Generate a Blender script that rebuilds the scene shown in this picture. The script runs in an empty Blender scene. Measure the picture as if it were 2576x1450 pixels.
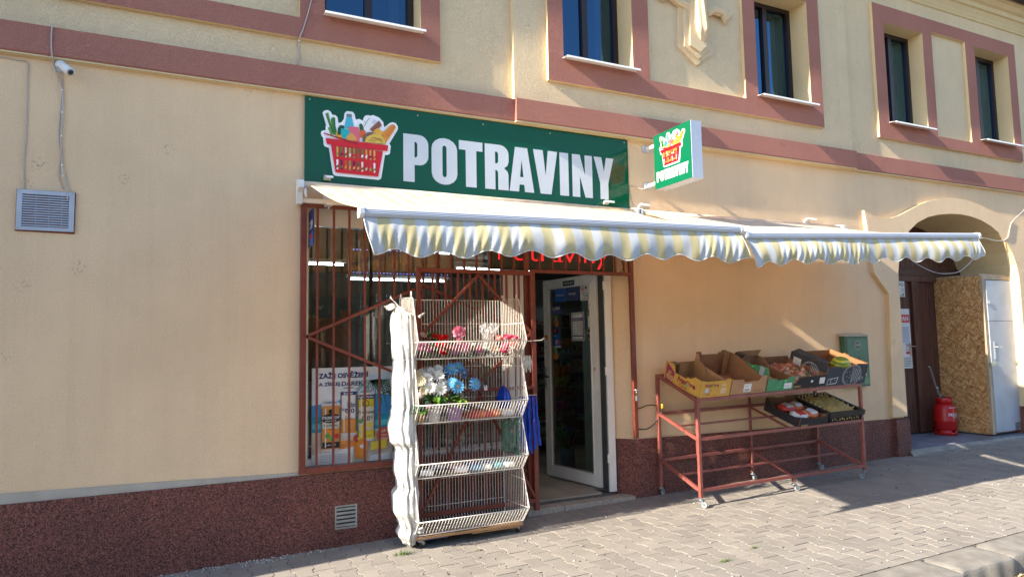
import bpy, math, random
from mathutils import Vector, Matrix, geometry
rnd = random.Random(11)
R = math.radians
sc = bpy.context.scene
col = sc.collection

# ---------------------------------------------------------------- camera, sky, sun, exposure
cam_d = bpy.data.cameras.new("camera"); cam = bpy.data.objects.new("camera", cam_d); col.objects.link(cam)
cr, cu, cf = Vector((0.90077, -0.433916, -0.018168)), Vector((-0.018924, -0.08101, 0.996534)), Vector((0.433884, 0.897304, 0.081183))
m4 = Matrix((cr, cu, -cf)).transposed().to_4x4(); m4.translation = Vector((0, -5.8938, 1.6)); cam.matrix_world = m4
cam_d.sensor_width = 36; cam_d.lens = 1700 / 2575 * 36; cam_d.clip_end = 500; cam_d.clip_start = 0.05
sc.camera = cam
SUN = Vector((1, 0.078, -0.52)).normalized()
w = bpy.data.worlds.new("World"); sc.world = w; w.use_nodes = True
nt = w.node_tree; bg = nt.nodes["Background"]
sky = nt.nodes.new("ShaderNodeTexSky"); sky.sky_type = 'NISHITA'; sky.sun_disc = False
sky.sun_elevation = math.asin(-SUN.z); sky.sun_rotation = math.atan2(-SUN.x, -SUN.y)
sky.air_density = 1.0; sky.dust_density = 0.3; sky.ozone_density = 2.2
nt.links.new(sky.outputs[0], bg.inputs[0]); bg.inputs[1].default_value = 0.12
sd = bpy.data.lights.new("sun", 'SUN'); sd.energy = 4.6; sd.angle = R(0.53); sd.color = (1.0, 0.90, 0.75)
so = bpy.data.objects.new("sun", sd); col.objects.link(so); so.rotation_euler = SUN.to_track_quat('-Z', 'Y').to_euler()
sc.view_settings.view_transform = 'Standard'; sc.view_settings.look = 'None'; sc.view_settings.gamma = 1
sc.view_settings.exposure = 1.6
sc.cycles.max_bounces = 8; sc.cycles.transparent_max_bounces = 24; sc.cycles.transmission_bounces = 6
sc.cycles.diffuse_bounces = 4; sc.cycles.glossy_bounces = 4
sc.cycles.caustics_reflective = False; sc.cycles.caustics_refractive = False
sc.cycles.sample_clamp_indirect = 4

# ---------------------------------------------------------------- helpers
class MB:
    def __init__(s): s.v = []; s.f = []; s.m = []; s.s = []; s.mat = []; s.T = None
    def mi(s, m):
        if m is None: m = s.mat[0]
        if m not in s.mat: s.mat.append(m)
        return s.mat.index(m)
    def add(s, vs, fs, m, smooth=False):
        b = len(s.v); T = s.T
        s.v += [tuple(T @ Vector(v)) if T else tuple(v) for v in vs]
        i = s.mi(m)
        for f in fs: s.f.append([b + k for k in f]); s.m.append(i); s.s.append(smooth)
    def box(s, x0, x1, y0, y1, z0, z1, m):
        s.add([(x, y, z) for z in (z0, z1) for y in (y0, y1) for x in (x0, x1)],
              [(0, 2, 3, 1), (4, 5, 7, 6), (0, 1, 5, 4), (1, 3, 7, 5), (3, 2, 6, 7), (2, 0, 4, 6)], m)
    def bar(s, a, b, wd, h, m, up=(0, 0, 1)):
        a, b = Vector(a), Vector(b); d = (b - a).normalized(); up = Vector(up)
        if abs(d.dot(up)) > .98: up = Vector((0, 1, 0))
        x = d.cross(up).normalized(); z = x.cross(d).normalized()
        vs = [p + x * (wd / 2 * i) + z * (h / 2 * j) for p in (a, b) for i, j in ((-1, -1), (1, -1), (1, 1), (-1, 1))]
        s.add(vs, [(3, 2, 1, 0), (4, 5, 6, 7), (0, 1, 5, 4), (1, 2, 6, 5), (2, 3, 7, 6), (3, 0, 4, 7)], m)
    def tube(s, pts, r, m, n=6, closed=False, smooth=True):
        pts = [Vector(p) for p in pts]; N = len(pts); vs = []; fs = []
        prev = None
        for i, p in enumerate(pts):
            d = (pts[(i + 1) % N] - pts[i - 1]) if closed else (pts[min(i + 1, N - 1)] - pts[max(i - 1, 0)])
            if d.length < 1e-9: d = Vector((0, 0, 1))
            d.normalize()
            if prev is None:
                a = Vector((0, 0, 1)) if abs(d.z) < .9 else Vector((1, 0, 0)); x = d.cross(a).normalized()
            else:
                x = prev - d * prev.dot(d)
                x = x.normalized() if x.length > 1e-6 else d.orthogonal().normalized()
            prev = x; y = d.cross(x); rr = r(i / (N - 1)) if callable(r) else r
            for k in range(n):
                t = 2 * math.pi * k / n; vs.append(p + (x * math.cos(t) + y * math.sin(t)) * rr)
        for i in range(N if closed else N - 1):
            for k in range(n):
                a, b = i * n + k, i * n + (k + 1) % n; c, d2 = ((i + 1) % N) * n + (k + 1) % n, ((i + 1) % N) * n + k
                fs.append((a, b, c, d2))
        if not closed: fs.append(tuple(range(n))[::-1]); fs.append(tuple((N - 1) * n + k for k in range(n)))
        s.add(vs, fs, m, smooth)
    def prism(s, poly, d0, d1, m, fr='xz', holes=(), msides=None):
        """polygon (u,v) extruded along w from d0 to d1; fr names the axes of u and v"""
        mp = {'xz': lambda u, v, q: (u, q, v), 'xy': lambda u, v, q: (u, v, q), 'yz': lambda u, v, q: (q, u, v)}[fr] if isinstance(fr, str) else fr
        loops = [list(poly)] + [list(h) for h in holes]; flat = [p for l in loops for p in l]
        tri = geometry.tessellate_polygon([[Vector((u, v, 0)) for u, v in l] for l in loops]) if holes else [tuple(range(len(flat)))]
        n = len(flat)
        s.add([mp(u, v, d0) for u, v in flat] + [mp(u, v, d1) for u, v in flat], [tuple(t) for t in tri] + [tuple(n + k for k in t)[::-1] for t in tri], m)
        o = 0
        for l in loops:
            k = len(l)
            s.add([mp(u, v, d0) for u, v in l] + [mp(u, v, d1) for u, v in l], [(i, (i + 1) % k, k + (i + 1) % k, k + i) for i in range(k)], msides or m)
    def lathe(s, prof, c, m, n=20, smooth=True, ax=None):
        vs = []; fs = []; c = Vector(c)
        for r_, z in prof:
            for k in range(n):
                t = 2 * math.pi * k / n; v = Vector((r_ * math.cos(t), r_ * math.sin(t), z))
                vs.append(c + (ax @ v if ax else v))
        for i in range(len(prof) - 1):
            for k in range(n): fs.append((i * n + k, i * n + (k + 1) % n, (i + 1) * n + (k + 1) % n, (i + 1) * n + k))
        s.add(vs, fs, m, smooth)
    def grid(s, fn, nu, nv, m, cu=False, smooth=True):
        vs = [fn(i / nu, j / nv) for j in range(nv + 1) for i in range(nu + (0 if cu else 1))]; W = nu if cu else nu + 1
        s.add(vs, [(j * W + i, j * W + (i + 1) % W, (j + 1) * W + (i + 1) % W, (j + 1) * W + i) for j in range(nv) for i in range(nu)], m, smooth)
    def ball(s, c, rx, ry, rz, m, n=12, k=8, rot=None):
        c = Vector(c)
        def f(u, v):
            t = 2 * math.pi * u; p = math.pi * (v - .5)
            q = Vector((rx * math.cos(p) * math.cos(t), ry * math.cos(p) * math.sin(t), rz * math.sin(p)))
            return c + (rot @ q if rot else q)
        s.grid(f, n, k, m, cu=True)
    def build(s, name, parent=None, bevel=0, solid=0, sub=0):
        me = bpy.data.meshes.new(name); me.from_pydata([tuple(v) for v in s.v], [], s.f)
        for m in s.mat: me.materials.append(m)
        me.polygons.foreach_set('material_index', s.m); me.polygons.foreach_set('use_smooth', s.s); me.update()
        o = bpy.data.objects.new(name, me); col.objects.link(o)
        if parent: o.parent = parent
        if solid:
            q = o.modifiers.new('s', 'SOLIDIFY'); q.thickness = solid; q.offset = 0
        if bevel:
            q = o.modifiers.new('b', 'BEVEL'); q.width = bevel; q.segments = 1; q.limit_method = 'ANGLE'; q.angle_limit = R(40)
        if sub:
            q = o.modifiers.new('u', 'SUBSURF'); q.levels = sub; q.render_levels = sub
        return o

def tag(o, label=None, cat=None, group=None, kind=None):
    if label: o['label'] = label
    if cat: o['category'] = cat
    if group: o['group'] = group
    if kind: o['kind'] = kind
    return o
def thing(name, label, cat, loc=(0, 0, 0), group=None, rot=None):
    """an Empty at the thing's base; parts are modelled in coordinates relative to it"""
    o = bpy.data.objects.new(name, None); col.objects.link(o); o.location = loc; o.empty_display_size = .1
    if rot: o.rotation_euler = rot
    return tag(o, label, cat, group)
class PM(MB):
    """mesh builder whose input is in world space, built as a child of an unrotated thing"""
    def part(s, name, root, parent=None, **k):
        off = Vector(root.location) if root.parent is None else Vector((0, 0, 0))
        s.v = [tuple(Vector(v) - off) for v in s.v]
        return s.build(name, parent or root, **k)
def copy_tree(o, parent=None):
    c = o.copy(); col.objects.link(c)
    if parent: c.parent = parent
    for ch in list(o.children): copy_tree(ch, c)
    return c
def G(x): return -0.083 + 0.0165 * x          # pavement height: the street climbs gently to the right

# ---------------------------------------------------------------- materials
def hexc(h):
    c = [int(h[i:i + 2], 16) / 255 for i in (0, 2, 4)]
    return tuple(x / 12.92 if x < .04045 else ((x + .055) / 1.055) ** 2.4 for x in c)
def newmat(name):
    m = bpy.data.materials.new(name); m.use_nodes = True; n = m.node_tree.nodes; return m, n, m.node_tree.links, n['Principled BSDF']
_mc = {}
def mat(name, c, rough=.5, metal=0, vary=.12, scale=6, bump=0, bscale=60, spec=.5, emit=None, es=0, alpha=1, transm=0, sheen=0):
    """plain surface with noise-varied colour and optional fine bump"""
    if name in _mc: return _mc[name]
    if isinstance(c, str): c = hexc(c)
    m, n, l, p = newmat(name); _mc[name] = m
    p.inputs['Roughness'].default_value = rough; p.inputs['Metallic'].default_value = metal
    p.inputs['Specular IOR Level'].default_value = spec; p.inputs['Transmission Weight'].default_value = transm
    p.inputs['Alpha'].default_value = alpha
    tc = n.new('ShaderNodeTexCoord'); ns = n.new('ShaderNodeTexNoise'); ns.inputs['Scale'].default_value = scale; ns.inputs['Detail'].default_value = 5
    l.new(tc.outputs['Object'], ns.inputs['Vector'])
    cr_ = n.new('ShaderNodeValToRGB'); cr_.color_ramp.elements[0].position = .3; cr_.color_ramp.elements[1].position = .7
    cr_.color_ramp.elements[0].color = (*[max(0, x * (1 - vary)) for x in c], 1); cr_.color_ramp.elements[1].color = (*[min(1, x * (1 + vary)) for x in c], 1)
    l.new(ns.outputs['Fac'], cr_.inputs[0]); l.new(cr_.outputs[0], p.inputs['Base Color'])
    if bump:
        b = n.new('ShaderNodeBump'); b.inputs['Strength'].default_value = bump; b.inputs['Distance'].default_value = .004
        n2 = n.new('ShaderNodeTexNoise'); n2.inputs['Scale'].default_value = bscale; n2.inputs['Detail'].default_value = 4
        l.new(tc.outputs['Object'], n2.inputs['Vector']); l.new(n2.outputs['Fac'], b.inputs['Height']); l.new(b.outputs[0], p.inputs['Normal'])
    if emit:
        e = hexc(emit) if isinstance(emit, str) else emit
        p.inputs['Emission Color'].default_value = (*e, 1); p.inputs['Emission Strength'].default_value = es
    return m
def N(n, t, **k):
    q = n.new('ShaderNode' + t)
    for a, b in k.items():
        if a in q.inputs: q.inputs[a].default_value = b
        else: setattr(q, a, b)
    return q
def ramp(n, stops, interp='LINEAR'):
    q = n.new('ShaderNodeValToRGB'); q.color_ramp.interpolation = interp; e = q.color_ramp.elements
    e[0].position, e[0].color = stops[0][0], (*stops[0][1], 1)
    e[1].position, e[1].color = stops[-1][0], (*stops[-1][1], 1)
    for p_, c in stops[1:-1]: x = e.new(p_); x.color = (*c, 1)
    return q
def mixc(n, l, fac, a, b, mode='MIX'):
    q = n.new('ShaderNodeMix'); q.data_type = 'RGBA'; q.blend_type = mode
    for k, x in ((0, fac), (6, a), (7, b)):
        if isinstance(x, (int, float)): q.inputs[k].default_value = x
        elif isinstance(x, tuple): q.inputs[k].default_value = (*x, 1)
        else: l.new(x, q.inputs[k])
    return q.outputs[2]

def plaster(name, c, worm=1.0, dirt=1.0):
    """scratched render: worm-track relief, faint mottling, scattered dirty pocks and dark runs"""
    m, n, l, p = newmat(name); p.inputs['Roughness'].default_value = .92; p.inputs['Specular IOR Level'].default_value = .2
    tc = N(n, 'TexCoord'); mp = N(n, 'Mapping'); l.new(tc.outputs['Object'], mp.inputs[0])
    big = N(n, 'TexNoise', Scale=.9, Detail=6.0, Roughness=.6); l.new(mp.outputs[0], big.inputs['Vector'])
    base = ramp(n, [(.3, tuple(x * .9 for x in c)), (.55, c), (.78, tuple(min(1, x * 1.07) for x in c))]); l.new(big.outputs[0], base.inputs[0])
    # small dirty pocks gathered in clusters
    v = N(n, 'TexVoronoi', Scale=2.3); l.new(mp.outputs[0], v.inputs['Vector'])
    f = N(n, 'TexNoise', Scale=45.0, Detail=3.0); l.new(mp.outputs[0], f.inputs['Vector'])
    a1 = ramp(n, [(.0, (1, 1, 1)), (.17, (0, 0, 0))]); l.new(v.outputs['Distance'], a1.inputs[0])
    a2 = ramp(n, [(.52, (0, 0, 0)), (.62, (1, 1, 1))]); l.new(f.outputs[0], a2.inputs[0])
    mu = N(n, 'Math', operation='MULTIPLY'); l.new(a1.outputs[0], mu.inputs[0]); l.new(a2.outputs[0], mu.inputs[1])
    dm = N(n, 'TexNoise', Scale=.75, Detail=1.0); l.new(mp.outputs[0], dm.inputs['Vector']); dr_ = ramp(n, [(.47, (.12, .12, .12)), (.6, (1, 1, 1))]); l.new(dm.outputs[0], dr_.inputs[0])
    mu0 = N(n, 'Math', operation='MULTIPLY'); l.new(mu.outputs[0], mu0.inputs[0]); l.new(dr_.outputs[0], mu0.inputs[1])
    mu2 = N(n, 'Math', operation='MULTIPLY'); l.new(mu0.outputs[0], mu2.inputs[0]); mu2.inputs[1].default_value = .8 * dirt
    c1 = mixc(n, l, mu2.outputs[0], base.outputs[0], tuple(x * .35 for x in c))
    # pale repair patches
    pn = N(n, 'TexNoise', Scale=1.7, Detail=2.0); l.new(mp.outputs[0], pn.inputs['Vector'])
    pr = ramp(n, [(.66, (0, 0, 0)), (.74, (.35, .35, .35))]); l.new(pn.outputs[0], pr.inputs[0])
    c2 = mixc(n, l, pr.outputs[0], c1, tuple(min(1, x * 1.1 + .02) for x in c))
    # grain of the grit
    gn = N(n, 'TexNoise', Scale=160.0, Detail=2.0); l.new(mp.outputs[0], gn.inputs['Vector'])
    gr = ramp(n, [(.35, (.86, .86, .86)), (.6, (1.05, 1.05, 1.05))]); l.new(gn.outputs[0], gr.inputs[0])
    c3 = mixc(n, l, 1.0, c2, gr.outputs[0], 'MULTIPLY')
    # faint rain runs and a few soft washed patches
    ms = N(n, 'Mapping'); ms.inputs['Scale'].default_value = (5.5, 1, .38); l.new(tc.outputs['Object'], ms.inputs[0])
    sn = N(n, 'TexNoise', Scale=1.6, Detail=6.0, Roughness=.65); l.new(ms.outputs[0], sn.inputs['Vector'])
    sr_ = ramp(n, [(.34, (.968, .962, .955)), (.52, (1, 1, 1)), (.7, (1.01, 1.01, 1.0))]); l.new(sn.outputs[0], sr_.inputs[0])
    c4 = mixc(n, l, 1.0, c3, sr_.outputs[0], 'MULTIPLY'); l.new(c4, p.inputs['Base Color'])
    # relief: distorted ridges like trowel tracks + grit
    wn = N(n, 'TexNoise', Scale=46.0, Detail=2.0, Distortion=1.6); l.new(mp.outputs[0], wn.inputs['Vector'])
    wr = ramp(n, [(.40, (0, 0, 0)), (.47, (1, 1, 1)), (.55, (1, 1, 1)), (.62, (.2, .2, .2))]); l.new(wn.outputs[0], wr.inputs[0])
    lo = N(n, 'TexNoise', Scale=5.0, Detail=4.0); l.new(mp.outputs[0], lo.inputs['Vector'])
    b1 = N(n, 'Bump', Strength=.75 * worm, Distance=.006); l.new(wr.outputs[0], b1.inputs['Height'])
    b2 = N(n, 'Bump', Strength=.12, Distance=.02); l.new(lo.outputs[0], b2.inputs['Height']); l.new(b1.outputs[0], b2.inputs['Normal'])
    l.new(b2.outputs[0], p.inputs['Normal']); return m
def granite(name, ca, cb, cc, scale=150.0):
    m, n, l, p = newmat(name); p.inputs['Roughness'].default_value = .75
    tc = N(n, 'TexCoord'); v = N(n, 'TexVoronoi', Scale=scale); l.new(tc.outputs['Object'], v.inputs['Vector'])
    sep = N(n, 'SeparateColor'); l.new(v.outputs['Color'], sep.inputs[0])
    r_ = ramp(n, [(.0, ca), (.35, cb), (.7, cb), (.86, cc)], 'CONSTANT'); l.new(sep.outputs[0], r_.inputs[0])
    big = N(n, 'TexNoise', Scale=2.0, Detail=5.0); l.new(tc.outputs['Object'], big.inputs['Vector'])
    br = ramp(n, [(.3, (.75, .75, .78)), (.7, (1.15, 1.12, 1.1))]); l.new(big.outputs[0], br.inputs[0])
    l.new(mixc(n, l, 1.0, r_.outputs[0], br.outputs[0], 'MULTIPLY'), p.inputs['Base Color'])
    b = N(n, 'Bump', Strength=.6, Distance=.004); l.new(v.outputs['Distance'], b.inputs['Height']); l.new(b.outputs[0], p.inputs['Normal']); return m
def glassmat(name, tint=(.9, .95, .93), refl=1.0, rough=.0, gc=(1, 1, 1)):
    """thin pane: fresnel mix of clear and mirror, no refraction"""
    m, n, l, p = newmat(name); n.remove(p); out = n['Material Output']
    t = N(n, 'BsdfTransparent'); t.inputs[0].default_value = (*tint, 1); g = N(n, 'BsdfGlossy'); g.inputs['Roughness'].default_value = rough; g.inputs[0].default_value = (*gc, 1)
    f = N(n, 'Fresnel', IOR=1.6); mu = N(n, 'Math', operation='MULTIPLY_ADD'); l.new(f.outputs[0], mu.inputs[0]); mu.inputs[1].default_value = 1.35 * refl; mu.inputs[2].default_value = .02
    tc = N(n, 'TexCoord'); ns = N(n, 'TexNoise', Scale=1.3); l.new(tc.outputs['Object'], ns.inputs['Vector'])
    b = N(n, 'Bump', Strength=.08, Distance=.01); l.new(ns.outputs[0], b.inputs['Height']); l.new(b.outputs[0], g.inputs['Normal'])
    mx = N(n, 'MixShader'); l.new(mu.outputs[0], mx.inputs[0]); l.new(t.outputs[0], mx.inputs[1]); l.new(g.outputs[0], mx.inputs[2]); l.new(mx.outputs[0], out.inputs[0]); return m
def fabric_stripe(name, ca, cb, pitch, ph, transl=.35):
    m, n, l, p = newmat(name); out = n['Material Output']; p.inputs['Roughness'].default_value = .95; p.inputs['Specular IOR Level'].default_value = .05
    tc = N(n, 'TexCoord'); sx = N(n, 'SeparateXYZ'); uv = n.new('ShaderNodeUVMap'); l.new(uv.outputs[0], sx.inputs[0])
    a = N(n, 'Math', operation='MULTIPLY_ADD'); l.new(sx.outputs[0], a.inputs[0]); a.inputs[1].default_value = 1 / pitch; a.inputs[2].default_value = ph
    fr = N(n, 'Math', operation='FRACT'); l.new(a.outputs[0], fr.inputs[0])
    st = ramp(n, [(.0, ca), (.5, cb), (1.0, cb)], 'CONSTANT'); l.new(fr.outputs[0], st.inputs[0])
    ns = N(n, 'TexNoise', Scale=7.0, Detail=6.0); l.new(tc.outputs['Object'], ns.inputs['Vector'])
    nr = ramp(n, [(.35, (.86, .84, .8)), (.62, (1, 1, 1))]); l.new(ns.outputs[0], nr.inputs[0])
    c = mixc(n, l, 1.0, st.outputs[0], nr.outputs[0], 'MULTIPLY'); l.new(c, p.inputs['Base Color'])
    t = N(n, 'BsdfTranslucent'); gm = N(n, 'Gamma'); l.new(c, gm.inputs[0]); gm.inputs[1].default_value = 1.25; wm_ = mixc(n, l, 1.0, gm.outputs[0], (1.0, .72, .34), 'MULTIPLY'); l.new(wm_, t.inputs[0]); mx = N(n, 'MixShader'); mx.inputs[0].default_value = transl
    l.new(p.outputs[0], mx.inputs[1]); l.new(t.outputs[0], mx.inputs[2]); l.new(mx.outputs[0], out.inputs[0]); return m
def wood(name, ca, cb, scale=(1, 1, 1), rough=.6):
    m, n, l, p = newmat(name); p.inputs['Roughness'].default_value = rough
    tc = N(n, 'TexCoord'); mp = N(n, 'Mapping'); mp.inputs['Scale'].default_value = scale; l.new(tc.outputs['Object'], mp.inputs[0])
    ns = N(n, 'TexNoise', Scale=6.0, Detail=8.0, Roughness=.65, Distortion=.6); l.new(mp.outputs[0], ns.inputs['Vector'])
    r_ = ramp(n, [(.3, ca), (.5, cb), (.7, tuple(x * 1.25 for x in cb))]); l.new(ns.outputs[0], r_.inputs[0]); l.new(r_.outputs[0], p.inputs['Base Color'])
    b = N(n, 'Bump', Strength=.3, Distance=.004); l.new(ns.outputs[0], b.inputs['Height']); l.new(b.outputs[0], p.inputs['Normal']); return m
def osb(name):
    m, n, l, p = newmat(name); p.inputs['Roughness'].default_value = .7
    tc = N(n, 'TexCoord'); cols = []; F_ = 1.7
    for k, (rot, sc_) in enumerate((((.9, 0, 0), (1, 8, 34)), ((-.6, 0, 0), (1, 9, 30)), ((1.9, 0, 0), (1, 7, 26)))):
        mr_ = N(n, 'Mapping'); mr_.inputs['Rotation'].default_value = rot; l.new(tc.outputs['Object'], mr_.inputs[0]); mp = N(n, 'Mapping'); mp.inputs['Scale'].default_value = tuple(q * F_ for q in sc_); l.new(mr_.outputs[0], mp.inputs[0])
        v = N(n, 'TexVoronoi', Scale=1.0, Randomness=1.0); l.new(mp.outputs[0], v.inputs['Vector'])
        s_ = N(n, 'SeparateColor'); l.new(v.outputs['Color'], s_.inputs[0]); cols.append(s_)
    r1 = ramp(n, [(.0, (.30, .14, .045)), (.15, (.50, .25, .085)), (.5, (.62, .34, .13)), (.8, (.74, .47, .22))], 'CONSTANT'); l.new(cols[0].outputs[0], r1.inputs[0])
    r2 = ramp(n, [(.0, (.42, .20, .065)), (.4, (.58, .31, .12)), (.75, (.72, .44, .20))], 'CONSTANT'); l.new(cols[1].outputs[1], r2.inputs[0])
    r3 = ramp(n, [(.45, (0, 0, 0)), (.5, (1, 1, 1))], 'CONSTANT'); l.new(cols[2].outputs[2], r3.inputs[0])
    c = mixc(n, l, r3.outputs[0], r1.outputs[0], r2.outputs[0]); l.new(c, p.inputs['Base Color']); return m
def led_mat(name, c, es, pitch=.0105):
    m, n, l, p = newmat(name); p.inputs['Roughness'].default_value = .5
    tc = N(n, 'TexCoord'); mp = N(n, 'Mapping'); mp.inputs['Scale'].default_value = (1 / pitch,) * 3; l.new(tc.outputs['Object'], mp.inputs[0])
    sx = N(n, 'SeparateXYZ'); l.new(mp.outputs[0], sx.inputs[0]); ds = []
    for k in (0, 2):
        f = N(n, 'Math', operation='FRACT'); l.new(sx.outputs[k], f.inputs[0]); g = N(n, 'Math', operation='SUBTRACT'); l.new(f.outputs[0], g.inputs[0]); g.inputs[1].default_value = .5
        h = N(n, 'Math', operation='ABSOLUTE'); l.new(g.outputs[0], h.inputs[0]); j = N(n, 'Math', operation='LESS_THAN'); l.new(h.outputs[0], j.inputs[0]); j.inputs[1].default_value = .3; ds.append(j)
    mu = N(n, 'Math', operation='MULTIPLY'); l.new(ds[0].outputs[0], mu.inputs[0]); l.new(ds[1].outputs[0], mu.inputs[1])
    base = mixc(n, l, mu.outputs[0], (.012, .012, .012), tuple(c)); l.new(base, p.inputs['Base Color'])
    if es:
        l.new(base, p.inputs['Emission Color']); e = N(n, 'Math', operation='MULTIPLY'); l.new(mu.outputs[0], e.inputs[0]); e.inputs[1].default_value = es; l.new(e.outputs[0], p.inputs['Emission Strength'])
    return m

WALLC = (.88, .635, .40)
M_wall = plaster('warm_render', WALLC, worm=.65, dirt=1.25)
M_wallup = plaster('upper_render', (.86, .67, .43))
M_reveal = plaster('smooth_render', (.74, .58, .34), worm=.25, dirt=.5)
M_pink = plaster('pink_render', (.46, .200, .155), dirt=.8)
M_plinth = granite('red_marble_chip', (.055, .018, .014), (.185, .060, .044), (.28, .115, .085))
M_greyr = mat('grey_render', (.42, .38, .32), .9, bump=.5)
M_grille = mat('red_brown_paint', (.185, .040, .024), .42, vary=.18, bump=.15, scale=9)
M_trolley = mat('trolley_paint', (.25, .070, .055), .45, vary=.22, bump=.15, scale=12)
M_pvc = mat('white_pvc', (.84, .80, .73), .35, vary=.05)
M_white = mat('white_enamel', (.80, .80, .78), .3, vary=.04)
M_wire = mat('white_wire', (.74, .70, .64), .4, vary=.06)
M_alu = mat('aluminium', (.55, .57, .62), .35, metal=.6, vary=.05)
M_steel = mat('galvanised', (.5, .5, .5), .35, metal=.9)
M_black = mat('black_plastic', (.012, .012, .013), .4)
M_rubber = mat('grey_rubber', (.12, .12, .12), .7)
M_dframe = mat('dark_brown_frame', (.022, .010, .010), .4)
M_glass = glassmat('shop_glass')
M_glassup = glassmat('upper_glass', (.30, .34, .40), 1.9, gc=(.30, .62, 1.0))  # mirror colour tinted blue to deepen the reflected sky
M_doorglass = glassmat('door_glass', (.78, .86, .84), .8)
M_curtain = mat('curtain', (.45, .42, .34), .9)
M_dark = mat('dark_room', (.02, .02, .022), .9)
M_intwall = mat('room_paint', (.38, .38, .33), .8)
M_ceil = mat('ceiling_paint', (.42, .42, .40), .8)
M_tube = mat('lamp_tube', (.9, .95, 1), .3, emit=(.82, .93, 1), es=6)
M_tile = None
# ---------------------------------------------------------------- flat artwork and lettering
_tc = {}
def text_geo(s, bold=0.0):
    k = (s, bold)
    if k in _tc: return _tc[k]
    cu_ = bpy.data.curves.new('t', 'FONT'); cu_.body = s; cu_.size = 1; cu_.offset = bold; cu_.resolution_u = 3
    o = bpy.data.objects.new('t', cu_); col.objects.link(o); dg = bpy.context.evaluated_depsgraph_get(); dg.update()
    me = o.evaluated_get(dg).to_mesh(); vs = [(v.co.x, v.co.y) for v in me.vertices]; fs = [tuple(p.vertices) for p in me.polygons]
    o.evaluated_get(dg).to_mesh_clear(); bpy.data.objects.remove(o); bpy.data.curves.remove(cu_)
    if not vs: vs = [(0, 0)]; fs = []
    x0 = min(v[0] for v in vs); x1 = max(v[0] for v in vs); y0 = min(v[1] for v in vs); y1 = max(v[1] for v in vs)
    _tc[k] = ([((a - x0) / max(1e-6, x1 - x0), (b - y0) / max(1e-6, y1 - y0)) for a, b in vs], fs, (x1 - x0) / max(1e-6, y1 - y0))
    return _tc[k]
class Art:
    """printed layers on a plane: origin o, axes u and v, outward normal nrm; each layer lies .6 mm above the last"""
    def __init__(s, o, u=(1, 0, 0), v=(0, 0, 1), nrm=(0, -1, 0), eps=.0006, start=.001):
        s.mb = PM(); s.o, s.u, s.v, s.n = Vector(o), Vector(u), Vector(v), Vector(nrm); s.d = start; s.eps = eps
    def P(s, a, b): return s.o + s.u * a + s.v * b + s.n * s.d
    def poly(s, pts, m, keep=False):
        s.mb.add([s.P(a, b) for a, b in pts], [tuple(range(len(pts)))], m)
        if not keep: s.d += s.eps
    def rect(s, x, y, w_, h, m, keep=False): s.poly([(x, y), (x + w_, y), (x + w_, y + h), (x, y + h)], m, keep)
    def disc(s, x, y, r, m, keep=False, ry=None, n=20):
        s.poly([(x + r * math.cos(2 * math.pi * k / n), y + (ry or r) * math.sin(2 * math.pi * k / n)) for k in range(n)], m, keep)
    def ring(s, x, y, r, t, m, keep=False, ry=None, a0=0, a1=360, n=24):
        q = (ry or r) / r; pts = []
        for k in range(n + 1):
            a = R(a0 + (a1 - a0) * k / n); pts.append(((x + r * math.cos(a), y + r * q * math.sin(a)), (x + (r - t) * math.cos(a), y + (r - t) * q * math.sin(a))))
        s.mb.add([s.P(*p) for pr in pts for p in pr], [(2 * k, 2 * k + 2, 2 * k + 3, 2 * k + 1) for k in range(n)], m)
        if not keep: s.d += s.eps
    def stroke(s, pts, t, m, keep=False):
        for a, b in zip(pts, pts[1:]):
            dx, dy = b[0] - a[0], b[1] - a[1]; L = math.hypot(dx, dy) or 1; nx, ny = -dy / L * t / 2, dx / L * t / 2
            s.poly([(a[0] - nx, a[1] - ny), (b[0] - nx, b[1] - ny), (b[0] + nx, b[1] + ny), (a[0] + nx, a[1] + ny)], m, True)
        if not keep: s.d += s.eps
    def text(s, t, x, y, w_, h, m, bold=.012, keep=False):
        vs, fs, asp = text_geo(t, bold)
        if w_ is None: w_ = h * asp
        s.mb.add([s.P(x + a * w_, y + b * h) for a, b in vs], fs, m)
        if not keep: s.d += s.eps
        return w_

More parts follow.
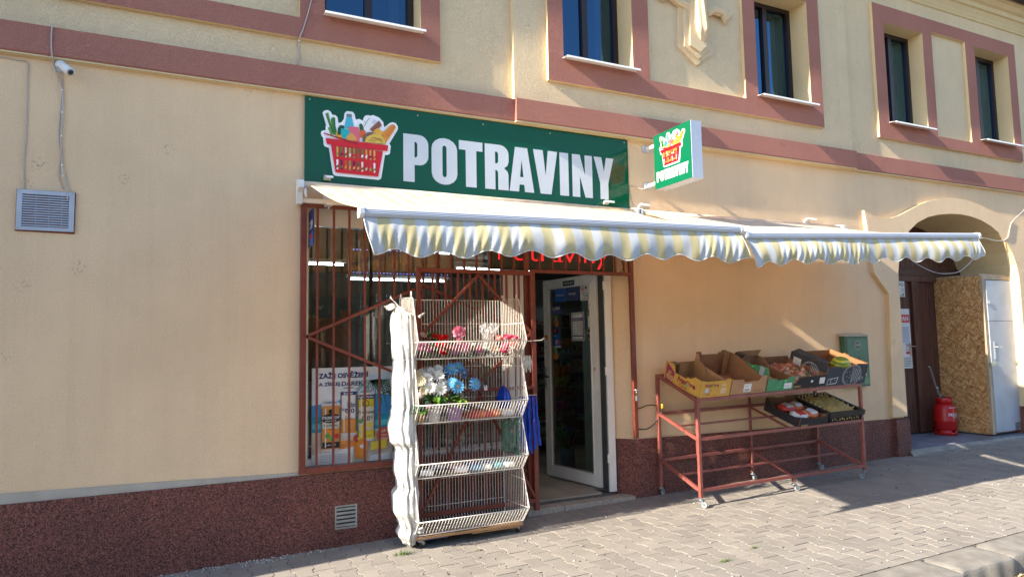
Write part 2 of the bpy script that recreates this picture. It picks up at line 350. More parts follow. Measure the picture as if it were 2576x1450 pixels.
# heavy condensed capitals for the shop signs, unit height; each is (width, outline, holes)
def arcp(cx_, cy_, rx, ry, a0, a1, n=6): return [(cx_ + rx * math.cos(R(a0 + (a1 - a0) * k / n)), cy_ + ry * math.sin(R(a0 + (a1 - a0) * k / n))) for k in range(n + 1)]
LET = {
 'P': (.53, [(0, 0), (.235, 0), (.235, .36), (.30, .36)] + arcp(.33, .56, .20, .20, -90, 0) + arcp(.33, .80, .20, .20, 0, 90) + [(0, 1)], [[(.235, .52), (.27, .52), (.295, .56), (.295, .80), (.27, .845), (.235, .845)]]),
 'O': (.56, arcp(.28, .24, .28, .24, 180, 360, 8) + arcp(.28, .76, .28, .24, 0, 180, 8), [arcp(.28, .22, .045, .06, 180, 360) + arcp(.28, .78, .045, .06, 0, 180)]),
 'T': (.52, [(.145, 0), (.38, 0), (.38, .80), (.52, .80), (.52, 1), (0, 1), (0, .80), (.145, .80)], []),
 'R': (.55, [(0, 0), (.235, 0), (.235, .43), (.27, .43), (.30, .39), (.30, 0), (.54, 0), (.54, .34), (.52, .42), (.44, .49), (.52, .55), (.55, .64), (.55, .80)] + arcp(.34, .80, .21, .20, 0, 90)[1:] + [(0, 1)], [[(.235, .58), (.28, .58), (.305, .62), (.305, .80), (.28, .84), (.235, .84)]]),
 'A': (.58, [(0, 0), (.22, 0), (.235, .16), (.345, .16), (.36, 0), (.58, 0), (.43, 1), (.14, 1)], [[(.25, .33), (.33, .33), (.29, .72)]]),
 'V': (.58, [(.16, 0), (.42, 0), (.58, 1), (.35, 1), (.29, .42), (.23, 1), (0, 1)], []),
 'I': (.24, [(0, 0), (.24, 0), (.24, 1), (0, 1)], []),
 'N': (.54, [(0, 0), (.20, 0), (.20, .50), (.34, 0), (.54, 0), (.54, 1), (.34, 1), (.34, .52), (.21, 1), (0, 1)], []),
 'Y': (.56, [(.165, 0), (.395, 0), (.395, .38), (.56, 1), (.345, 1), (.28, .66), (.215, 1), (0, 1), (.165, .38)], []),
}
def shopword(art, spans, z0, z1, m):
    for ch, x0, x1 in spans:
        w_, out, holes = LET[ch]; f = lambda p: (x0 + p[0] / w_ * (x1 - x0), z0 + p[1] * (z1 - z0))
        loops = [[f(p) for p in out]] + [[f(p) for p in h] for h in holes]; flat = [p for q in loops for p in q]
        tri = geometry.tessellate_polygon([[Vector((a, b, 0)) for a, b in q] for q in loops])
        art.mb.add([art.P(*p) for p in flat], [tuple(t) for t in tri], m)
    art.d += art.eps

BASK = {"outline":[[1.038,3.63],[1.055,3.652],[1.081,3.659],[1.105,3.652],[1.116,3.635],[1.121,3.623],[1.15,3.623],[1.168,3.605],[1.176,3.554],[1.204,3.568],[1.222,3.597],[1.229,3.65],[1.242,3.668],[1.255,3.673],[1.301,3.672],[1.316,3.655],[1.327,3.605],[1.358,3.617],[1.39,3.603],[1.397,3.632],[1.415,3.655],[1.442,3.662],[1.455,3.657],[1.484,3.668],[1.537,3.652],[1.575,3.616],[1.585,3.568],[1.639,3.616],[1.663,3.625],[1.69,3.619],[1.71,3.595],[1.712,3.57],[1.704,3.551],[1.631,3.423],[1.64,3.41],[1.644,3.397],[1.636,3.33],[1.62,3.318],[1.59,3.314],[1.557,3.105],[1.547,3.088],[1.531,3.081],[1.148,3.083],[1.133,3.093],[1.127,3.107],[1.094,3.325],[1.06,3.332],[1.05,3.345],[1.044,3.408],[1.03,3.425],[1.024,3.445],[1.029,3.463],[1.045,3.473],[1.064,3.477],[1.066,3.49],[1.064,3.508],[1.07,3.52]],"leek1":[[1.061,3.625],[1.088,3.639],[1.119,3.51],[1.149,3.446],[1.119,3.453]],"leek2":[[1.108,3.577],[1.121,3.599],[1.146,3.601],[1.149,3.53],[1.164,3.469],[1.151,3.439],[1.124,3.453]],"leek3":[[1.083,3.5],[1.104,3.513],[1.134,3.444],[1.109,3.441]],"cuke":[[1.167,3.448],[1.169,3.506],[1.189,3.537],[1.22,3.538],[1.23,3.519],[1.209,3.495],[1.194,3.452]],"corn":[[1.152,3.431],[1.154,3.468],[1.166,3.477],[1.194,3.457],[1.225,3.413],[1.164,3.417]],"bottle":[[1.245,3.615],[1.291,3.619],[1.309,3.55],[1.296,3.511],[1.227,3.518],[1.23,3.55]],"cap":[[1.246,3.645],[1.291,3.649],[1.292,3.621],[1.245,3.618]],"cyan":[[1.197,3.507],[1.266,3.51],[1.266,3.46],[1.235,3.414],[1.205,3.432],[1.194,3.472]],"pink":[[1.264,3.534],[1.354,3.537],[1.362,3.408],[1.307,3.407],[1.301,3.464],[1.266,3.492]],"jug":[[1.271,3.471],[1.304,3.473],[1.327,3.446],[1.332,3.41],[1.24,3.407],[1.245,3.442]],"egg":[[1.474,3.608],[1.489,3.624],[1.511,3.618],[1.511,3.597],[1.489,3.586],[1.471,3.592]],"eggpl":[[1.356,3.566],[1.379,3.575],[1.397,3.54],[1.395,3.497],[1.374,3.5],[1.361,3.524]],"carrot":[[1.363,3.514],[1.41,3.515],[1.416,3.494],[1.389,3.454],[1.362,3.44]],"choc":[[1.45,3.53],[1.537,3.623],[1.561,3.579],[1.532,3.551],[1.479,3.512]],"basketw":[[1.384,3.411],[1.389,3.464],[1.431,3.501],[1.489,3.508],[1.431,3.411]],"cheese":[[1.489,3.524],[1.516,3.549],[1.548,3.537],[1.574,3.519],[1.558,3.484],[1.489,3.503]],"banana":[[1.405,3.408],[1.421,3.457],[1.484,3.494],[1.542,3.496],[1.585,3.455],[1.59,3.413]],"bread":[[1.569,3.513],[1.639,3.591],[1.665,3.603],[1.684,3.595],[1.688,3.57],[1.585,3.407],[1.564,3.474]],"body":[[1.11,3.353],[1.569,3.341],[1.526,3.107],[1.149,3.11]],"rim":[[1.064,3.405],[1.617,3.402],[1.611,3.348],[1.074,3.354]],"handle":[[1.049,3.452],[1.348,3.388],[1.345,3.374],[1.327,3.375],[1.047,3.442]]}
def basket(art, f, glow=0, hot=False):
    """the basket of groceries printed on both shop signs; f maps wall coordinates to the sign's own"""
    def c(nm, h): return mat(nm + ('_lit' if glow else ''), h, .35, vary=.03, emit=h if glow else None, es=glow)
    red = c('print_red', 'e0341c' if hot else 'd3141f'); wh = c('print_white', 'f2f2f4')
    seq = [('outline', wh), ('leek1', c('print_leek', '5f9a4c')), ('leek3', c('print_leek', '5f9a4c')), ('leek2', c('print_leek_b', '3f8534')), ('corn', c('print_corn', 'e0a52c')), ('cuke', c('print_cuke', '17492f')),
           ('bottle', c('print_bottle', '4cb3cc')), ('cap', c('print_cap', '6d8089')), ('eggpl', c('print_leaf', '2c5a34')), ('carrot', c('print_orange', 'd9601f')), ('egg', c('print_egg', 'ccd0d8')), ('choc', c('print_brown', '8d5638')), ('cyan', c('print_cyan', '1fb0b4')), ('pink', c('print_pink', 'dd6673')),
           ('jug', c('print_jug', 'e09c4a')), ('basketw', c('print_wicker', '7e5a48')), ('cheese', c('print_cheese', 'e7a72f')), ('bread', c('print_bread', 'd78a2b')), ('banana', c('print_banana', 'e0bc4a')), ('body', red), ('rim', red)]
    for k, mm in seq: art.poly([f(*p) for p in BASK[k]], mm)
    art.stroke([f(1.07, 3.615), f(1.128, 3.46)], .006, c('print_cuke', '17492f'), True); art.stroke([f(1.135, 3.59), f(1.145, 3.46)], .005, c('print_cuke', '17492f'), True)
    for k in range(3): art.stroke([f(1.44 + .02 * k, 3.42), f(1.48 + .02 * k, 3.46 - .008 * k), f(1.57, 3.45 - .014 * k)], .004, c('print_brown', '8d5638'), True)
    for k in range(4): art.stroke([f(1.60 + .02 * k, 3.50 + .024 * k), f(1.625 + .02 * k, 3.49 + .03 * k)], .008, c('print_orange', 'd9601f'), True)
    art.stroke([f(1.40, 3.55), f(1.43, 3.61), f(1.45, 3.63)], .004, c('print_cuke', '17492f'), True); art.stroke([f(1.41, 3.58), f(1.40, 3.60)], .003, c('print_cuke', '17492f'))
    dk = c('print_darkred', 'a80f18')
    art.poly([f(*p) for p in BASK['handle']], dk)
    fills = ['c9b24a', '4f7c33', 'b8cf9a', '74b35c', '5ea24a', '3d7431', '4c7d35', 'd79a3f', 'd7a040', 'd9b060']; low = ['f2f2f4', '4a1b4a', 'cf5a1f', '6aa04c', '3f1642', '35633a', 'dfe6d2', 'c2262a', 'cc3a2a', 'f2f2f4']
    for k in range(10):
        x = 1.164 + k * .0363; hw = .0085
        for (z0, z1, cc, cb) in ((3.25, 3.342, fills[k], low[(k + 3) % 10]), (3.137, 3.227, low[k], fills[(k + 5) % 10])):
            pts = [f(x + hw * math.cos(R(a)), (z0 + hw if a > 180 else z1 - hw) + hw * math.sin(R(a))) for a in (180, 225, 270, 315, 360)] + [f(x + hw * math.cos(R(a)), z1 - hw + hw * math.sin(R(a))) for a in (0, 45, 90, 135, 180)]
            art.poly(pts, c('print_' + cc, cc), True)
            art.d += art.eps; art.poly([f(x - hw, z0 + .03), f(x + hw, z0 + .045), f(x + hw, z0 + .02), f(x - hw, z0 + .012)], c('print_' + cb, cb), True); art.d -= art.eps
    art.d += 2 * art.eps
# ---------------------------------------------------------------- setting: ground
def paving_mat():
    m, n, l, p = newmat('concrete_paver'); p.inputs['Roughness'].default_value = .88; p.inputs['Specular IOR Level'].default_value = .25
    at = N(n, 'Attribute'); at.attribute_name = 'shade'; tc = N(n, 'TexCoord')
    r_ = ramp(n, [(.0, (.275, .25, .225)), (.5, (.305, .28, .25)), (1.0, (.335, .305, .27))]); l.new(at.outputs['Fac'], r_.inputs[0])
    a = N(n, 'TexNoise', Scale=2.2, Detail=8.0, Roughness=.7); l.new(tc.outputs['Object'], a.inputs['Vector'])
    ar = ramp(n, [(.3, (.84, .83, .82)), (.65, (1.06, 1.05, 1.03))]); l.new(a.outputs[0], ar.inputs[0])
    g = N(n, 'TexNoise', Scale=240.0, Detail=3.0); l.new(tc.outputs['Object'], g.inputs['Vector'])
    gr = ramp(n, [(.35, (.72, .72, .72)), (.62, (1.08, 1.08, 1.08))]); l.new(g.outputs[0], gr.inputs[0])
    c = mixc(n, l, 1.0, mixc(n, l, 1.0, r_.outputs[0], ar.outputs[0], 'MULTIPLY'), gr.outputs[0], 'MULTIPLY'); l.new(c, p.inputs['Base Color'])
    b = N(n, 'Bump', Strength=.35, Distance=.003); l.new(g.outputs[0], b.inputs['Height']); l.new(b.outputs[0], p.inputs['Normal']); return m
M_paver = paving_mat()
M_sand = mat('joint_sand', (.085, .068, .05), .95, vary=.35, scale=9, bump=.6)
M_asph = mat('asphalt', (.13, .12, .11), .9, vary=.3, scale=3, bump=.8, bscale=150)
M_kerb = mat('kerb_granite', (.235, .215, .185), .85, vary=.22, scale=8, bump=.7, bscale=90)
M_conc = mat('step_concrete', (.27, .25, .22), .85, vary=.25, scale=7, bump=.5)
KY = -2.63
mb = MB()
PW, PL, JT = .143, .2, .005
XA, XB = -2.6, 13.5
attr = []
def brick_outline(w1, w2, hl):
    ys = [(-hl, w1), (-.064, w1), (-.036, w2), (.036, w2), (.064, w1), (hl, w1)]
    return [(x, y) for y, x in ys] + [(-x, y) for y, x in ys[::-1]]
OUT = brick_outline(.0825 - JT / 2, .0605 - JT / 2, .1 - JT / 2); INN = brick_outline(.0825 - JT / 2 - .002, .0605 - JT / 2 - .002, .1 - JT / 2 - .002)
nc = int((XB - XA) / PW)
for i in range(nc):
    cx_ = XA + i * PW
    for j in range(-1, 16):
        cy_ = -.06 - j * PL - (PL / 2 if i % 2 else 0) + .12
        if cy_ + .09 < KY or cy_ > .12: continue
        if cx_ < -1.2 and False: continue
        s_ = rnd.random(); dz = rnd.uniform(-.0016, .0016); tx, ty = rnd.uniform(-.012, .012), rnd.uniform(-.012, .012); dx, dy = rnd.uniform(-.001, .001), rnd.uniform(-.001, .001)
        b = len(mb.v)
        for pts, h in ((INN, 0), (OUT, -.0012), (OUT, -.03)):
            for x, y in pts: mb.v.append((cx_ + x + dx, max(cy_ + y + dy, KY + .004), G(cx_ + x) + dz + tx * x + ty * y + h))
        k = len(OUT); faces = [tuple(b + q for q in range(k))] + [(b + q, b + k + q, b + k + (q + 1) % k, b + (q + 1) % k) for q in range(k)] + [(b + k + q, b + 2 * k + q, b + 2 * k + (q + 1) % k, b + k + (q + 1) % k) for q in range(k)]
        mb.f += faces; mb.m += [0] * len(faces); mb.s += [False] * len(faces); attr += [s_] * len(faces)
mb.mat = [M_paver]
pav = mb.build('pavement'); tag(pav, 'beige interlocking concrete block pavement in front of the shop', kind='structure')
a_ = pav.data.attributes.new('shade', 'FLOAT', 'FACE'); a_.data.foreach_set('value', attr)
# make all brick tops face up
import bmesh
bm = bmesh.new(); bm.from_mesh(pav.data); bmesh.ops.recalc_face_normals(bm, faces=bm.faces); bm.to_mesh(pav.data); bm.free()
mb = MB()
mb.grid(lambda u, v: (XA - 3 + u * 22, KY - .02 + v * (3.2), G(XA - 3 + u * 22) - .0075 + .0015 * math.sin(u * 700 + v * 90)), 200, 10, M_sand)
tag(mb.build('paving_bed'), 'sandy joints between the paving blocks', kind='structure')
mb = MB(); mb.add([(-60, -60, -.26), (80, -60, -.20 + .9), (80, KY - .28, -.15 + .9), (-60, KY - .28, -.2 - .8)], [(0, 1, 2, 3)], M_asph)
mb.v = [(-60, -60, G(-60) - .14), (80, -60, G(80) - .14), (80, 0.3, G(80) - .14), (-60, .3, G(-60) - .14)]
tag(mb.build('road'), 'dark asphalt road below the kerb', kind='structure')
# kerb stones: worn blocks with rounded edges
for i, x0 in enumerate([-3.1, -1.95, -.9, .35, 1.35, 2.5, 3.62, 4.83, 5.45, 6.5, 7.6, 8.8, 9.9, 11.0]):
    x1 = [-1.95, -.9, .35, 1.35, 2.5, 3.62, 4.83, 5.45, 6.5, 7.6, 8.8, 9.9, 11.0, 12.1][i] - .012
    mb = MB(); seed = i * 7.3
    prof = [(0, -.2), (0, -.005), (-.005, 0), (-.10, .002), (-.20, .0), (-.262, -.003), (-.284, -.014), (-.293, -.04), (-.297, -.2)]
    def kf(u, v, x0=x0, x1=x1, seed=seed):
        x = x0 + (x1 - x0) * u; t = v * (len(prof) - 1); k = min(int(t), len(prof) - 2); q = t - k
        y = prof[k][0] * (1 - q) + prof[k + 1][0] * q; z = prof[k][1] * (1 - q) + prof[k + 1][1] * q
        e = min(u, 1 - u) * (x1 - x0); er = -.012 * max(0, 1 - e / .03) if v > .2 else 0
        wob = .008 * math.sin(x * 9 + seed) * (v > .55) + .005 * math.sin(x * 31 + seed) * (v > .5)
        return (x, KY - .004 + y + wob, G(x) + z + er + (.004 * math.sin(x * 17 + seed * 2) if v > .5 else 0))
    mb.grid(kf, 24, 24, M_kerb); mb.add([kf(0, v / 8) for v in range(9)], [tuple(range(9))], M_kerb); mb.add([kf(1, v / 8) for v in range(9)], [tuple(range(9))[::-1]], M_kerb)
    tag(mb.build('kerb'), kind='structure')
# rusty leaf litter and grit in the gutter
mb = MB(); ML = [mat('leaf_rust', (.42, .20, .05), .8), mat('leaf_ochre', (.50, .30, .10), .8), mat('leaf_pale', (.45, .36, .22), .8)]
for k in range(900):
    x = rnd.uniform(4.2, 8.5); y = KY - .31 - abs(rnd.gauss(0, .16)); z = G(x) - .137 + rnd.uniform(.001, .02); a = rnd.uniform(0, 6.28); s_ = rnd.uniform(.008, .022)
    t = rnd.uniform(-.5, .5); pts = [(x + s_ * r_ * math.cos(a + b), y + s_ * r_ * math.sin(a + b) * .7, z + t * s_ * r_ * math.cos(b)) for b, r_ in ((0, 1.3), (1.1, .7), (2.2, .8), (3.14, 1.1), (4.1, .7), (5.2, .8))]
    mb.add(pts, [tuple(range(6))], rnd.choice(ML))
tag(mb.build('leaf_litter', solid=.0008), 'rusty leaf and grit litter lying in the gutter', kind='stuff')
# crumbs, grit and cigarette ends scattered on the blocks
mb = MB(); MC = [mat('grit_pale', (.55, .52, .46), .9), mat('grit_dark', (.06, .05, .045), .9), mat('grit_tan', (.4, .27, .13), .9)]
for k in range(420):
    x = rnd.uniform(.3, 9.5); y = -rnd.uniform(.05, 1) ** .7 * 2.6 + .02; s_ = rnd.choice((.003, .004, .006, .008)); z = G(x) + s_ * .3
    mb.ball((x, y, z), s_ * rnd.uniform(.8, 2), s_, s_ * .6, rnd.choices(MC, (4, 4, 2))[0], n=5, k=3)
for k in range(90):
    x = rnd.gauss(.55, .35); mb.ball((x, -rnd.uniform(.01, .14), G(x) + .004), .007, .006, .005, MC[0], n=5, k=3)
tag(mb.build('grit'), 'small stones and crumbs scattered over the paving', kind='stuff')
M_grass = mat('grass_blade', (.10, .16, .03), .7)
def tuft(x, y, s_, n_, label):
    mb = PM(); 
    for k in range(n_):
        a = rnd.uniform(0, 6.28); r_ = rnd.uniform(0, s_); h = s_ * rnd.uniform(.3, .8); b = rnd.uniform(0, 6.28)
        p = Vector((x + r_ * math.cos(a) * 1.5, y + r_ * math.sin(a) * .6, G(x) - .002)); q = p + Vector((math.cos(b) * h * .6, math.sin(b) * h * .6, h))
        sd_ = Vector((-math.sin(b), math.cos(b), 0)) * .0025
        mb.add([p - sd_, p + sd_, q], [(0, 1, 2)], M_grass)
    o = mb.build('grass_tuft'); tag(o, label, 'weed', 'weeds in the paving joints')
tuft(2.16, -.74, .022, 30, 'small weed growing in the paving just in front of the wire rack')
tuft(1.60, -.52, .06, 110, 'green weed growing at the foot of the white wrapped sheet')
tuft(3.60, -1.95, .045, 60, 'flattened weed in the open paving, left of two')
tuft(4.02, -1.83, .03, 50, 'tiny dark weed in the open paving, right of two')
tuft(3.0, -1.2, .02, 25, 'faint sprig in the paving beyond the rack')

# ---------------------------------------------------------------- the building
B = thing('shop_building', 'two storey cream rendered building with pink bands and red plinth', 'building')
ARCH = [(8.55, -.3), (8.55, 2.45), (8.60, 2.68), (8.70, 2.87), (8.84, 3.03), (9.02, 3.15), (9.26, 3.245), (9.5, 3.295), (9.75, 3.325), (10.0, 3.335), (10.25, 3.32), (10.5, 3.28), (10.74, 3.205), (10.93, 3.11), (11.09, 2.99), (11.22, 2.84), (11.31, 2.66), (11.36, 2.45), (11.36, -.3)]
SHOP = [(.905, .60), (.905, 2.825), (4.262, 2.825), (4.262, -.3), (3.0, -.3), (3.0, .60)]
WINS = [(-1.45, -.57, 4.50, 5.92), (1.05, 1.93, 4.50, 5.92), (3.44, 4.31, 4.50, 5.92), (6.13, 7.03, 4.50, 5.86), (8.59, 9.43, 4.50, 5.92), (10.67, 11.54, 4.50, 5.95)]
def rc(x0, x1, z0, z1): return [(x0, z0), (x0, z1), (x1, z1), (x1, z0)]
mb = MB()
lower = [(-6, -.6), (-6, 3.90), (18, 3.90), (18, -.6)]
# front skin of the ground floor, openings reach the bottom edge so it is outlined as one loop
loop = [(-6, -.6), (-6, 3.9), (18, 3.9), (18, -.6), (11.36, -.6)] + ARCH[::-1] + [(8.55, -.6), (4.262, -.6), (4.262, 2.825), (.905, 2.825), (.905, .60), (3.0, .60), (3.0, -.6)]
tri = geometry.tessellate_polygon([[Vector((a, b, 0)) for a, b in loop]])
mb.add([(a, 0, b) for a, b in loop], [tuple(t) for t in tri], M_wall)
mb.build('wall', B)
# reveals
mb = MB(); V = M_reveal
mb.add([(x, y, z) for x, z in ARCH for y in (0, .86)], [(2 * i, 2 * i + 1, 2 * i + 3, 2 * i + 2) for i in range(len(ARCH) - 1)], V); mb.build('gateway_reveal', B); mb = MB()
mb.add([(.905, 0, .6), (.905, .34, .6), (.905, .34, 2.825), (.905, 0, 2.825)], [(0, 1, 2, 3)], V)
mb.add([(.905, 0, 2.825), (.905, .34, 2.825), (4.262, .34, 2.825), (4.262, 0, 2.825)], [(0, 1, 2, 3)], V)
mb.add([(4.262, 0, -.3), (4.262, 0, 2.825), (4.085, .17, 2.825), (4.085, .17, -.3)], [(0, 1, 2, 3)], M_wall)
mb.add([(4.085, .17, -.3), (4.085, .17, 2.825), (4.085, .34, 2.825), (4.085, .34, -.3)], [(0, 1, 2, 3)], V)
mb.add([(.905, 0, .6), (3.0, 0, .6), (3.0, .34, .6), (.905, .34, .6)], [(0, 1, 2, 3)], M_conc)
mb.add([(3.0, 0, .6), (3.0, .34, .6), (3.0, .34, -.3), (3.0, 0, -.3)], [(0, 1, 2, 3)], V)
mb.build('shopfront_reveal', B)
# upper storey skin with window holes: outer bays at y=0, centre bay 50 mm proud
mb = MB()
for xa, xb, y in ((-6, 2.89, 0), (2.89, 7.8, -.05), (7.8, 18, 0)):
    hs = [rc(*w_) for w_ in WINS if xa < w_[0] < xb]
    loops = [rc(xa, xb, 3.9, 7.0)] + hs; flat = [p for q in loops for p in q]
    tri = geometry.tessellate_polygon([[Vector((a, b, 0)) for a, b in q] for q in loops])
    mb.add([(a, y, b) for a, b in flat], [tuple(t) for t in tri], M_wallup)
    for w_ in WINS:
        if xa < w_[0] < xb:
            p = rc(*w_); q = .32
            mb.add([(a, y, b) for a, b in p] + [(a, q, b) for a, b in p], [(i, (i + 1) % 4, 4 + (i + 1) % 4, 4 + i) for i in range(4)], M_reveal)
    if y < 0: mb.add([(xa, 0, 3.9), (xa, y, 3.9), (xa, y, 7), (xa, 0, 7), (xb, 0, 3.9), (xb, y, 3.9), (xb, y, 7), (xb, 0, 7)], [(0, 1, 2, 3), (7, 6, 5, 4)], M_reveal)
mb.build('upper_wall', B)
# string course, slightly rounded lower arris, its yellow painting in light bounced off the ground
def band(x0, x1, y, z0, z1, m, nm, lip=None):
    mb = MB(); pr = [(0, z1), (y, z1 - .008), (y, z0 + .012), (y + .012, z0), (.0, z0 - .004)]
    mb.prism(pr, x0, x1, m, fr='yz'); o = mb.build(nm, B)
    if lip:
        mb = MB(); mb.prism([(0, z0 - .0045), (y + .009, z0 - .001), (y + .006, z0 - .012), (0, z0 - .02)], x0, x1, lip, fr='yz'); mb.build('band_underside', B)
for x0, x1, y in ((-6, 2.888, -.055), (2.888, 7.81, -.10), (7.81, 18, -.055)): band(x0, x1, y, 3.785, 4.015, M_pink, 'string_course', M_reveal)
# pink window surrounds with sunk panels
for xa, xb, zb, zt, yb, holes in ((-1.75, 2.12, 4.26, 6.16, 0, [WINS[0], WINS[1], (-.36, .84, 4.44, 5.98)]), (3.26, 7.24, 4.25, 6.14, -.05, [WINS[2], WINS[3], (4.53, 5.93, 4.44, 5.96)]), (8.37, 11.74, 4.28, 6.165, 0, [WINS[4], WINS[5], (9.64, 10.44, 4.44, 5.98)])):
    mb = MB()
    mb.prism(rc(xa, xb, zb, zt), yb - .045, yb - .001, M_pink, holes=[rc(*h) for h in holes], msides=M_reveal); mb.build('window_surround', B)
# raised sill: window 3 panel step at bottom (plain render) is the lower frame edge
def window(w_, yb, kind):
    x0, x1, z0, z1 = w_; yg = .20; mb = MB(); f = .055
    mb.prism(rc(x0 + .002, x1 - .002, z0 + .02, z1 - .002), yg - .03, yg + .04, M_dframe, holes=[rc(x0 + f, (x0 + x1) / 2 - .035, z0 + .09, z1 - f), rc((x0 + x1) / 2 + .035, x1 - f, z0 + .09, z1 - f)])
    o = mb.build('window', B, bevel=.004)
    for a, b in ((x0 + f, (x0 + x1) / 2 - .035), ((x0 + x1) / 2 + .035, x1 - f)):
        q = MB(); q.add([(a, yg + .005, z0 + .09), (b, yg + .005, z0 + .09), (b, yg + .005, z1 - f), (a, yg + .005, z1 - f)], [(0, 1, 2, 3)], M_glassup); q.build('pane', o)
    q = MB(); q.prism([(yg - .03, z0 + .03), (yb - .105, z0 - .004), (yb - .11, z0 - .026), (yb - .095, z0 - .022), (yb - .095, z0 - .004), (yg - .03, z0 + .012)], x0 - .012, x1 + .018, M_white, fr='yz'); q.build('sill', o)
    q = MB()   # curtain drop and dark room
    for xs, xe in ((x1 - .20, x1 - .10),):
        q.grid(lambda u, v, xs=xs, xe=xe: (xs + (xe - xs) * u, yg + .13 + .012 * math.sin(u * 20), z0 + (z1 - z0) * v), 12, 2, M_curtain)
    q.build('curtain', o)
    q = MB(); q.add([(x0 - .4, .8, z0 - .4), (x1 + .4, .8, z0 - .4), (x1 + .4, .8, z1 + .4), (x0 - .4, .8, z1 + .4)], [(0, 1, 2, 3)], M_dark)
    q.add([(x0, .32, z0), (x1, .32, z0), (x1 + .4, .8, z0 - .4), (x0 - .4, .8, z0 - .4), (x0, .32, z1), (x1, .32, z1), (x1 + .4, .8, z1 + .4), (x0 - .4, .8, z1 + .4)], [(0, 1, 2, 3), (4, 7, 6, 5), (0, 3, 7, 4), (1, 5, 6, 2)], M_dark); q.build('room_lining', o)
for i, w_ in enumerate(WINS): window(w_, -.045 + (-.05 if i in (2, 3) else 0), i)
# cornice and roof edge
mb = MB(); pr = [(0, 6.38), (-.02, 6.39), (-.03, 6.42), (-.035, 6.425), (-.05, 6.46), (-.09, 6.525), (-.11, 6.53), (-.12, 6.54), (-.12, 6.60), (-.13, 6.605), (-.16, 6.62), (-.20, 6.67), (-.25, 6.69), (-.25, 6.73), (0, 6.73)]
mb.prism(pr, -6, 18, M_reveal, fr='yz'); mb.build('cornice', B)
mb = MB(); mb.prism([(-.32, 6.70), (-.36, 6.71), (-.36, 6.78), (3.0, 8.8), (3.0, 8.7), (-.2, 6.735)], -6, 18, mat('roof_tile', (.035, .03, .03), .7), fr='yz'); mb.build('roof', B)
# relief: bird figure on a stepped shield between the windows
RELM = M_wallup; mb = MB(); y0 = -.05
for k, (g, d) in enumerate(((0, .03), (.075, .055), (.15, .08))):
    pts = [(4.99 + g * .8, 5.62), (4.965 + g * .8, 4.90 + g * .18), (5.215 + g * .1, 4.735 + g * .9), (5.445 - g * .8, 4.905 + g * .35), (5.37 - g * .8, 5.3), (5.36 - g * .8, 5.62)]
    mb.prism(pts, y0 - d, y0 + .01 - .001 * k, RELM)
mb.build('relief_shield', B)
def blob(pts, rads, nm):
    mb = MB(); n_ = len(pts)
    def f(u, v):
        t = v * (n_ - 1); k = min(int(t), n_ - 2); q = t - k; c = Vector(pts[k]).lerp(Vector(pts[k + 1]), q); ra = rads[k] * (1 - q) + rads[k + 1] * q
        d = (Vector(pts[k + 1]) - Vector(pts[k])).normalized(); sx = Vector((d.z, 0, -d.x)); a = 2 * math.pi * u
        ra *= 1 + .10 * math.sin(7 * a + 1); return c + sx * ra * math.cos(a) + Vector((0, 1, 0)) * ra * 1.0 * math.sin(a)
    mb.grid(f, 42, (n_ - 1) * 5, RELM, cu=True); return mb.build(nm, B)
blob([(5.22, -.07, 5.95), (5.22, -.10, 5.6), (5.23, -.12, 5.35), (5.26, -.11, 5.12), (5.28, -.08, 4.98)], [.075, .095, .09, .095, .04], 'relief_body')
blob([(5.14, -.09, 5.38), (4.95, -.085, 5.43), (4.80, -.085, 5.52), (4.74, -.07, 5.60)], [.045, .04, .05, .015], 'relief_arm')
blob([(4.78, -.08, 5.50), (4.745, -.08, 5.40), (4.72, -.07, 5.48)], [.03, .035, .01], 'relief_arm')
blob([(5.37, -.085, 5.37), (5.48, -.10, 5.43), (5.62, -.10, 5.42), (5.66, -.09, 5.30)], [.035, .045, .045, .012], 'relief_arm')
blob([(5.64, -.09, 5.36), (5.70, -.09, 5.40), (5.79, -.08, 5.47)], [.03, .03, .01], 'relief_arm')
# stone-like surround of the gateway, swept shoulder and stepped pier
mb = MB(); outl = [(8.26, .56), (8.335, 2.16), (8.07, 2.43), (8.045, 2.6), (7.99, 3.03), (7.95, 3.25), (8.10, 3.19), (8.28, 3.165), (8.47, 3.18), (8.66, 3.23), (8.9, 3.33), (9.1, 3.41), (9.28, 3.467), (9.55, 3.53), (9.84, 3.562), (10.15, 3.555), (10.45, 3.514), (10.75, 3.45), (11.03, 3.373), (11.31, 3.29), (11.6, 3.18), (11.95, 3.16), (12.05, 3.25), (12.0, 2.6), (11.95, 2.43), (11.68, 2.16), (11.75, .56)]
inn = [(11.361, .56)] + [p for p in ARCH[::-1] if p[1] > 0] + [(8.549, .56)]
loop = outl + inn; mb.prism(loop, -.055, .001, M_wall, msides=M_reveal); mb.build('gateway_surround', B)
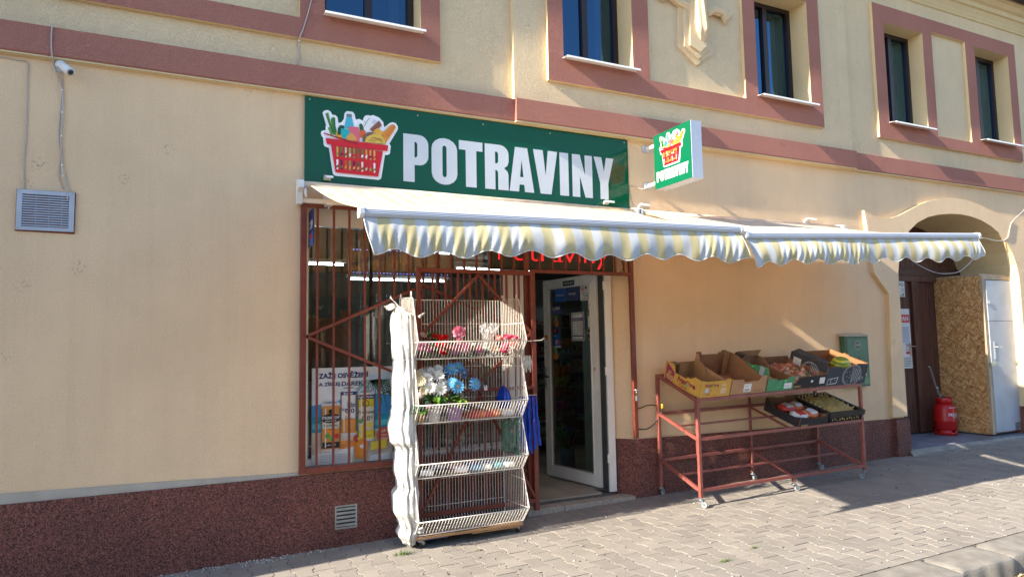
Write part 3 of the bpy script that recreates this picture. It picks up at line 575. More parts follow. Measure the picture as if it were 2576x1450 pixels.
# plinth of red marble chippings, 40 mm proud
M_pc = M_plinth
def plinth(x0, x1, y0, y1, z1, zr=None, nm='plinth'):
    mb = MB(); mb.add([(x0, y0, -.6), (x1, y0, -.6), (x1, y0, zr or z1), (x0, y0, z1), (x0, y1, -.6), (x1, y1, -.6), (x1, y1, zr or z1), (x0, y1, z1)], [(0, 1, 2, 3), (3, 2, 6, 7), (0, 3, 7, 4), (1, 5, 6, 2)], M_pc); mb.build(nm, B)
mb = MB(); ho = rc(1.155, 1.345, .075, .272); mb.prism(rc(-6, 2.985, -.6, .548), -.018, .05, M_pc, holes=[ho]); mb.build('plinth', B)
mb = MB(); mb.prism([(4.262, -.004), (8.62, -.004), (8.62, .4), (8.30, .4), (4.30, .3), (4.085, .17)], -.6, .575, M_pc, fr='xy')
mb.v = [(x, y - (.016 if y < .05 else 0), z if z < 0 else (.585 - (x - 4.2) * .012)) for x, y, z in mb.v]
mb.build('plinth', B)
mb = MB(); mb.box(8.30, 8.565, -.075, .5, -.6, .525, M_pc); mb.build('plinth', B, bevel=.006)
mb = MB(); mb.box(11.345, 18, -.075, .5, -.6, .525, M_pc); mb.build('plinth', B, bevel=.006)
mb = MB(); mb.prism([(-6, .549), (.86, .549), (.86, .575), (-.2, .605), (-1.4, .628), (-6, .65)], -.008, .001, M_greyr); mb.build('render_strip', B)
mb = MB(); mb.box(4.27, 8.33, -.022, -.001, .0, .0, M_reveal)
# plinth air vent
mb = MB(); vm = mat('vent_zinc', (.34, .33, .29), .6, vary=.25, bump=.3)
mb.prism(rc(1.157, 1.343, .077, .27), -.016, -.006, vm, holes=[rc(1.170, 1.330, .090, .257)])
for k in range(5): z = .10 + k * .033; mb.prism([(-.015, z - .002), (-.005, z + .014), (-.0035, z + .012), (-.0135, z - .004)], 1.1705, 1.3295, vm, fr='yz')
mb.box(1.156, 1.344, -.003, -.001, .076, .271, M_black)
tag(mb.build('air_vent'), 'small grey metal louvred vent set low in the red plinth', 'vent')

# ---------------------------------------------------------------- shop front joinery, door, room behind
YG = .125
mb = MB()
mb.prism(rc(.906, 2.998, .601, 2.82), YG - .03, YG + .045, M_pvc, holes=[rc(.948, 2.80, .655, 2.655)])

SW = mb.build('shop_window', B, bevel=.003)
for a, b in ((.948, 2.80),):
    q = MB(); q.add([(a, YG, .655), (b, YG, .655), (b, YG, 2.655), (a, YG, 2.655)], [(0, 1, 2, 3)], M_glass); q.build('pane', SW)
for xm_ in (1.50, 2.14): mb = MB(); mb.box(xm_, xm_ + .03, YG + .05, YG + .09, .66, 2.6, M_black); mb.build('mullion', SW)
mb = MB()
mb.box(3.002, 3.06, .12, .25, .05, 2.42, M_pvc); mb.box(4.0, 4.083, .12, .25, .05, 2.42, M_pvc); mb.box(3.06, 4.0, .12, .25, 2.36, 2.42, M_pvc); mb.box(4.083, 4.26, .172, .25, 2.36, 2.42, M_pvc)
mb.box(3.002, 4.26, .13, .24, 2.425, 2.82, M_pvc)
mb.box(3.985, 3.999, .14, .235, .06, 2.36, mat('seal', (.05, .05, .05), .6))
for z in (.35, 1.25, 2.15): mb.box(3.97, 4.01, .098, .118, z, z + .09, M_pvc)
mb.build('door_frame', B, bevel=.004)
# door leaf: free edge F, hinge edge H
Fx, Fy, Hx, Hy = 3.83, 1.18, 3.965, .235
du = Vector((Hx - Fx, Hy - Fy, 0)); DW = du.length; du.normalize(); dn = Vector((du.y, -du.x, 0))   # outward face looks towards -x
if dn.x > 0: dn = -dn
def D3(u, v, q): p = Vector((Fx, Fy, 0)) + du * u + dn * (-q); return (p.x, p.y, v)
mb = MB()
mb.prism(rc(0, DW, .075, 2.335), 0, .07, M_pvc, fr=D3, holes=[rc(.112, DW - .112, .205, 2.225)])
mb.prism(rc(.098, DW - .098, .19, 2.24), -.006, -.0005, M_pvc, fr=D3, holes=[rc(.112, DW - .112, .205, 2.225)])
for a, b, c_, d_ in ((.0, .0, .112, .13), (DW, 0, DW - .112, .13)): pass
DOOR = mb.build('door', B, bevel=.003)
q = MB(); q.add([D3(.112, .205, .02), D3(DW - .112, .205, .02), D3(DW - .112, 2.225, .02), D3(.112, 2.225, .02)], [(0, 1, 2, 3)], M_doorglass); q.build('pane', DOOR)
q = MB(); q.prism(rc(.02, .052, 1.07, 1.32), -.012, -.001, M_alu, fr=D3); a = D3(.036, 1.215, -.012); b = D3(.036, 1.215, -.055); c_ = D3(.15, 1.21, -.058); q.tube([a, b, c_], .009, M_black, 8); q.box(*[x for t in zip(D3(.032, 1.11, -.014), D3(.04, 1.135, -.011)) for x in sorted(t)], M_black); q.build('handle', DOOR)
# mitre lines of the welded frame corners
q = MB(); ml = mat('weld_line', (.2, .2, .19), .6)
for (u0, v0, u1, v1) in ((0, .075, .112, .205), (0, 2.335, .112, 2.225), (DW, .075, DW - .112, .205), (DW, 2.335, DW - .112, 2.225)): q.bar(D3(u0, v0, -.0002), D3(u1, v1, -.0002), .002, .001, ml)
q.build('corner_joint', DOOR)
def sticker(nm, fn, u, v, label=None, z=-.001, hz=.02):
    ar = Art(D3(u, v, z), du, (0, 0, 1), dn, eps=.0004, start=.0); fn(ar); o = ar.mb.build(nm, DOOR)
    if label: o['label'] = label
K_ = mat('ink_black', (.015, .015, .018), .4); W_ = mat('paper_white', (.70, .70, .69), .5); RD = mat('ink_red', (.62, .03, .03), .4); NV = mat('ink_navy', (.015, .03, .13), .4); OR_ = mat('ink_orange', (.75, .25, .03), .4); BL = mat('ink_blue', (.02, .12, .42), .35); GR = mat('ink_green', (.10, .35, .08), .4); YL = mat('ink_yellow', (.8, .6, .06), .4)
def s_cam(a):
    a.rect(0, 0, .235, .165, W_); a.text('OBJEKT STŘEŽEN', .012, .068, .21, .02, K_, .02); a.text('KAMERAMI', .055, .042, .12, .018, K_, .02); a.text('SE ZÁZNAMEM', .03, .014, .17, .02, K_, .02)
    a.ring(.045, .128, .028, .006, RD); a.disc(.045, .128, .012, K_, n=6); a.stroke([(.025, .148), (.065, .108)], .006, RD); a.rect(.085, .13, .035, .022, K_); a.rect(.10, .10, .006, .03, K_)
    a.ring(.18, .128, .03, .004, K_, n=4); 
    for x in (.168, .192): a.disc(x, .145, .006, K_, n=8); a.stroke([(x, .14), (x, .122), (x + .008, .106)], .005, K_); a.stroke([(x, .122), (x - .008, .106)], .004, K_)
def s_dog(a):
    a.rect(0, 0, .105, .105, W_); a.ring(.052, .053, .045, .009, RD); a.poly([(.03, .035), (.036, .035), (.038, .05), (.062, .05), (.066, .033), (.072, .033), (.07, .06), (.08, .07), (.072, .075), (.064, .064), (.036, .062), (.028, .07)], K_); a.stroke([(.022, .086), (.083, .02)], .008, RD)
def s_hours(a):
    a.rect(0, 0, .222, .315, W_); a.rect(.008, .008, .206, .299, NV); a.rect(.02, .255, .18, .045, W_); a.text('Út - So 7:00', .03, .28, .1, .012, K_); a.text('PRODEJNÍ DOBA', .02, .228, .182, .02, W_, .02); a.rect(.02, .06, .18, .16, W_); a.rect(.02, .018, .18, .028, W_)
    for k, (d_, h) in enumerate((('Pondělí', '7.00 - 20.00'), ('Úterý', '7.00 - 20.00'), ('Středa', '7.00 - 20.00'), ('Čtvrtek', '7.00 - 20.00'), ('Pátek', '7.00 - 20.00'), ('Sobota', '7.00 - 20.00'), ('Neděle', '8.00 - 19.00'))): a.text(d_, .028, .2 - k * .022, .05, .01, K_, .02, True); a.text(h, .09, .2 - k * .022, .1, .012, K_, .03, True)
    a.d += .0004; a.text('Vstup na vlastní', .03, .026, .14, .01, K_)
def s_o2(a): a.rect(0, 0, .19, .095, NV); a.rect(0, 0, .19, .03, BL); a.text('O', .012, .04, .03, .034, W_, .03); a.text('2', .044, .033, .012, .016, W_, .03); a.text('SIM', .065, .04, .095, .038, W_, .03); a.rect(.07, .012, .06, .014, RD)
def s_18(a): a.rect(-.005, .03, .05, .06, GR); a.disc(.022, 0, .042, OR_, ry=.045); a.ring(.022, 0, .034, .006, K_); a.text('18', .006, -.012, .032, .026, K_, .03)
def s_km(a): a.rect(0, 0, .21, .06, K_); a.text('K+M+B+2024', .02, .02, .17, .022, W_, 0)
def s_ph(a): a.rect(0, 0, .09, .23, NV); a.rect(.03, -.0, .12, .15, BL); a.rect(.035, -.005, .11, .015, W_); a.text('NABÍJENÍ', .01, .12, .07, .014, W_, .02); a.disc(.11, .06, .025, RD); a.rect(.045, .03, .045, .05, mat('ink_sky', (.25, .5, .75), .4)); a.rect(.02, .17, .05, .03, RD)
def s_wt(a): a.rect(0, 0, .07, .15, W_); a.rect(.005, .125, .06, .015, K_); [a.text(t, .012, .095 - k * .035, .035, .012, K_, .02, True) for k, t in enumerate(('- 10', '= 80', '+ 12'))]
def s_ov(a): a.disc(.045, .055, .048, K_, ry=.058); a.ring(.045, .055, .045, .003, W_, ry=.054); a.text('KELIMEK', .01, .052, .07, .016, W_, .02); a.text('kavy', .028, .032, .035, .01, W_)
sticker('sticker', s_cam, .667, 2.058, 'white camera surveillance warning sticker', .018); sticker('sticker', s_dog, .80, 1.955, 'round no dogs sticker', .018); sticker('sticker', s_hours, .50, 1.618, 'dark blue opening hours panel', .018)
sticker('sticker', s_o2, .135, 1.938, 'blue SIM card sticker', .018); sticker('sticker', s_18, .18, 1.45, 'orange age limit sticker', .018); sticker('sticker', s_18, .20, 1.83, None, .018); sticker('sticker', s_km, .383, 2.24, 'black chalk blessing label at top of door'); sticker('sticker', s_ph, .15, 1.552, None, .018)
sticker('sticker', s_wt, .785, 1.765, None, .018); sticker('sticker', s_ov, .765, 1.64, 'black oval sticker', .018)
sticker('sticker', lambda a: (a.rect(0, 0, .22, .15, BL), a.text('O2 Dobij si', .03, .06, .15, .025, W_, .02), a.rect(.23, 0, .22, .15, NV), a.text('Family', .27, .06, .12, .03, W_, .01)), .2, 2.07, 'pair of blue mobile operator stickers', .018)
sticker('sticker', lambda a: a.disc(.035, .03, .03, OR_, ry=.032), .01, 1.636); sticker('sticker', lambda a: (a.disc(.03, .03, .026, W_, ry=.03), a.rect(.015, .03, .03, .004, K_)), .008, 1.522); sticker('sticker', lambda a: a.poly([(0, 0), (.02, .008), (.022, .04), (.004, .045)], OR_), .885, 1.29)
# room
mb = MB(); X0, X1, Y0, Y1, Z0, Z1 = .6, 8.0, .30, 5.2, .055, 2.78
mb.add([(X0, Y1, Z0), (X1, Y1, Z0), (X1, Y1, Z1), (X0, Y1, Z1), (X0, Y0, Z0), (X1, Y0, Z0), (X1, Y0, Z1), (X0, Y0, Z1)], [(0, 1, 2, 3), (4, 0, 3, 7), (1, 5, 6, 2)], M_intwall)
mb.build('interior_wall', B)
mb = MB(); mb.add([(X0, .34, Z1), (X1, .34, Z1), (X1, Y1, Z1), (X0, Y1, Z1)], [(0, 1, 2, 3)], M_ceil); mb.build('ceiling', B)
mb = MB(); mb.box(4.09, 8.0, .30, .34, -.3, 2.85, M_intwall); mb.box(.5, .9, .30, .34, -.3, 2.85, M_intwall); mb.box(.9, 3.0, .30, .34, -.3, .6, M_intwall); mb.build('interior_wall', B)
mb = MB(); mt = mat('floor_tile', (.34, .29, .22), .55, vary=.18, scale=3)
mg = mat('tile_grout', (.10, .09, .08), .9)
mb.add([(X0, .30, .052), (X1, .30, .052), (X1, Y1, .052), (X0, Y1, .052)], [(0, 1, 2, 3)], mg)
for i in range(25):
    for j in range(-1, 16):
        x = .6 + i * .3; y = .10 + j * .3 + (.15 if i % 2 else 0)
        ya, yb = max(y + .003, .305 if not 2.9 < x < 3.9 else .13), y + .297
        if yb > ya: mb.box(x + .003, x + .297, ya, yb, .040, .058, mt)
mb.box(3.02, 4.06, .1, .30, .0, .0385, mg)
tag(mb.build('floor'), 'beige tiled shop floor inside the doorway', kind='structure')
mb = MB(); ms = mat('terrazzo', (.36, .31, .25), .7, vary=.3, scale=60, bump=.2, bscale=90)
for a, b in ((2.96, 3.35), (3.355, 3.80), (3.805, 4.20)): mb.box(a, b, -.045, .128, -.2, .022, ms)
tag(mb.build('doorstep', bevel=.006), 'speckled terrazzo doorstep', kind='structure')
# gateway floor and apron
mb = MB(); mf = mat('painted_screed', (.20, .21, .25), .55, vary=.3, scale=4, bump=.2)
mb.box(8.57, 11.34, -.06, 1.3, -.3, .125, mf); tag(mb.build('gateway_floor'), kind='structure')
mb = MB(); mb.prism([(8.48, -.15), (8.9, -.24), (9.5, -.20), (11.0, -.24), (13, -.26), (13, -.061), (8.54, -.061)], -.2, .1, M_conc, fr='xy')
mb.v = [(x, y, (G(x) + .012 if y < -.1 else .122) if z > 0 else z) for x, y, z in mb.v]; tag(mb.build('gateway_apron'), kind='structure')
# wooden gate
M_gate = wood('stained_boards', (.045, .016, .010), (.11, .042, .026), (3, 3, .35)); M_gdark = wood('stained_rail', (.035, .014, .010), (.075, .03, .02), (.4, 3, 3))
GY = .82; mb = MB(); x = 8.5
while x < 11.4:
    wd = rnd.choice((.11, .12, .125)); top = 3.34; mb.box(x + .003, x + wd - .003, GY + rnd.uniform(0, .004), GY + .04, .14, top, M_gate); x += wd
gate = mb.build('wooden_gate', B, bevel=.004)
mb = MB(); mb.box(8.5, 11.4, GY - .035, GY - .001, 2.53, 2.66, M_gdark); mb.box(8.5, 11.4, GY - .05, GY - .001, 2.44, 2.53, M_gate); mb.box(9.70, 9.82, GY - .03, GY - .001, .15, 2.44, M_gdark); mb.box(10.07, 10.21, GY - .045, GY - .001, .15, 2.53, M_gate); mb.box(9.1, 9.7, GY - .02, GY - .001, .15, .42, mat('grey_patch_board', (.16, .15, .16), .8, bump=.5)); mb.build('gate_rail', gate, bevel=.004)
mb = MB(); mb.box(9.92, 9.95, GY - .05, GY - .002, 1.30, 1.50, M_steel); mb.tube([(9.935, GY - .05, 1.45), (9.935, GY - .09, 1.45), (9.99, GY - .10, 1.45)], .008, M_steel); mb.build('handle', gate)
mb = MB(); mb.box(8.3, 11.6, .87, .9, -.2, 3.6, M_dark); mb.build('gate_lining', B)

# unseen block added at the left, its stepped depths shaped to shade this wall
NB = thing('shade_block', 'unseen stepped block at far left, added to shade the shop wall', 'building', (-3.2, 0, 0))
mb = PM(); mb.box(-12, -3.0, -.44, 1.0, 5.5, 8.6, M_wallup); mb.box(-12, -2.998, -.515, 1.0, 3.9, 5.499, M_wallup); mb.box(-12, -3.0, -.70, 1.0, -.5, 3.9, M_wall); mb.part('wall', NB, bevel=.01)
mb = PM(); mb.box(-12, -2.99, -.73, 1.0, -.4, .5, M_plinth); mb.part('plinth', NB)
# house across the street, seen only as a reflection
OB = thing('opposite_house', 'plain house with tiled roof across the street', 'building', (3, -19, 0))
mb = PM(); mb.box(-14, 20, -25, -19, -.3, 4.2, mat('opp_render', (.30, .27, .22), .9)); mb.part('wall', OB)
mb = PM(); mb.prism([(-25.5, 4.2), (-22, 6.8), (-18.6, 4.2)], -14.3, 20.3, mat('opp_roof', (.18, .07, .045), .8), fr='yz'); mb.part('roof', OB)
for k in range(8):
    mb = PM(); mb.box(-12 + k * 4, -10.8 + k * 4, -18.99, -18.96, 1.2, 2.8, M_dframe); mb.part('window', OB)
# a few street trees opposite
M_leaf = mat('foliage', (.05, .085, .02), .7, vary=.4, scale=2); M_bark = mat('bark', (.09, .07, .05), .9, bump=.6)
tp = None
for k, x in enumerate((-4.5, 3.5, 9.5)):
    if tp is None:
        tp = thing('street_tree', 'leafy street tree opposite, leftmost of three', 'tree', (x, -13, -.2), 'trees across the street')
        mb = MB(); mb.tube([(0, 0, 0), (.05, 0, 1.5), (.1, .1, 3.2)], lambda t: .16 - .09 * t, M_bark, 8)
        for a in range(5): mb.tube([(.05, 0, 2.0 + a * .2), (math.cos(a * 1.3), math.sin(a * 1.3), 3.0 + a * .25)], lambda t: .06 - .04 * t, M_bark, 5)
        mb.build('trunk', tp); mb = MB()
        for q in range(2600):
            a, b = rnd.uniform(0, 6.28), rnd.uniform(-1, 1); rr = (rnd.random() ** .4) * (1.5 + .35 * math.sin(a * 3) + .2 * math.sin(b * 9)); c0 = Vector((rr * math.cos(a) * math.sqrt(1 - b * b), rr * math.sin(a) * math.sqrt(1 - b * b), 3.7 + rr * b * 1.0))
            n_ = Vector((rnd.gauss(0, 1), rnd.gauss(0, 1), rnd.gauss(0, 1))).normalized(); t_ = n_.orthogonal().normalized() * .10; s_ = n_.cross(t_)
            mb.add([c0 + t_, c0 + s_, c0 - t_, c0 - s_], [(0, 1, 2, 3)], M_leaf)
        mb.build('crown', tp)
    else:
        c_ = copy_tree(tp); c_['label'] = 'leafy street tree opposite, %s of three' % ('middle one', 'rightmost')[k - 1]; c_.location.x = x; c_.rotation_euler.z = k * 1.7
# ---------------------------------------------------------------- fascia sign
M_green = mat('sign_green', (.0, .078, .034), .12, vary=.03, spec=.32)
t = thing('fascia_sign', 'long dark green fascia sign with shopping basket and white word POTRAVINY', 'sign', (2.57, -.02, 3.38))
mb = PM(); mb.box(.89, 4.255, -.022, -.002, 3.005, 3.758, M_green); mb.part('panel', t, bevel=.001)
ar = Art((0, -.0225, 0)); basket(ar, lambda a, b: (a, b)); ar.mb.part('basket_print', t)
ar = Art((0, -.0225, 0), start=.0015); SP = [('P', 1.761, 2.001), ('O', 2.032, 2.287), ('T', 2.305, 2.549), ('R', 2.572, 2.827), ('A', 2.832, 3.105), ('V', 3.10, 3.377), ('I', 3.402, 3.506), ('N', 3.55, 3.793), ('Y', 3.815, 4.062)]
shopword(ar, SP, 3.09, 3.535, mat('letter_white', (.62, .66, .70), .3, vary=.03)); ar.mb.part('lettering', t)
mb = PM()
for x, z in ((.93, 3.735), (1.9, 3.72), (2.56, 3.72), (3.3, 3.72), (4.21, 3.73)): mb.lathe([(.0, -.028), (.007, -.026), (.007, -.022)], (x, 0, z), M_steel, 8, ax=Matrix(((1, 0, 0), (0, 0, 1), (0, 1, 0))))
mb.part('screw', t)
# projecting light box
t = thing('projecting_sign', 'small lit green box sign with basket standing out from the wall on brackets', 'sign', (4.52, -.5, 3.5))
M_gl = mat('sign_green_lit', (.0, .115, .050), .35, vary=.02, spec=.3)
MF = mat('sign_frame', (.50, .53, .60), .4, metal=.3, vary=.03)
mb = PM(); mb.box(4.455, 4.590, -.80, -.215, 3.19, 3.77, MF); mb.part('box', t, bevel=.003)
mb = PM(); mb.box(4.449, 4.454, -.797, -.218, 3.193, 3.767, M_gl); mb.part('face', t)
ar = Art((4.448, -.218, 3.193), u=(0, -1, 0), nrm=(-1, 0, 0), eps=.0004)
sc_ = .60; f = lambda a, b: (.095 + (a - 1.03) * sc_ * 1.0, .20 + (b - 3.083) * sc_ * .98)
basket(ar, f, hot=True); ar.mb.part('basket_print', t)
ar = Art((4.448, -.218, 3.193), u=(0, -1, 0), nrm=(-1, 0, 0)); k = .50 / 2.3; x0 = .035
shopword(ar, [(c, x0 + (a - 1.761) * k, x0 + (b - 1.761) * k) for c, a, b in SP], .065, .175, mat('letter_lit', (.62, .62, .62), .4)); ar.mb.part('lettering', t)
for z in (3.28, 3.69):
    mb = PM(); mb.box(4.46, 4.55, -.012, -.001, z - .035, z + .035, M_alu); mb.box(4.50, 4.53, -.214, -.012, z - .018, z + .018, M_white); mb.part('bracket', t, bevel=.002)
mb = PM()
for y, z in ((-.802, 3.35), (-.802, 3.6)): mb.lathe([(.004, 0), (.004, .004)], (4.525, y, z), M_steel, 6)
mb.part('screw', t)

# ---------------------------------------------------------------- awnings
YW, CR = (.66, .55, .24), (.72, .72, .68)
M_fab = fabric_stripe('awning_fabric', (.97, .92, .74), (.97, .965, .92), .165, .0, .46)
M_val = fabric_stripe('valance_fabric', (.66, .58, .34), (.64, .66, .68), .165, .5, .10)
def awning(label, bx0, bx1, bz, F0, F1, drop, hooks, nscal, seed, bz1=None):
    """fabric from a wall roller (y=-.14) to a front bar F0..F1; striped valance hanging from the bar"""
    t = thing('awning', label, 'awning', (bx0, 0, bz), 'striped awnings over the shop front'); r_ = random.Random(seed)
    bz1 = bz1 or bz
    F0, F1 = Vector(F0), Vector(F1); B0, B1 = Vector((bx0 + .03, -.15, bz)), Vector((bx1 - .03, -.15, bz1))
    NU, NV = 90, 16; mb = PM(); uvs = []
    def ff(u, v):
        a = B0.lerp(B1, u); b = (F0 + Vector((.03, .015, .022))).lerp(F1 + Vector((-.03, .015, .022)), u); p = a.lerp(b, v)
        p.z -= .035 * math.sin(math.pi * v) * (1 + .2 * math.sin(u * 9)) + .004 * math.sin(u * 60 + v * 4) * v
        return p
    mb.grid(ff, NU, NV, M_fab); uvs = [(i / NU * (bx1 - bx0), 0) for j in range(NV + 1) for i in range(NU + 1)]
    o = mb.part('canopy', t, solid=.0012)
    def setuv(o, uvs):
        l = o.data.uv_layers.new(name='UVMap')
        for p in o.data.polygons:
            for li in p.loop_indices: l.data[li].uv = uvs[o.data.loops[li].vertex_index]
    setuv(o, uvs)
    mb = PM()   # roller and back rail
    mb.tube([(bx0, -.13, bz), (bx1, -.13, bz1)], .032, M_fab, 14); o = mb.part('roller', t); l = o.data.uv_layers.new(name='UVMap')
    mb = PM(); mb.box(bx0 - .04, bx1 + .02, -.085, -.045, bz - .14, bz - .10, M_pvc); mb.part('back_rail', t, bevel=.004)
    for x, zz in ((bx0 - .06, bz), (bx1 + .02, bz1)):
        mb = PM(); mb.prism([(-.02, zz - .155), (-.09, zz - .155), (-.11, zz - .06), (-.175, zz - .03), (-.175, zz + .03), (-.11, zz + .05), (-.02, zz + .05)], x, x + .045, M_white, fr='yz')
        mb.lathe([(.0, .0), (.03, .0), (.032, .02), (.026, .05), (.0, .05)], (x + .05, -.13, zz), M_white, 12, ax=Matrix(((0, 0, 1), (0, 1, 0), (-1, 0, 0)))); mb.part('end_bracket', t, bevel=.003)
    mb = PM(); mb.tube([(bx0 - .0, -.15, bz - .03), (bx0 + .0, -.16, bz - .07), (bx0 + .005, -.16, bz - .11)], .011, M_white, 8)
    for k in range(2): pass
    mb.part('crank_eye', t)
    for x in hooks:
        zz = bz + (bz1 - bz) * (x - bx0) / (bx1 - bx0); mb = PM(); pr = [(-.003, zz - .16), (-.012, zz - .16), (-.012, zz + .075), (-.06, zz + .10), (-.13, zz + .085), (-.145, zz + .075), (-.14, zz + .095), (-.06, zz + .118), (-.003, zz + .10)]
        mb.prism(pr, x - .03, x + .03, M_white, fr='yz'); mb.box(x - .03, x + .03, -.16, -.045, zz - .16, zz - .145, M_white); mb.tube([(x, -.10, zz - .20), (x, -.10, zz - .145)], .006, M_steel, 6); mb.part('wall_hook', t, bevel=.002)
    # folding arms
    for s_, xs in ((1, bx0 + .35), (-1, bx1 - .35)):
        mb = PM(); fz = (F0.z + F1.z) / 2 - .02; elbow = Vector((xs + s_ * .75, -.95, (bz + fz) / 2 - .10)); e2 = Vector((xs + s_ * .15, F0.y + .09, fz))
        mb.bar((xs, -.10, bz - .10), elbow, .045, .035, M_white); mb.bar(elbow, e2, .04, .03, M_white); mb.lathe([(.035, -.03), (.035, .03), (0, .03)], elbow, M_white, 10); mb.part('arm', t, bevel=.003)
    # ribbed front bar
    mb = PM(); d = (F1 - F0)
    prof = [(.0, .030), (-.022, .026), (-.030, .014), (-.0265, .010), (-.031, .004), (-.0275, .0), (-.031, -.006), (-.026, -.018), (-.012, -.030), (.03, -.030), (.045, .0), (.03, .03)]
    mb.add([tuple(q + Vector((0, a, b))) for q in (F0, F1) for a, b in prof], [(i, (i + 1) % 12, 12 + (i + 1) % 12, 12 + i) for i in range(12)], M_alu2)
    mb.part('front_bar', t)
    for q, s_ in ((F0, -1), (F1, 1)):
        mb = PM(); mb.prism([(q.y + a * 1.15, q.z + b * 1.15) for a, b in prof], q.x + s_ * .001, q.x + s_ * .028, M_white, fr='yz'); mb.part('end_cap', t, bevel=.004)
    # valance: gathers, wind-blown ends, scalloped binding
    L = d.length; NU, NV = 220, 16; ph = [r_.uniform(0, 6.28) for _ in range(6)]
    def lean(u): return .10 * math.exp(-u / .035) * 0 + .0
    def dr(u): return drop * (1 - .10 * abs(math.sin(math.pi * (u * nscal + .5))) ** 1.0) if False else drop + .008 - .045 * (0.5 - .5 * math.cos(2 * math.pi * (u * nscal + .0)))
    def vf(u, v):
        p = F0.lerp(F1, u) + Vector((0, -.006, -.028)); h = dr(u) * v; x = u * L
        wv = .26 * (.022 * math.sin(x * 10.5 + ph[0]) + .012 * math.sin(x * 23 + ph[1]) + .010 * math.sin(x * 41 + ph[2] + v * 3)) * v ** 1.3
        belly = -.05 * math.sin(v * 2.2) * (1 + .35 * math.sin(x * 3.1 + ph[3]))
        sw = .06 * v ** 1.6 * (math.exp(-u * L / .3) * .9 + .1)       # lower edge is blown to the right
        if u > .97: sw += .05 * v * v * (u - .97) / .03
        cr_ = .006 * math.sin(x * 95 + v * 9 + ph[4]) * v * (math.sin(x * 2.3 + ph[5]) > .2)
        return p + Vector((sw, belly + wv + cr_, -h * (1 - .04 * math.sin(x * 5 + ph[2]))))
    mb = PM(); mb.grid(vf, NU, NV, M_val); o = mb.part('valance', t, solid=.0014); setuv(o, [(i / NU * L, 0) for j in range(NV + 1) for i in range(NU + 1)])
    mb = PM(); edge = [vf(0, v / 8) for v in range(8)] + [vf(i / 220, 1.0) for i in range(221)] + [vf(1, 1 - v / 8) for v in range(1, 8)]
    mb.tube(edge, .0045, mat('binding', (.70, .68, .62), .7), 5); mb.part('binding', t)
    return t
M_alu2 = mat('bar_enamel', (.58, .62, .70), .28, vary=.03)
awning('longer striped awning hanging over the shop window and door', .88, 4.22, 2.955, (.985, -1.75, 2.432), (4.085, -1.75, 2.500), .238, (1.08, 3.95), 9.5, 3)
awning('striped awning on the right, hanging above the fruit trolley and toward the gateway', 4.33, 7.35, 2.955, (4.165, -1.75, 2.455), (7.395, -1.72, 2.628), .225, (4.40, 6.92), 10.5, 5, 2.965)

# ---------------------------------------------------------------- red-brown security grille and folded gate
t = thing('window_grille', 'red-brown steel bar grille with star pattern fixed over the shop front', 'grille', (.9, -.03, .58))
def gbar(mb, a, b, w_=.022, h=.022, m=M_grille): mb.bar(a, b, w_, h, m)
mb = PM(); yg = -.03
gbar(mb, (.885, yg, .565), (.885, yg, 2.835), .05, .035); gbar(mb, (.911, yg, 2.81), (4.26, yg, 2.81), .035, .045); gbar(mb, (.911, yg, .585), (3.0, yg, .585), .035, .045)
gbar(mb, (4.235, yg, .60), (4.235, yg, 2.787), .045, .04); gbar(mb, (3.035, yg, 2.305), (4.212, yg, 2.305), .035, .035); gbar(mb, (2.99, yg, .09), (2.99, yg, 2.787), .045, .045); mb.part('frame', t, bevel=.002)
xs = [1.001, 1.138, 1.271, 1.405, 1.534, 1.669, 1.804, 1.940, 2.074, 2.209, 2.342, 2.468, 2.596, 2.726, 2.86]
for x in xs: mb = PM(); gbar(mb, (x, yg, .608), (x, yg, 2.787), .018, .018); mb.part('bar', t)
for x in (3.14, 3.29, 3.44, 3.59, 3.74, 3.89, 4.04, 4.15): mb = PM(); gbar(mb, (x, yg, 2.323), (x, yg, 2.787), .018, .018); mb.part('bar', t)
mb = PM(); yd = yg - .02
for a, b in (((.905, 1.69), (1.937, 2.14)), ((1.937, 2.14), (2.97, 1.69)), ((.905, 1.69), (1.937, 1.25)), ((1.937, 1.25), (2.97, 1.69))): gbar(mb, (a[0], yd, a[1]), (b[0], yd, b[1]), .02, .024)
mb.part('diagonal_bar', t)
t = thing('folding_gate', 'open red-brown steel bar gate folded back against the window grille', 'gate', (2.4, -.09, .05))
mb = PM(); y2 = -.085
for a, b, w_ in (((1.875, y2, .10), (1.875, y2, 2.30), .04), ((3.025, y2, .03), (3.025, y2, 2.30), .045), ((1.896, y2, 2.275), (3.002, y2, 2.275), .04), ((1.896, y2, .12), (3.002, y2, .12), .04), ((1.896, y2, 1.18), (3.002, y2, 1.18), .03)): gbar(mb, a, b, w_, w_)
mb.part('frame', t, bevel=.002)
for x in (2.01, 2.133, 2.255, 2.375, 2.501, 2.626, 2.75, 2.88): mb = PM(); gbar(mb, (x, y2, .141), (x, y2, 2.254), .018, .018); mb.part('bar', t)
mb = PM(); y3 = y2 - .02
for a, b in (((1.90, 1.70), (2.449, 2.24)), ((2.449, 2.24), (3.0, 1.70)), ((1.90, 1.70), (2.449, 1.25)), ((2.449, 1.25), (3.0, 1.70)), ((1.90, .16), (2.449, 1.15)), ((2.449, 1.15), (3.0, .16))): gbar(mb, (a[0], y3, a[1]), (b[0], y3, b[1]), .018, .022)
mb.part('diagonal_bar', t)
t = thing('padlock', 'small steel padlock hanging from the right post of the grille', 'padlock', (4.235, -.075, 1.0))
mb = PM(); mb.box(4.212, 4.258, -.085, -.065, .985, 1.04, M_steel); mb.part('body', t, bevel=.004)
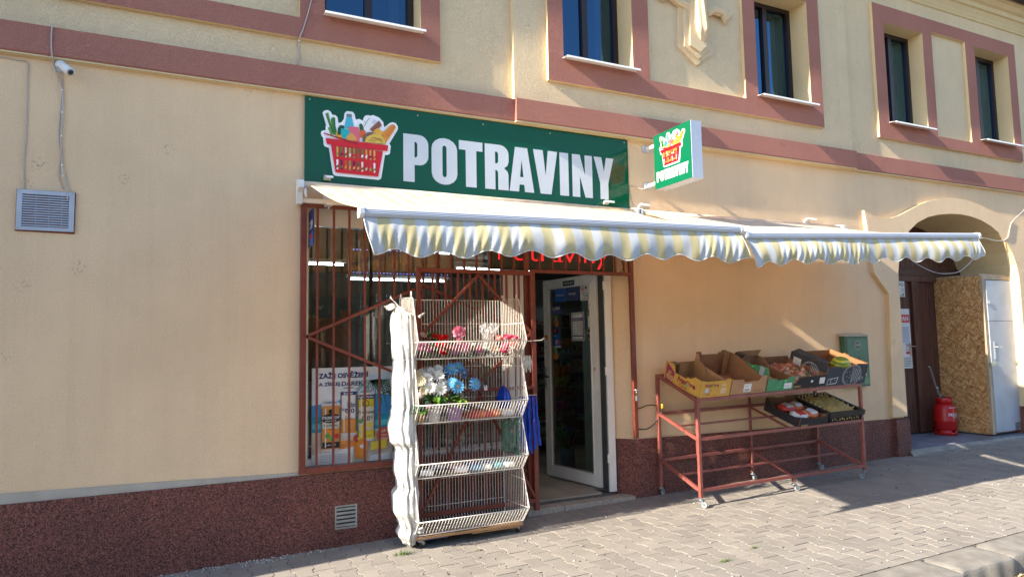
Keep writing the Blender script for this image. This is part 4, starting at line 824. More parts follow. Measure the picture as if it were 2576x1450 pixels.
mb = PM(); mb.tube([(4.222, -.075, 1.04), (4.222, -.075, 1.075), (4.228, -.075, 1.09), (4.242, -.075, 1.09), (4.248, -.075, 1.075), (4.248, -.075, 1.04)], .004, M_steel, 6); mb.part('shackle', t)
mb = PM(); mb.tube([(4.215, -.05, 1.095), (4.30, -.09, 1.10)], .004, M_steel, 6); mb.part('latch_pin', t)

# hanging and lit signs behind the grille
t = thing('phone_card_sign', 'small blue hanging sign lettered SIM at the top left of the window', 'sign', (.93, -.06, 2.46))
mb = PM(); fr = lambda u, v, q: (q, u, v); pl = [(-.215, 2.50), (-.215, 2.725), (-.17, 2.765), (.06, 2.70), (.06, 2.47), (-.17, 2.46)]
mb.T = Matrix.Translation((-.022, 0, 0))
mb.prism([(-.19, 2.47), (-.19, 2.73), (-.17, 2.755), (.05, 2.755), (.05, 2.45), (-.17, 2.45)], .960, .967, NV, fr='yz'); mb.part('panel', t)
ar = Art((.9595, .05, 2.45), u=(0, -1, 0), nrm=(-1, 0, 0)); ar.mb.T = mb.T; ar.rect(0, 0, .24, .11, BL); ar.text('O2 SIM', .04, .14, .17, .075, W_, .03); ar.rect(.09, .06, .11, .035, RD); ar.mb.part('print', t)
t = thing('led_text_sign', 'black dot-matrix display glowing red with the word Potraviny above the door', 'sign', (3.34, .05, 2.48))
M_led = led_mat('led_board', (.07, .07, .035), .06); M_ledr = led_mat('led_red', (1.0, .02, .025), .9)
mb = PM(); mb.box(2.64, 4.06, .035, .09, 2.325, 2.62, M_black); mb.box(2.655, 4.045, .031, .0345, 2.34, 2.605, M_led); mb.part('board', t)
ar = Art((2.70, .030, 2.36)); ar.text('Potraviny', .02, -.005, 1.27, .235, M_ledr, -.005); ar.mb.part('lit_letters', t)
FONT5 = {'O': ["01110", "10001", "10001", "10001", "10001", "10001", "01110"], 'T': ["11111", "00100", "00100", "00100", "00100", "00100", "00100"], 'E': ["11111", "10000", "10000", "11110", "10000", "10000", "11111"], 'V': ["10001", "10001", "10001", "10001", "01010", "01010", "00100"], 'R': ["11110", "10001", "10001", "11110", "10100", "10010", "10001"], 'N': ["10001", "11001", "10101", "10101", "10011", "10001", "10001"]}
t = thing('led_open_sign', 'window sign of small red lamp points in a blue dotted border reading OTEVRENO', 'sign', (1.8, .2, 2.38))
mb = PM(); ME_r = mat('led_point_red', (.5, .05, .02), .4, emit=(1, .10, .04), es=1.6); ME_b = mat('led_point_blue', (.05, .06, .5), .4, emit=(.25, .28, 1), es=3.5)
for i, ch in enumerate('OTEVRENO'):
    for r_, row in enumerate(FONT5[ch]):
        for c_, b in enumerate(row):
            if b == '1':
                for k in range(1): mb.ball((1.36 + i * .117 + c_ * .0185 + (k * .009), .185, 2.435 - r_ * .0215 - k * .006), .0017, .0017, .0017, ME_r, 4, 2)
mb.part('red_lamps', t); mb = PM()
for k in range(32): x = 1.325 + k * .031; mb.ball((x, .185, 2.265), .003, .003, .003, ME_b, 4, 2); mb.ball((x, .185, 2.475), .003, .003, .003, ME_b, 4, 2)
for k in range(7): z = 2.29 + k * .026; mb.ball((1.315, .185, z), .003, .003, .003, ME_b, 4, 2); mb.ball((2.29, .185, z), .003, .003, .003, ME_b, 4, 2)
mb.part('blue_lamps', t)
mb = PM(); mb.box(1.31, 2.30, .19, .192, 2.255, 2.485, glassmat('acrylic', (.85, .85, .85), .3)); mb.part('clear_board', t)
def tube_lamp(x0, x1, y, z, label):
    t = thing('tube_lamp', label, 'lamp', ((x0 + x1) / 2, y, z), 'lit ceiling tubes inside the shop'); mb = PM(); mb.tube([(x0, y, z), (x1, y, z)], .008, M_tube, 8); mb.part('tube', t)
    mb = PM(); mb.box(x0 - .03, x1 + .03, y - .03, y + .03, z + .02, z + .05, M_white); mb.part('housing', t)
    mb = PM(); mb.box(x0 + .1, x0 + .12, y - .01, y + .01, z + .05, 2.78, M_white); mb.box(x1 - .12, x1 - .1, y - .01, y + .01, z + .05, 2.78, M_white); mb.part('rod', t)
tube_lamp(1.0, 1.40, .85, 2.41, 'short lit white tube seen at the upper left of the window'); tube_lamp(1.62, 2.75, 1.6, 2.345, 'long lit white tube seen below the lamp point sign'); tube_lamp(2.2, 2.72, 1.2, 2.62, 'lit white tube just under the awning edge')
tube_lamp(3.4, 4.6, 2.9, 2.66, 'lit tube deep inside behind the door')

# poster in the window
t = thing('drinks_poster', 'tilted beach poster with three tall drink cans standing in the window', 'poster', (1.31, .11, .62))
PX, PZ, PW_, PH = .98, .605, .70, .815; ar = Art((PX, .088, PZ), nrm=(0, -1, 0), eps=.0004)
mb = PM(); mb.box(PX, PX + PW_, .0885, .0925, PZ, PZ + PH, W_); mb.part('board', t)
sk = mat('pr_sky', (.06, .32, .66), .4, vary=.2, scale=4); sk2 = mat('pr_sky_pale', (.50, .63, .72), .4, vary=.15, scale=5); sea = mat('pr_sea', (.02, .30, .45), .4, vary=.3, scale=9); sea2 = mat('pr_sea_pale', (.10, .48, .55), .4, vary=.2, scale=8); sand = mat('pr_sand', (.55, .47, .38), .5, vary=.25, scale=10); palm = mat('pr_palm', (.05, .14, .05), .5)
ar.rect(0, 0, PW_, PH, W_); ar.poly([(0, .27), (PW_, .27), (PW_, .62), (.42, .64), (.2, .52), (0, .50)], sk, True); ar.d += .0004
ar.poly([(.36, .60), (PW_, .56), (PW_, .78), (.5, .74)], sk2); ar.rect(0, .27, PW_, .13, sea); ar.rect(0, .30, PW_, .045, sea2); ar.poly([(0, 0), (PW_, 0), (PW_, .26), (.3, .24), (.0, .27)], sand); ar.disc(.30, .14, .16, mat('pr_fruit', (.66, .24, .04), .5, vary=.3, scale=18), ry=.05); ar.disc(.40, .20, .05, mat('pr_fruit_red', (.55, .05, .03), .5), ry=.035); ar.poly([(0, 0), (.34, 0), (.36, .13), (0, .085)], W_)
for k in range(16):
    a = R(205 + k * 8.5); L = .22 + .05 * math.sin(k * 2.1); x0, y0 = .56, .70
    ar.stroke([(x0 + .02 * k * .1, y0 + .0), (x0 + math.cos(a) * L * .5, y0 + math.sin(a) * L * .42 + .03), (min(.695, x0 + math.cos(a) * L), y0 + math.sin(a) * L)], .006, palm, True)
for k in range(8): a = R(-60 + k * 9); ar.stroke([(.50, .69), (min(.69, .50 + .2 * math.cos(a)), .69 + .14 * math.sin(a)), (.69, .60 - .02 * k)], .007, palm, True)
ar.d += .0004
ar.text('ZAŽIJ OSVĚŽENÍ', .055, .712, .43, .070, NV, .035, True); ar.text('A ZÍSKEJ', .055, .652, .18, .046, NV, .025, True); ar.text('DÁREK!', .25, .655, .20, .05, NV, .025, True); ar.d += .0004
def can(x, y, w_, h, body, bands, texts):
    al = mat('pr_can', (.62, .64, .66), .3); ar.disc(x + w_ / 2, y + .012, w_ * .46, al, True, ry=.016); ar.d += .0003; ar.rect(x, y + .015, w_, h - .05, body); ar.poly([(x, y + h - .036), (x + w_, y + h - .036), (x + w_ * .92, y + h - .012), (x + w_ * .08, y + h - .012)], al, True); ar.d += .0003
    ar.disc(x + w_ / 2, y + h - .012, w_ * .43, al, ry=.011); ar.disc(x + w_ / 2, y + h - .012, w_ * .36, mat('pr_can_dark', (.25, .26, .28), .3), ry=.008)
    for (yy, hh, m_) in bands: ar.rect(x, y + yy, w_, hh, m_)
    for (s_, xx, yy, ww, hh, m_) in texts: ar.text(s_, x + xx, y + yy, ww, hh, m_, .02, True)
    ar.d += .0004
    for q, wq, m_ in ((0, .07, mat('pr_edge', (.20, .13, .07), .5)), (.93, .07, mat('pr_edge', (.20, .13, .07), .5)), (.20, .05, mat('pr_shine', (.78, .76, .70), .4))): ar.rect(x + w_ * q, y + .03, w_ * wq, h - .085, m_, True)
    ar.d += .0004
pc = mat('pr_copper', (.60, .27, .07), .4, vary=.15); cw = mat('pr_cream', (.62, .58, .46), .4); oy = mat('pr_lemon', (.72, .55, .03), .4, vary=.2)
can(.24, .23, .14, .42, W_, [(.02, .12, mat('pr_peach', (.70, .28, .05), .4, vary=.2)), (.345, .03, NV)], [('Zlatý', .01, .21, .07, .022, NV), ('Bažant', .06, .24, .08, .045, NV), ('0.0', .04, .19, .08, .04, NV), ('BEZ', .04, .155, .04, .014, OR_), ('CUKRU', .03, .135, .08, .015, K_), ('Radler', .03, .352, .08, .017, W_)])
can(.385, .175, .155, .435, oy, [(.09, .2, cw), (.36, .035, NV)], [('Zlatopramen', .004, .225, .147, .035, K_), ('0.0', .04, .17, .07, .042, K_), ('%', .115, .19, .02, .02, K_), ('CITRON', .045, .035, .07, .014, GR), ('SE 100% ŠŤÁVOU', .012, .30, .13, .012, GR), ('Radler Radler', .01, .37, .135, .018, W_)])
ar.disc(.49, .31, .036, YL); ar.ring(.49, .31, .034, .007, W_); ar.disc(.43, .29, .022, YL); ar.disc(.415, .345, .02, GR); ar.ring(.46, .495, .03, .006, K_)
can(.075, .11, .165, .42, pc, [(.025, .05, K_), (.10, .09, OR_), (.19, .065, cw)], [('TROPICAL', .02, .205, .125, .018, K_), ('4,5%', .065, .178, .035, .01, K_), ('svěží chuť', .04, .045, .085, .014, cw)])
ar.disc(.1575, .385, .084, K_, ry=.04); ar.text('STRONGBOW', .082, .378, .15, .026, W_, .03, True); ar.text('APPLE CIDER', .105, .358, .1, .011, W_, .02); ar.disc(.155, .445, .02, K_, n=7); ar.disc(.13, .24, .022, GR, n=8); ar.disc(.205, .235, .022, RD); ar.disc(.165, .215, .02, GR)
ar.disc(.62, .215, .068, mat('pr_badge', (.72, .10, .05), .4)); ar.text('KUP 6', .578, .238, .085, .024, W_, .03, True); ar.text('VYBER SI', .578, .205, .085, .015, W_, .02, True); ar.text('DÁREK', .585, .175, .07, .02, W_, .03)
ar.poly([(.36, .03), (.46, .03), (.475, .17), (.44, .195), (.40, .19), (.365, .15)], OR_); ar.disc(.425, .13, .022, W_, ry=.016); ar.poly([(.50, .09), (.64, .10), (.645, .175), (.505, .16)], YL); ar.poly([(.48, 0), (.66, 0), (.67, .06), (.5, .05)], W_)
for k in range(5): ar.text('Každý nákup se počítá, více informací v prodejně', .07, .072 - k * .014, .25, .009, K_, 0, True)
ar.mb.part('print', t)
for o in (t,): o.rotation_euler = (0, 0, 0)

# ---------------------------------------------------------------- wall furniture
t = thing('wall_ventilator', 'large square white metal louvre grille on the wall at left, with rusty edge', 'ventilator', (-.935, -.01, 2.47))
mr = mat('rust', (.20, .05, .02), .85, vary=.5, scale=14, bump=.5); mb = PM(); mb.prism([(-1.121, 2.474), (-.758, 2.470), (-.756, 2.776), (-.76, 2.782), (-1.120, 2.781)], -.006, -.0005, mr); mb.part('rust_rim', t)
M_vent = mat('vent_grey_white', (.46, .49, .55), .4, metal=.2, vary=.1, bump=.1)
mb = PM(); mb.prism(rc(-1.115, -.762, 2.482, 2.777), -.022, -.005, M_vent, holes=[rc(-1.082, -.795, 2.508, 2.746)]); mb.part('frame', t, bevel=.003)
for k in range(13): z = 2.514 + k * .0178; mb = PM(); mb.prism([(-.019, z), (-.019, z + .008), (-.006, z + .014), (-.006, z + .011)], -1.082, -.795, M_vent, fr='yz'); mb.part('slat', t)
mb = PM(); mb.box(-1.083, -.794, -.0045, -.002, 2.507, 2.747, mat('vent_dark', (.05, .07, .12), .8)); mb.part('backing', t)
mb = PM(); [mb.box(-1.0 + k * .08, -.997 + k * .08, -.021, -.018, 2.508, 2.746, M_vent) for k in range(3)]; mb.part('stiffener', t)
mb = PM(); [mb.ball((x, -.023, z), .004, .003, .004, M_steel, 6, 4) for x in (-1.1, -.777) for z in (2.495, 2.765)]; mb.part('screw', t)
t = thing('security_camera', 'white bullet camera on round base under the pink band', 'camera', (-.87, -.03, 3.74))
mb = PM(); mb.box(-.915, -.845, -.012, -.001, 3.69, 3.775, M_vent); mb.part('back_plate', t, bevel=.002)
axc = Matrix(((1, 0, 0), (0, 0, 1), (0, -1, 0))).transposed()
mb = PM(); mb.tube([(-.882, -.012, 3.74), (-.882, -.03, 3.74)], .032, M_white, 16); mb.tube([(-.882, -.03, 3.74), (-.875, -.055, 3.725)], .016, M_white, 10); mb.part('base', t, bevel=.001)
a, b = Vector((-.878, -.045, 3.735)), Vector((-.80, -.125, 3.655)); dd = (b - a).normalized()
mb = PM(); mb.tube([a, a + dd * .004, b - dd * .012, b - dd * .004, b], lambda q: .033 if q > .3 else .028 + q * .015, M_white, 18); mb.part('housing', t)
mb = PM(); mb.tube([b - dd * .001, b + dd * .0015], .026, mat('lens_ring', (.35, .37, .4), .3), 16); mb.tube([b, b + dd * .003], .017, M_black, 14); mb.ball(b + dd * .003, .008, .008, .008, mat('lens', (.02, .02, .05), .05), 8, 6); mb.part('lens', t)
M_cab = mat('grey_white_cable', (.48, .44, .42), .5)
def cable(pts, r_, label, m=M_cab, clips=(), name='cable'):
    P = [Vector(p) for p in pts]; Q = []
    for i in range(len(P) - 1):
        p0, p1, p2, p3 = P[max(i - 1, 0)], P[i], P[i + 1], P[min(i + 2, len(P) - 1)]
        for k in range(6): u = k / 6; Q.append(.5 * ((2 * p1) + (p2 - p0) * u + (2 * p0 - 5 * p1 + 4 * p2 - p3) * u * u + (3 * p1 - p0 - 3 * p2 + p3) * u ** 3))
    Q.append(P[-1]); mb = MB(); mb.tube(Q, r_, m, 6); [mb.ball(c, r_ * 1.7, r_ * 1.3, r_ * 1.3, M_white, 6, 4) for c in clips]
    return tag(mb.build(name), label, 'cable')
cable([(-1.6, -.006, 3.745), (-1.249, -.006, 3.742), (-1.15, -.006, 3.735), (-1.085, -.006, 3.725), (-1.083, -.006, 3.6), (-1.076, -.006, 3.245), (-1.082, -.006, 3.0), (-1.075, -.006, 2.77)], .004, 'leftmost thin grey cable running down to the louvre grille')
cable([(-.935, -.062, 4.03), (-.938, -.062, 3.92), (-.93, -.062, 3.79), (-.918, -.02, 3.72), (-.89, -.012, 3.62), (-.866, -.012, 3.56), (-.858, -.012, 3.4), (-.862, -.012, 3.15), (-.845, -.012, 2.95), (-.815, -.014, 2.82), (-.805, -.026, 2.72)], .0055, 'pale cable passing the white camera down to the louvre grille', clips=[(-.866, -.012, 3.55), (-.86, -.012, 3.38), (-.86, -.012, 3.2), (-.85, -.012, 2.98), (-.84, -.012, 2.9)])
cable([(-.868, -.005, 3.70), (-.866, -.005, 3.58), (-.872, -.005, 3.42), (-.876, -.005, 3.2), (-.862, -.005, 3.05), (-.868, -.005, 2.9), (-.835, -.005, 2.8)], .003, 'finer of the two cables below the white camera')
cable([(.99, -.052, 5.3), (.955, -.052, 4.75), (.92, -.052, 4.55), (.87, -.052, 4.35), (.838, -.052, 4.26), (.833, -.008, 4.23), (.838, -.008, 4.15), (.842, -.008, 4.10), (.825, -.012, 4.03)], .0055, 'pale cable crossing the pink surround of the upper left window', clips=[(.835, -.03, 4.238)])
cable([(4.49, -.19, 3.27), (4.42, -.06, 3.235), (4.36, -.008, 3.26), (4.29, -.008, 3.265), (4.272, -.008, 3.25), (4.285, -.008, 3.15), (4.31, -.008, 3.08), (4.36, -.02, 2.99), (4.30, -.02, 2.94)], .004, 'white cable from the small box sign down to the awnings')
cable([(11.9, -.06, 3.75), (11.60, -.062, 3.50), (11.26, -.062, 3.29), (11.10, -.062, 3.04), (10.9, -.02, 3.0), (10.5, -.01, 3.01), (10.45, .05, 2.75), (10.2, .1, 2.55), (10.0, .15, 2.50), (9.7, .2, 2.52), (9.35, .3, 2.70), (9.0, .4, 3.05)], .006, 'loose pale cable looping across the gateway arch', clips=[(11.26, -.062, 3.29)])
cable([(4.16, .03, 2.46), (4.18, .03, 2.38), (4.12, .03, 2.32), (4.05, .04, 2.34)], .004, 'short black cable beside the dot-matrix display', m=M_black)
# black extension lead with yellow plug
cable([(4.262, -.012, .90), (4.30, -.03, .905), (4.37, -.04, .928), (4.44, -.05, .93), (4.50, -.06, .922), (4.545, -.07, .92)], .006, 'upper part of the black lead running to the yellow plug', m=M_black)
cable([(4.552, -.075, .89), (4.54, -.07, .84), (4.49, -.06, .765), (4.42, -.05, .71), (4.36, -.04, .685), (4.30, -.02, .685), (4.262, -.012, .69)], .006, 'lower loop of the black lead hanging from the yellow plug', m=M_black)
t = thing('plug', 'yellow plug hooked on the left rear leg of the trolley', 'plug', (4.55, -.075, .88)); mb = PM()
mb.lathe([(.0, .0), (.009, .0), (.013, .012), (.014, .045), (.009, .055), (0, .055)], (4.55, -.075, .885), mat('yellow_plastic', (.65, .42, .02), .4), 10); mb.part('body', t)
# meter box
t = thing('meter_box', 'flat green metal meter cabinet fixed on the wall behind the boxes', 'meter box', (7.62, -.05, 1.0))
M_mg = mat('meter_green', (.060, .145, .085), .55, vary=.3, scale=5, bump=.4, bscale=20)
mb = PM(); mb.box(7.40, 7.83, -.085, -.001, .985, 1.615, M_mg); mb.part('cabinet', t, bevel=.006)
mb = PM(); mb.prism([(-.11, 1.612), (-.11, 1.628), (-.001, 1.655), (-.001, 1.618)], 7.37, 7.80, M_greyr, fr='yz'); mb.part('cap', t)
mb = PM(); mb.box(7.425, 7.81, -.092, -.0855, 1.0, 1.59, M_mg); mb.part('door', t, bevel=.003)
ar = Art((7.62, -.0925, 1.50)); ar.disc(0, 0, .055, K_, ry=.06); ar.ring(0, 0, .052, .004, W_, ry=.056); ar.text('KELIMEK', -.04, .0, .08, .014, W_, .01, True); ar.text('kavy', -.02, -.025, .04, .012, W_); ar.disc(.12, -.36, .012, W_, ry=.022); ar.stroke([(.005, -.14), (.015, -.22), (-.005, -.28), (.01, -.33)], .012, mr); ar.stroke([(-.03, -.25), (-.03, -.30), (-.1, -.33)], .006, K_); ar.mb.part('sticker', t)
# ---------------------------------------------------------------- wire display rack
XL, XR, YB = 1.70, 2.685, -.095
TIPS = [(-.62, 1.625), (-.62, 1.115), (-.605, .645), (-.605, .195)]; INS = [(-.50, 1.485), (-.495, .96), (-.49, .515), (-.48, .062)]
t = thing('wire_rack', 'tall white wire display rack with four tilted baskets standing before the window', 'rack', (2.19, -.35, -.05))
RW = .0026
mb = PM()
for k in range(34): x = XL + .03 + k * (XR - XL - .06) / 33; mb.tube([(x, YB, 2.005), (x, YB, .09), (x, YB - .02, .062), (x, YB - .05, .055)], RW, M_wire, 4)
for z in (2.005, 1.79, 1.63, 1.40, 1.12, .90, .655, .42, .19): mb.tube([(XL, YB + .004, z), (XR, YB + .004, z)], RW * 1.3, M_wire, 4)
mb.part('back_panel', t)
prof = [(YB, 2.02), (-.475, 1.995), TIPS[0], INS[0], TIPS[1], INS[1], TIPS[2], INS[2], TIPS[3], INS[3]]
def yfront(z):
    for (a, za), (b, zb) in zip(prof[1:], prof[2:]):
        if zb <= z <= za: return a + (b - a) * (za - z) / (za - zb)
    return -.475
for X in (XL, XR):
    mb = PM(); mb.tube([(X, y, z) for y, z in [(YB, .062)] + [(YB, 2.02)] + prof[1:]] + [(X, YB, .062)], .0042, M_wire, 5, smooth=False)
    for k in range(15):
        y = YB - .025 - k * .0345; zs = []
        # vertical wires stop where the zigzag front crosses them
        z0 = None; run = []
        z = .065
        while z < 2.015:
            top_ok = z <= 2.02 - (YB - y) * .066
            if yfront(z) < y and top_ok:
                if z0 is None: z0 = z
                z1 = z
            elif z0 is not None: run.append((z0, z1)); z0 = None
            z += .01
        if z0 is not None: run.append((z0, z1))
        for a, b in run:
            if b - a > .03: mb.tube([(X, y, a), (X, y, b)], RW, M_wire, 4)
    for z in (1.78, 1.40, .90, .42): mb.tube([(X, YB, z), (X, yfront(z), z)], RW * 1.3, M_wire, 4)
    for (ya, za), (yb_, zb) in zip(TIPS, INS): mb.tube([(X, YB, za - .02), (X, ya, za)], RW * 1.3, M_wire, 4)
    mb.part('side_panel', t)
    for y in (YB - .03, -.43): mb = PM(); mb.tube([(X, y - .015, 2.0), (X, y - .015, 2.035), (X, y - .008, 2.05), (X, y + .008, 2.05), (X, y + .015, 2.035), (X, y + .015, 2.0)], .0035, M_wire, 5); mb.part('hook', t)
for k, ((ya, za), (yb_, zb)) in enumerate(zip(TIPS, INS)):
    mb = PM(); mb.tube([(XL, ya, za), (XR, ya, za)], .0045, M_wire, 5); mb.tube([(XL, yb_, zb), (XR, yb_, zb)], .004, M_wire, 5); mb.tube([(XL, YB, zb), (XR, YB, zb)], .003, M_wire, 4)
    for i in range(36): x = XL + .014 + i * (XR - XL - .028) / 35; mb.tube([(x, ya, za), (x, yb_, zb), (x, YB, zb)], RW, M_wire, 4)
    for i in range(5): y = YB - .06 - i * .075; mb.tube([(XL, y, zb - .003), (XR, y, zb - .003)], RW, M_wire, 4)
    mb.part('basket', t)
M_ply = wood('plywood_edge', (.20, .10, .04), (.36, .20, .09), (2, 2, 30)); mb = PM(); mb.box(XL + .01, XR - .01, -.50, -.08, .030, .052, M_ply); mb.box(XL + .02, XL + .30, -.46, -.10, .012, .029, mat('blue_board', (.04, .09, .28), .6)); mb.box(2.2, XR - .03, -.49, -.10, .014, .029, M_ply); mb.part('base_board', t, bevel=.002)
def caster(name_root, x, y, z0, top, m_=M_steel, r_=.034, ang=.5, wm=None):
    """z0 is the ground; parts are a fork and a wheel"""
    c_, s_ = math.cos(ang), math.sin(ang); mb = PM()
    for q in (-1, 1): mb.prism([(-.012, top), (.02, top), (.042, z0 + r_ + .004), (.03, z0 + r_ - .01), (.015, z0 + r_)], q * .014 - .0015, q * .014 + .0015, m_, fr=lambda u, v, w_: (x + c_ * u - s_ * w_, y + s_ * u + c_ * w_, v))
    mb.lathe([(.0, top + .004), (.022, top + .004), (.026, top - .004), (.022, top - .012), (0, top - .012)], (x, y, 0), m_, 10); o = mb.part('caster', name_root)
    mb = PM(); ax = Matrix(((0, 0, 1), (1, 0, 0), (0, 1, 0))); rz = Matrix.Rotation(ang + math.pi / 2, 3, 'Z')
    mb.lathe([(.0, -.009), (r_ * .5, -.009), (r_ * .55, -.011), (r_ * .9, -.011), (r_, -.006), (r_, .006), (r_ * .9, .011), (r_ * .55, .011), (r_ * .5, .009), (0, .009)], (x + c_ * .034, y + s_ * .034, z0 + r_), wm or M_rubber, 16, ax=rz @ ax.transposed() if False else rz @ Matrix(((0, 0, 1), (1, 0, 0), (0, 1, 0)))); mb.part('wheel', name_root, o)
for x, y in ((1.76, -.44), (2.63, -.45), (1.78, -.15), (2.62, -.15)): caster(t, x, y, G(x), .015, wm=M_black)
mb = PM(); mb.tube([(XR + .005, -.60, 1.62), (XR + .08, -.60, 1.622), (XR + .15, -.61, 1.625), (XR + .175, -.615, 1.645)], .003, M_wire, 5); mb.part('hook_rod', t)

# white plastic sheet gathered and tied round the left side panel
def sheetmat():
    m, n, l, p = newmat('white_sheet'); p.inputs['Roughness'].default_value = .35; p.inputs['Base Color'].default_value = (.60, .595, .58, 1); tc = N(n, 'TexCoord')
    mp = N(n, 'Mapping'); mp.inputs['Scale'].default_value = (30, 30, 5); l.new(tc.outputs['Object'], mp.inputs[0]); a = N(n, 'TexNoise', Scale=1.0, Detail=6.0, Distortion=1.2); l.new(mp.outputs[0], a.inputs['Vector'])
    v = N(n, 'TexVoronoi', Scale=16.0); v.feature = 'DISTANCE_TO_EDGE'; l.new(tc.outputs['Object'], v.inputs['Vector']); r_ = ramp(n, [(.0, (1, 1, 1)), (.12, (0, 0, 0))]); l.new(v.outputs[0], r_.inputs[0])
    b = N(n, 'Bump', Strength=.5, Distance=.012); l.new(a.outputs[0], b.inputs['Height']); b2 = N(n, 'Bump', Strength=.35, Distance=.006); l.new(r_.outputs[0], b2.inputs['Height']); l.new(b.outputs[0], b2.inputs['Normal']); l.new(b2.outputs[0], p.inputs['Normal'])
    d = N(n, 'TexNoise', Scale=5.0, Detail=5.0); l.new(tc.outputs['Object'], d.inputs['Vector']); c = ramp(n, [(.35, (.56, .55, .52)), (.6, (.68, .675, .66))]); l.new(d.outputs[0], c.inputs[0]); l.new(c.outputs[0], p.inputs['Base Color'])
    t = N(n, 'BsdfTranslucent'); t.inputs[0].default_value = (.7, .7, .68, 1); l.new(b2.outputs[0], t.inputs['Normal']); x = N(n, 'MixShader'); x.inputs[0].default_value = .22; l.new(p.outputs[0], x.inputs[1]); l.new(t.outputs[0], x.inputs[2]); l.new(x.outputs[0], n['Material Output'].inputs[0]); return m
M_sheet = sheetmat()
t = thing('plastic_sheet', 'white plastic sheet bunched and tied around the left side of the wire rack', 'sheet', (1.64, -.42, -.05))
TIES = [1.485, 1.10, .745, .44, .12]
SH = [(1.93, 1.585, .012), (1.90, 1.60, .05), (1.84, 1.628, .105), (1.78, 1.63, .115), (1.62, 1.632, .108), (1.50, 1.636, .098), (1.485, 1.638, .094), (1.45, 1.636, .100), (1.30, 1.630, .112), (1.12, 1.630, .106), (1.10, 1.630, .101), (1.05, 1.620, .105), (.93, 1.608, .125), (.82, 1.62, .12), (.76, 1.645, .095), (.745, 1.648, .09), (.70, 1.645, .098), (.58, 1.637, .102), (.46, 1.650, .085), (.44, 1.652, .082), (.38, 1.635, .112), (.26, 1.635, .112), (.15, 1.66, .085), (.12, 1.665, .075), (.06, 1.648, .085), (.0, 1.66, .06), (-.045, 1.675, .022)]
def shp(z):
    for (za, ca, ra), (zb, cb, rb) in zip(SH, SH[1:]):
        if zb <= z <= za: q = (za - z) / (za - zb); q = q * q * (3 - 2 * q); return ca + (cb - ca) * q, ra + (rb - ra) * q
    return SH[-1][1:]
sr = random.Random(4); PHS = [sr.uniform(0, 6.28) for _ in range(12)]
def sheetf(u, v):
    z = 1.93 - v * 1.975; c, r_ = shp(z); a = 2 * math.pi * u; d = min(abs(z - q) for q in TIES + [1.93, -.05])
    gather = math.exp(-d / .10); f_ = 1 + .11 * gather * math.sin(a * 13 + PHS[0] + z * 3) + .018 * math.sin(a * 23 + PHS[1] + z * 5) * (.3 + 2 * gather) + .022 * math.sin(a * 7 + z * 2.5 + PHS[2] + 1.5 * math.sin(z * 3)) + .012 * math.sin(a * 5 - z * 12 + PHS[3]) + .012 * math.sin(a * 17 + z * 26 + PHS[4])
    rx, ry = r_ * .86 * f_, (r_ * 1.0 + .075 * min(1, r_ / .08)) * f_
    return ((c + .028) + rx * math.cos(a), -.34 + ry * math.sin(a), max(z + .004 * math.sin(a * 7), G(1.65) + .003))
mb = PM(); mb.grid(sheetf, 110, 260, M_sheet, cu=True); mb.part('sheet', t)
mb = PM()
for s_, (dx, dz) in ((-1, (-.115, .02)), (1, (-.06, .105))):
    mb.grid(lambda u, v, s_=s_, dx=dx, dz=dz: (1.612 + dx * v - (u - .5) * .05 * math.sin(v * 3.1) * (dz > .05), -.34 - .01 * math.sin(v * 5) + (u - .5) * .03 * math.sin(3 * v), 1.915 + dz * v + (u - .5) * .055 * math.sin(v * 2.9 + .1) + .012 * math.sin(v * 6)), 6, 12, M_sheet)
mb.part('knot_tail', t, solid=.0015)
for z in TIES[:4]:
    c, r_ = shp(z); mb = PM(); mb.tube([(c + .028 + (r_ * .92) * math.cos(R(k * 15)), -.34 + (r_ * 1.0 + .08) * math.sin(R(k * 15)), z + .004 * math.sin(k)) for k in range(24)], .0028, M_sheet, 4, closed=True); mb.part('tie', t)
mb = PM(); mb.tube([(1.72, -.53, .12), (1.745, -.55, .14), (1.76, -.54, .12), (1.74, -.53, .10), (1.72, -.54, .11)], .012, M_sheet, 6); mb.part('knot', t); mb = PM(); mb.tube([(1.745, -.50, 1.83), (1.77, -.51, 1.855), (1.80, -.51, 1.87)], lambda q: .016 - .012 * q, M_sheet, 6); mb.part('corner_twist', t)

# ---------------------------------------------------------------- flowers and goods in the baskets
def rotz(n_):
    n_ = Vector(n_).normalized(); return n_.to_track_quat('Z', 'Y').to_matrix()
M_lf = [mat('leaf_bright', (.13, .30, .03), .5, vary=.25), mat('leaf_deep', (.03, .11, .03), .5, vary=.25), mat('leaf_lime', (.34, .52, .04), .5, vary=.2)]
def daisy(mb, c, n_, r_, m, mc, pet=15, rows=2):
    q = rotz(n_); c = Vector(c); r_ *= 1.08
    for row in range(rows):
        for k in range(pet):
            a = 2 * math.pi * (k + .5 * row) / pet + rnd.uniform(-.05, .05); rr = r_ * (1 - .22 * row) * rnd.uniform(.9, 1.08); wd = r_ * .125; lift = .10 + .25 * row
            pts = []
            for t_, wq in ((.15, .4), (.55, 1), (.85, .9), (1.0, .35)): 
                for s_ in (-1, 1): v = Vector((rr * t_ * math.cos(a) - s_ * wd * wq * math.sin(a), rr * t_ * math.sin(a) + s_ * wd * wq * math.cos(a), r_ * (lift * t_ - .35 * t_ ** 3 * (row == 0)) + .002 * row + (.12 * r_ if False else 0))); pts.append(c + q @ v)
            mb.add(pts, [(0, 2, 3, 1), (2, 4, 5, 3), (4, 6, 7, 5)], m)
    mb.ball(c + q @ Vector((0, 0, r_ * .10)), r_ * .22, r_ * .22, r_ * .12, mc, 10, 6, rot=q)
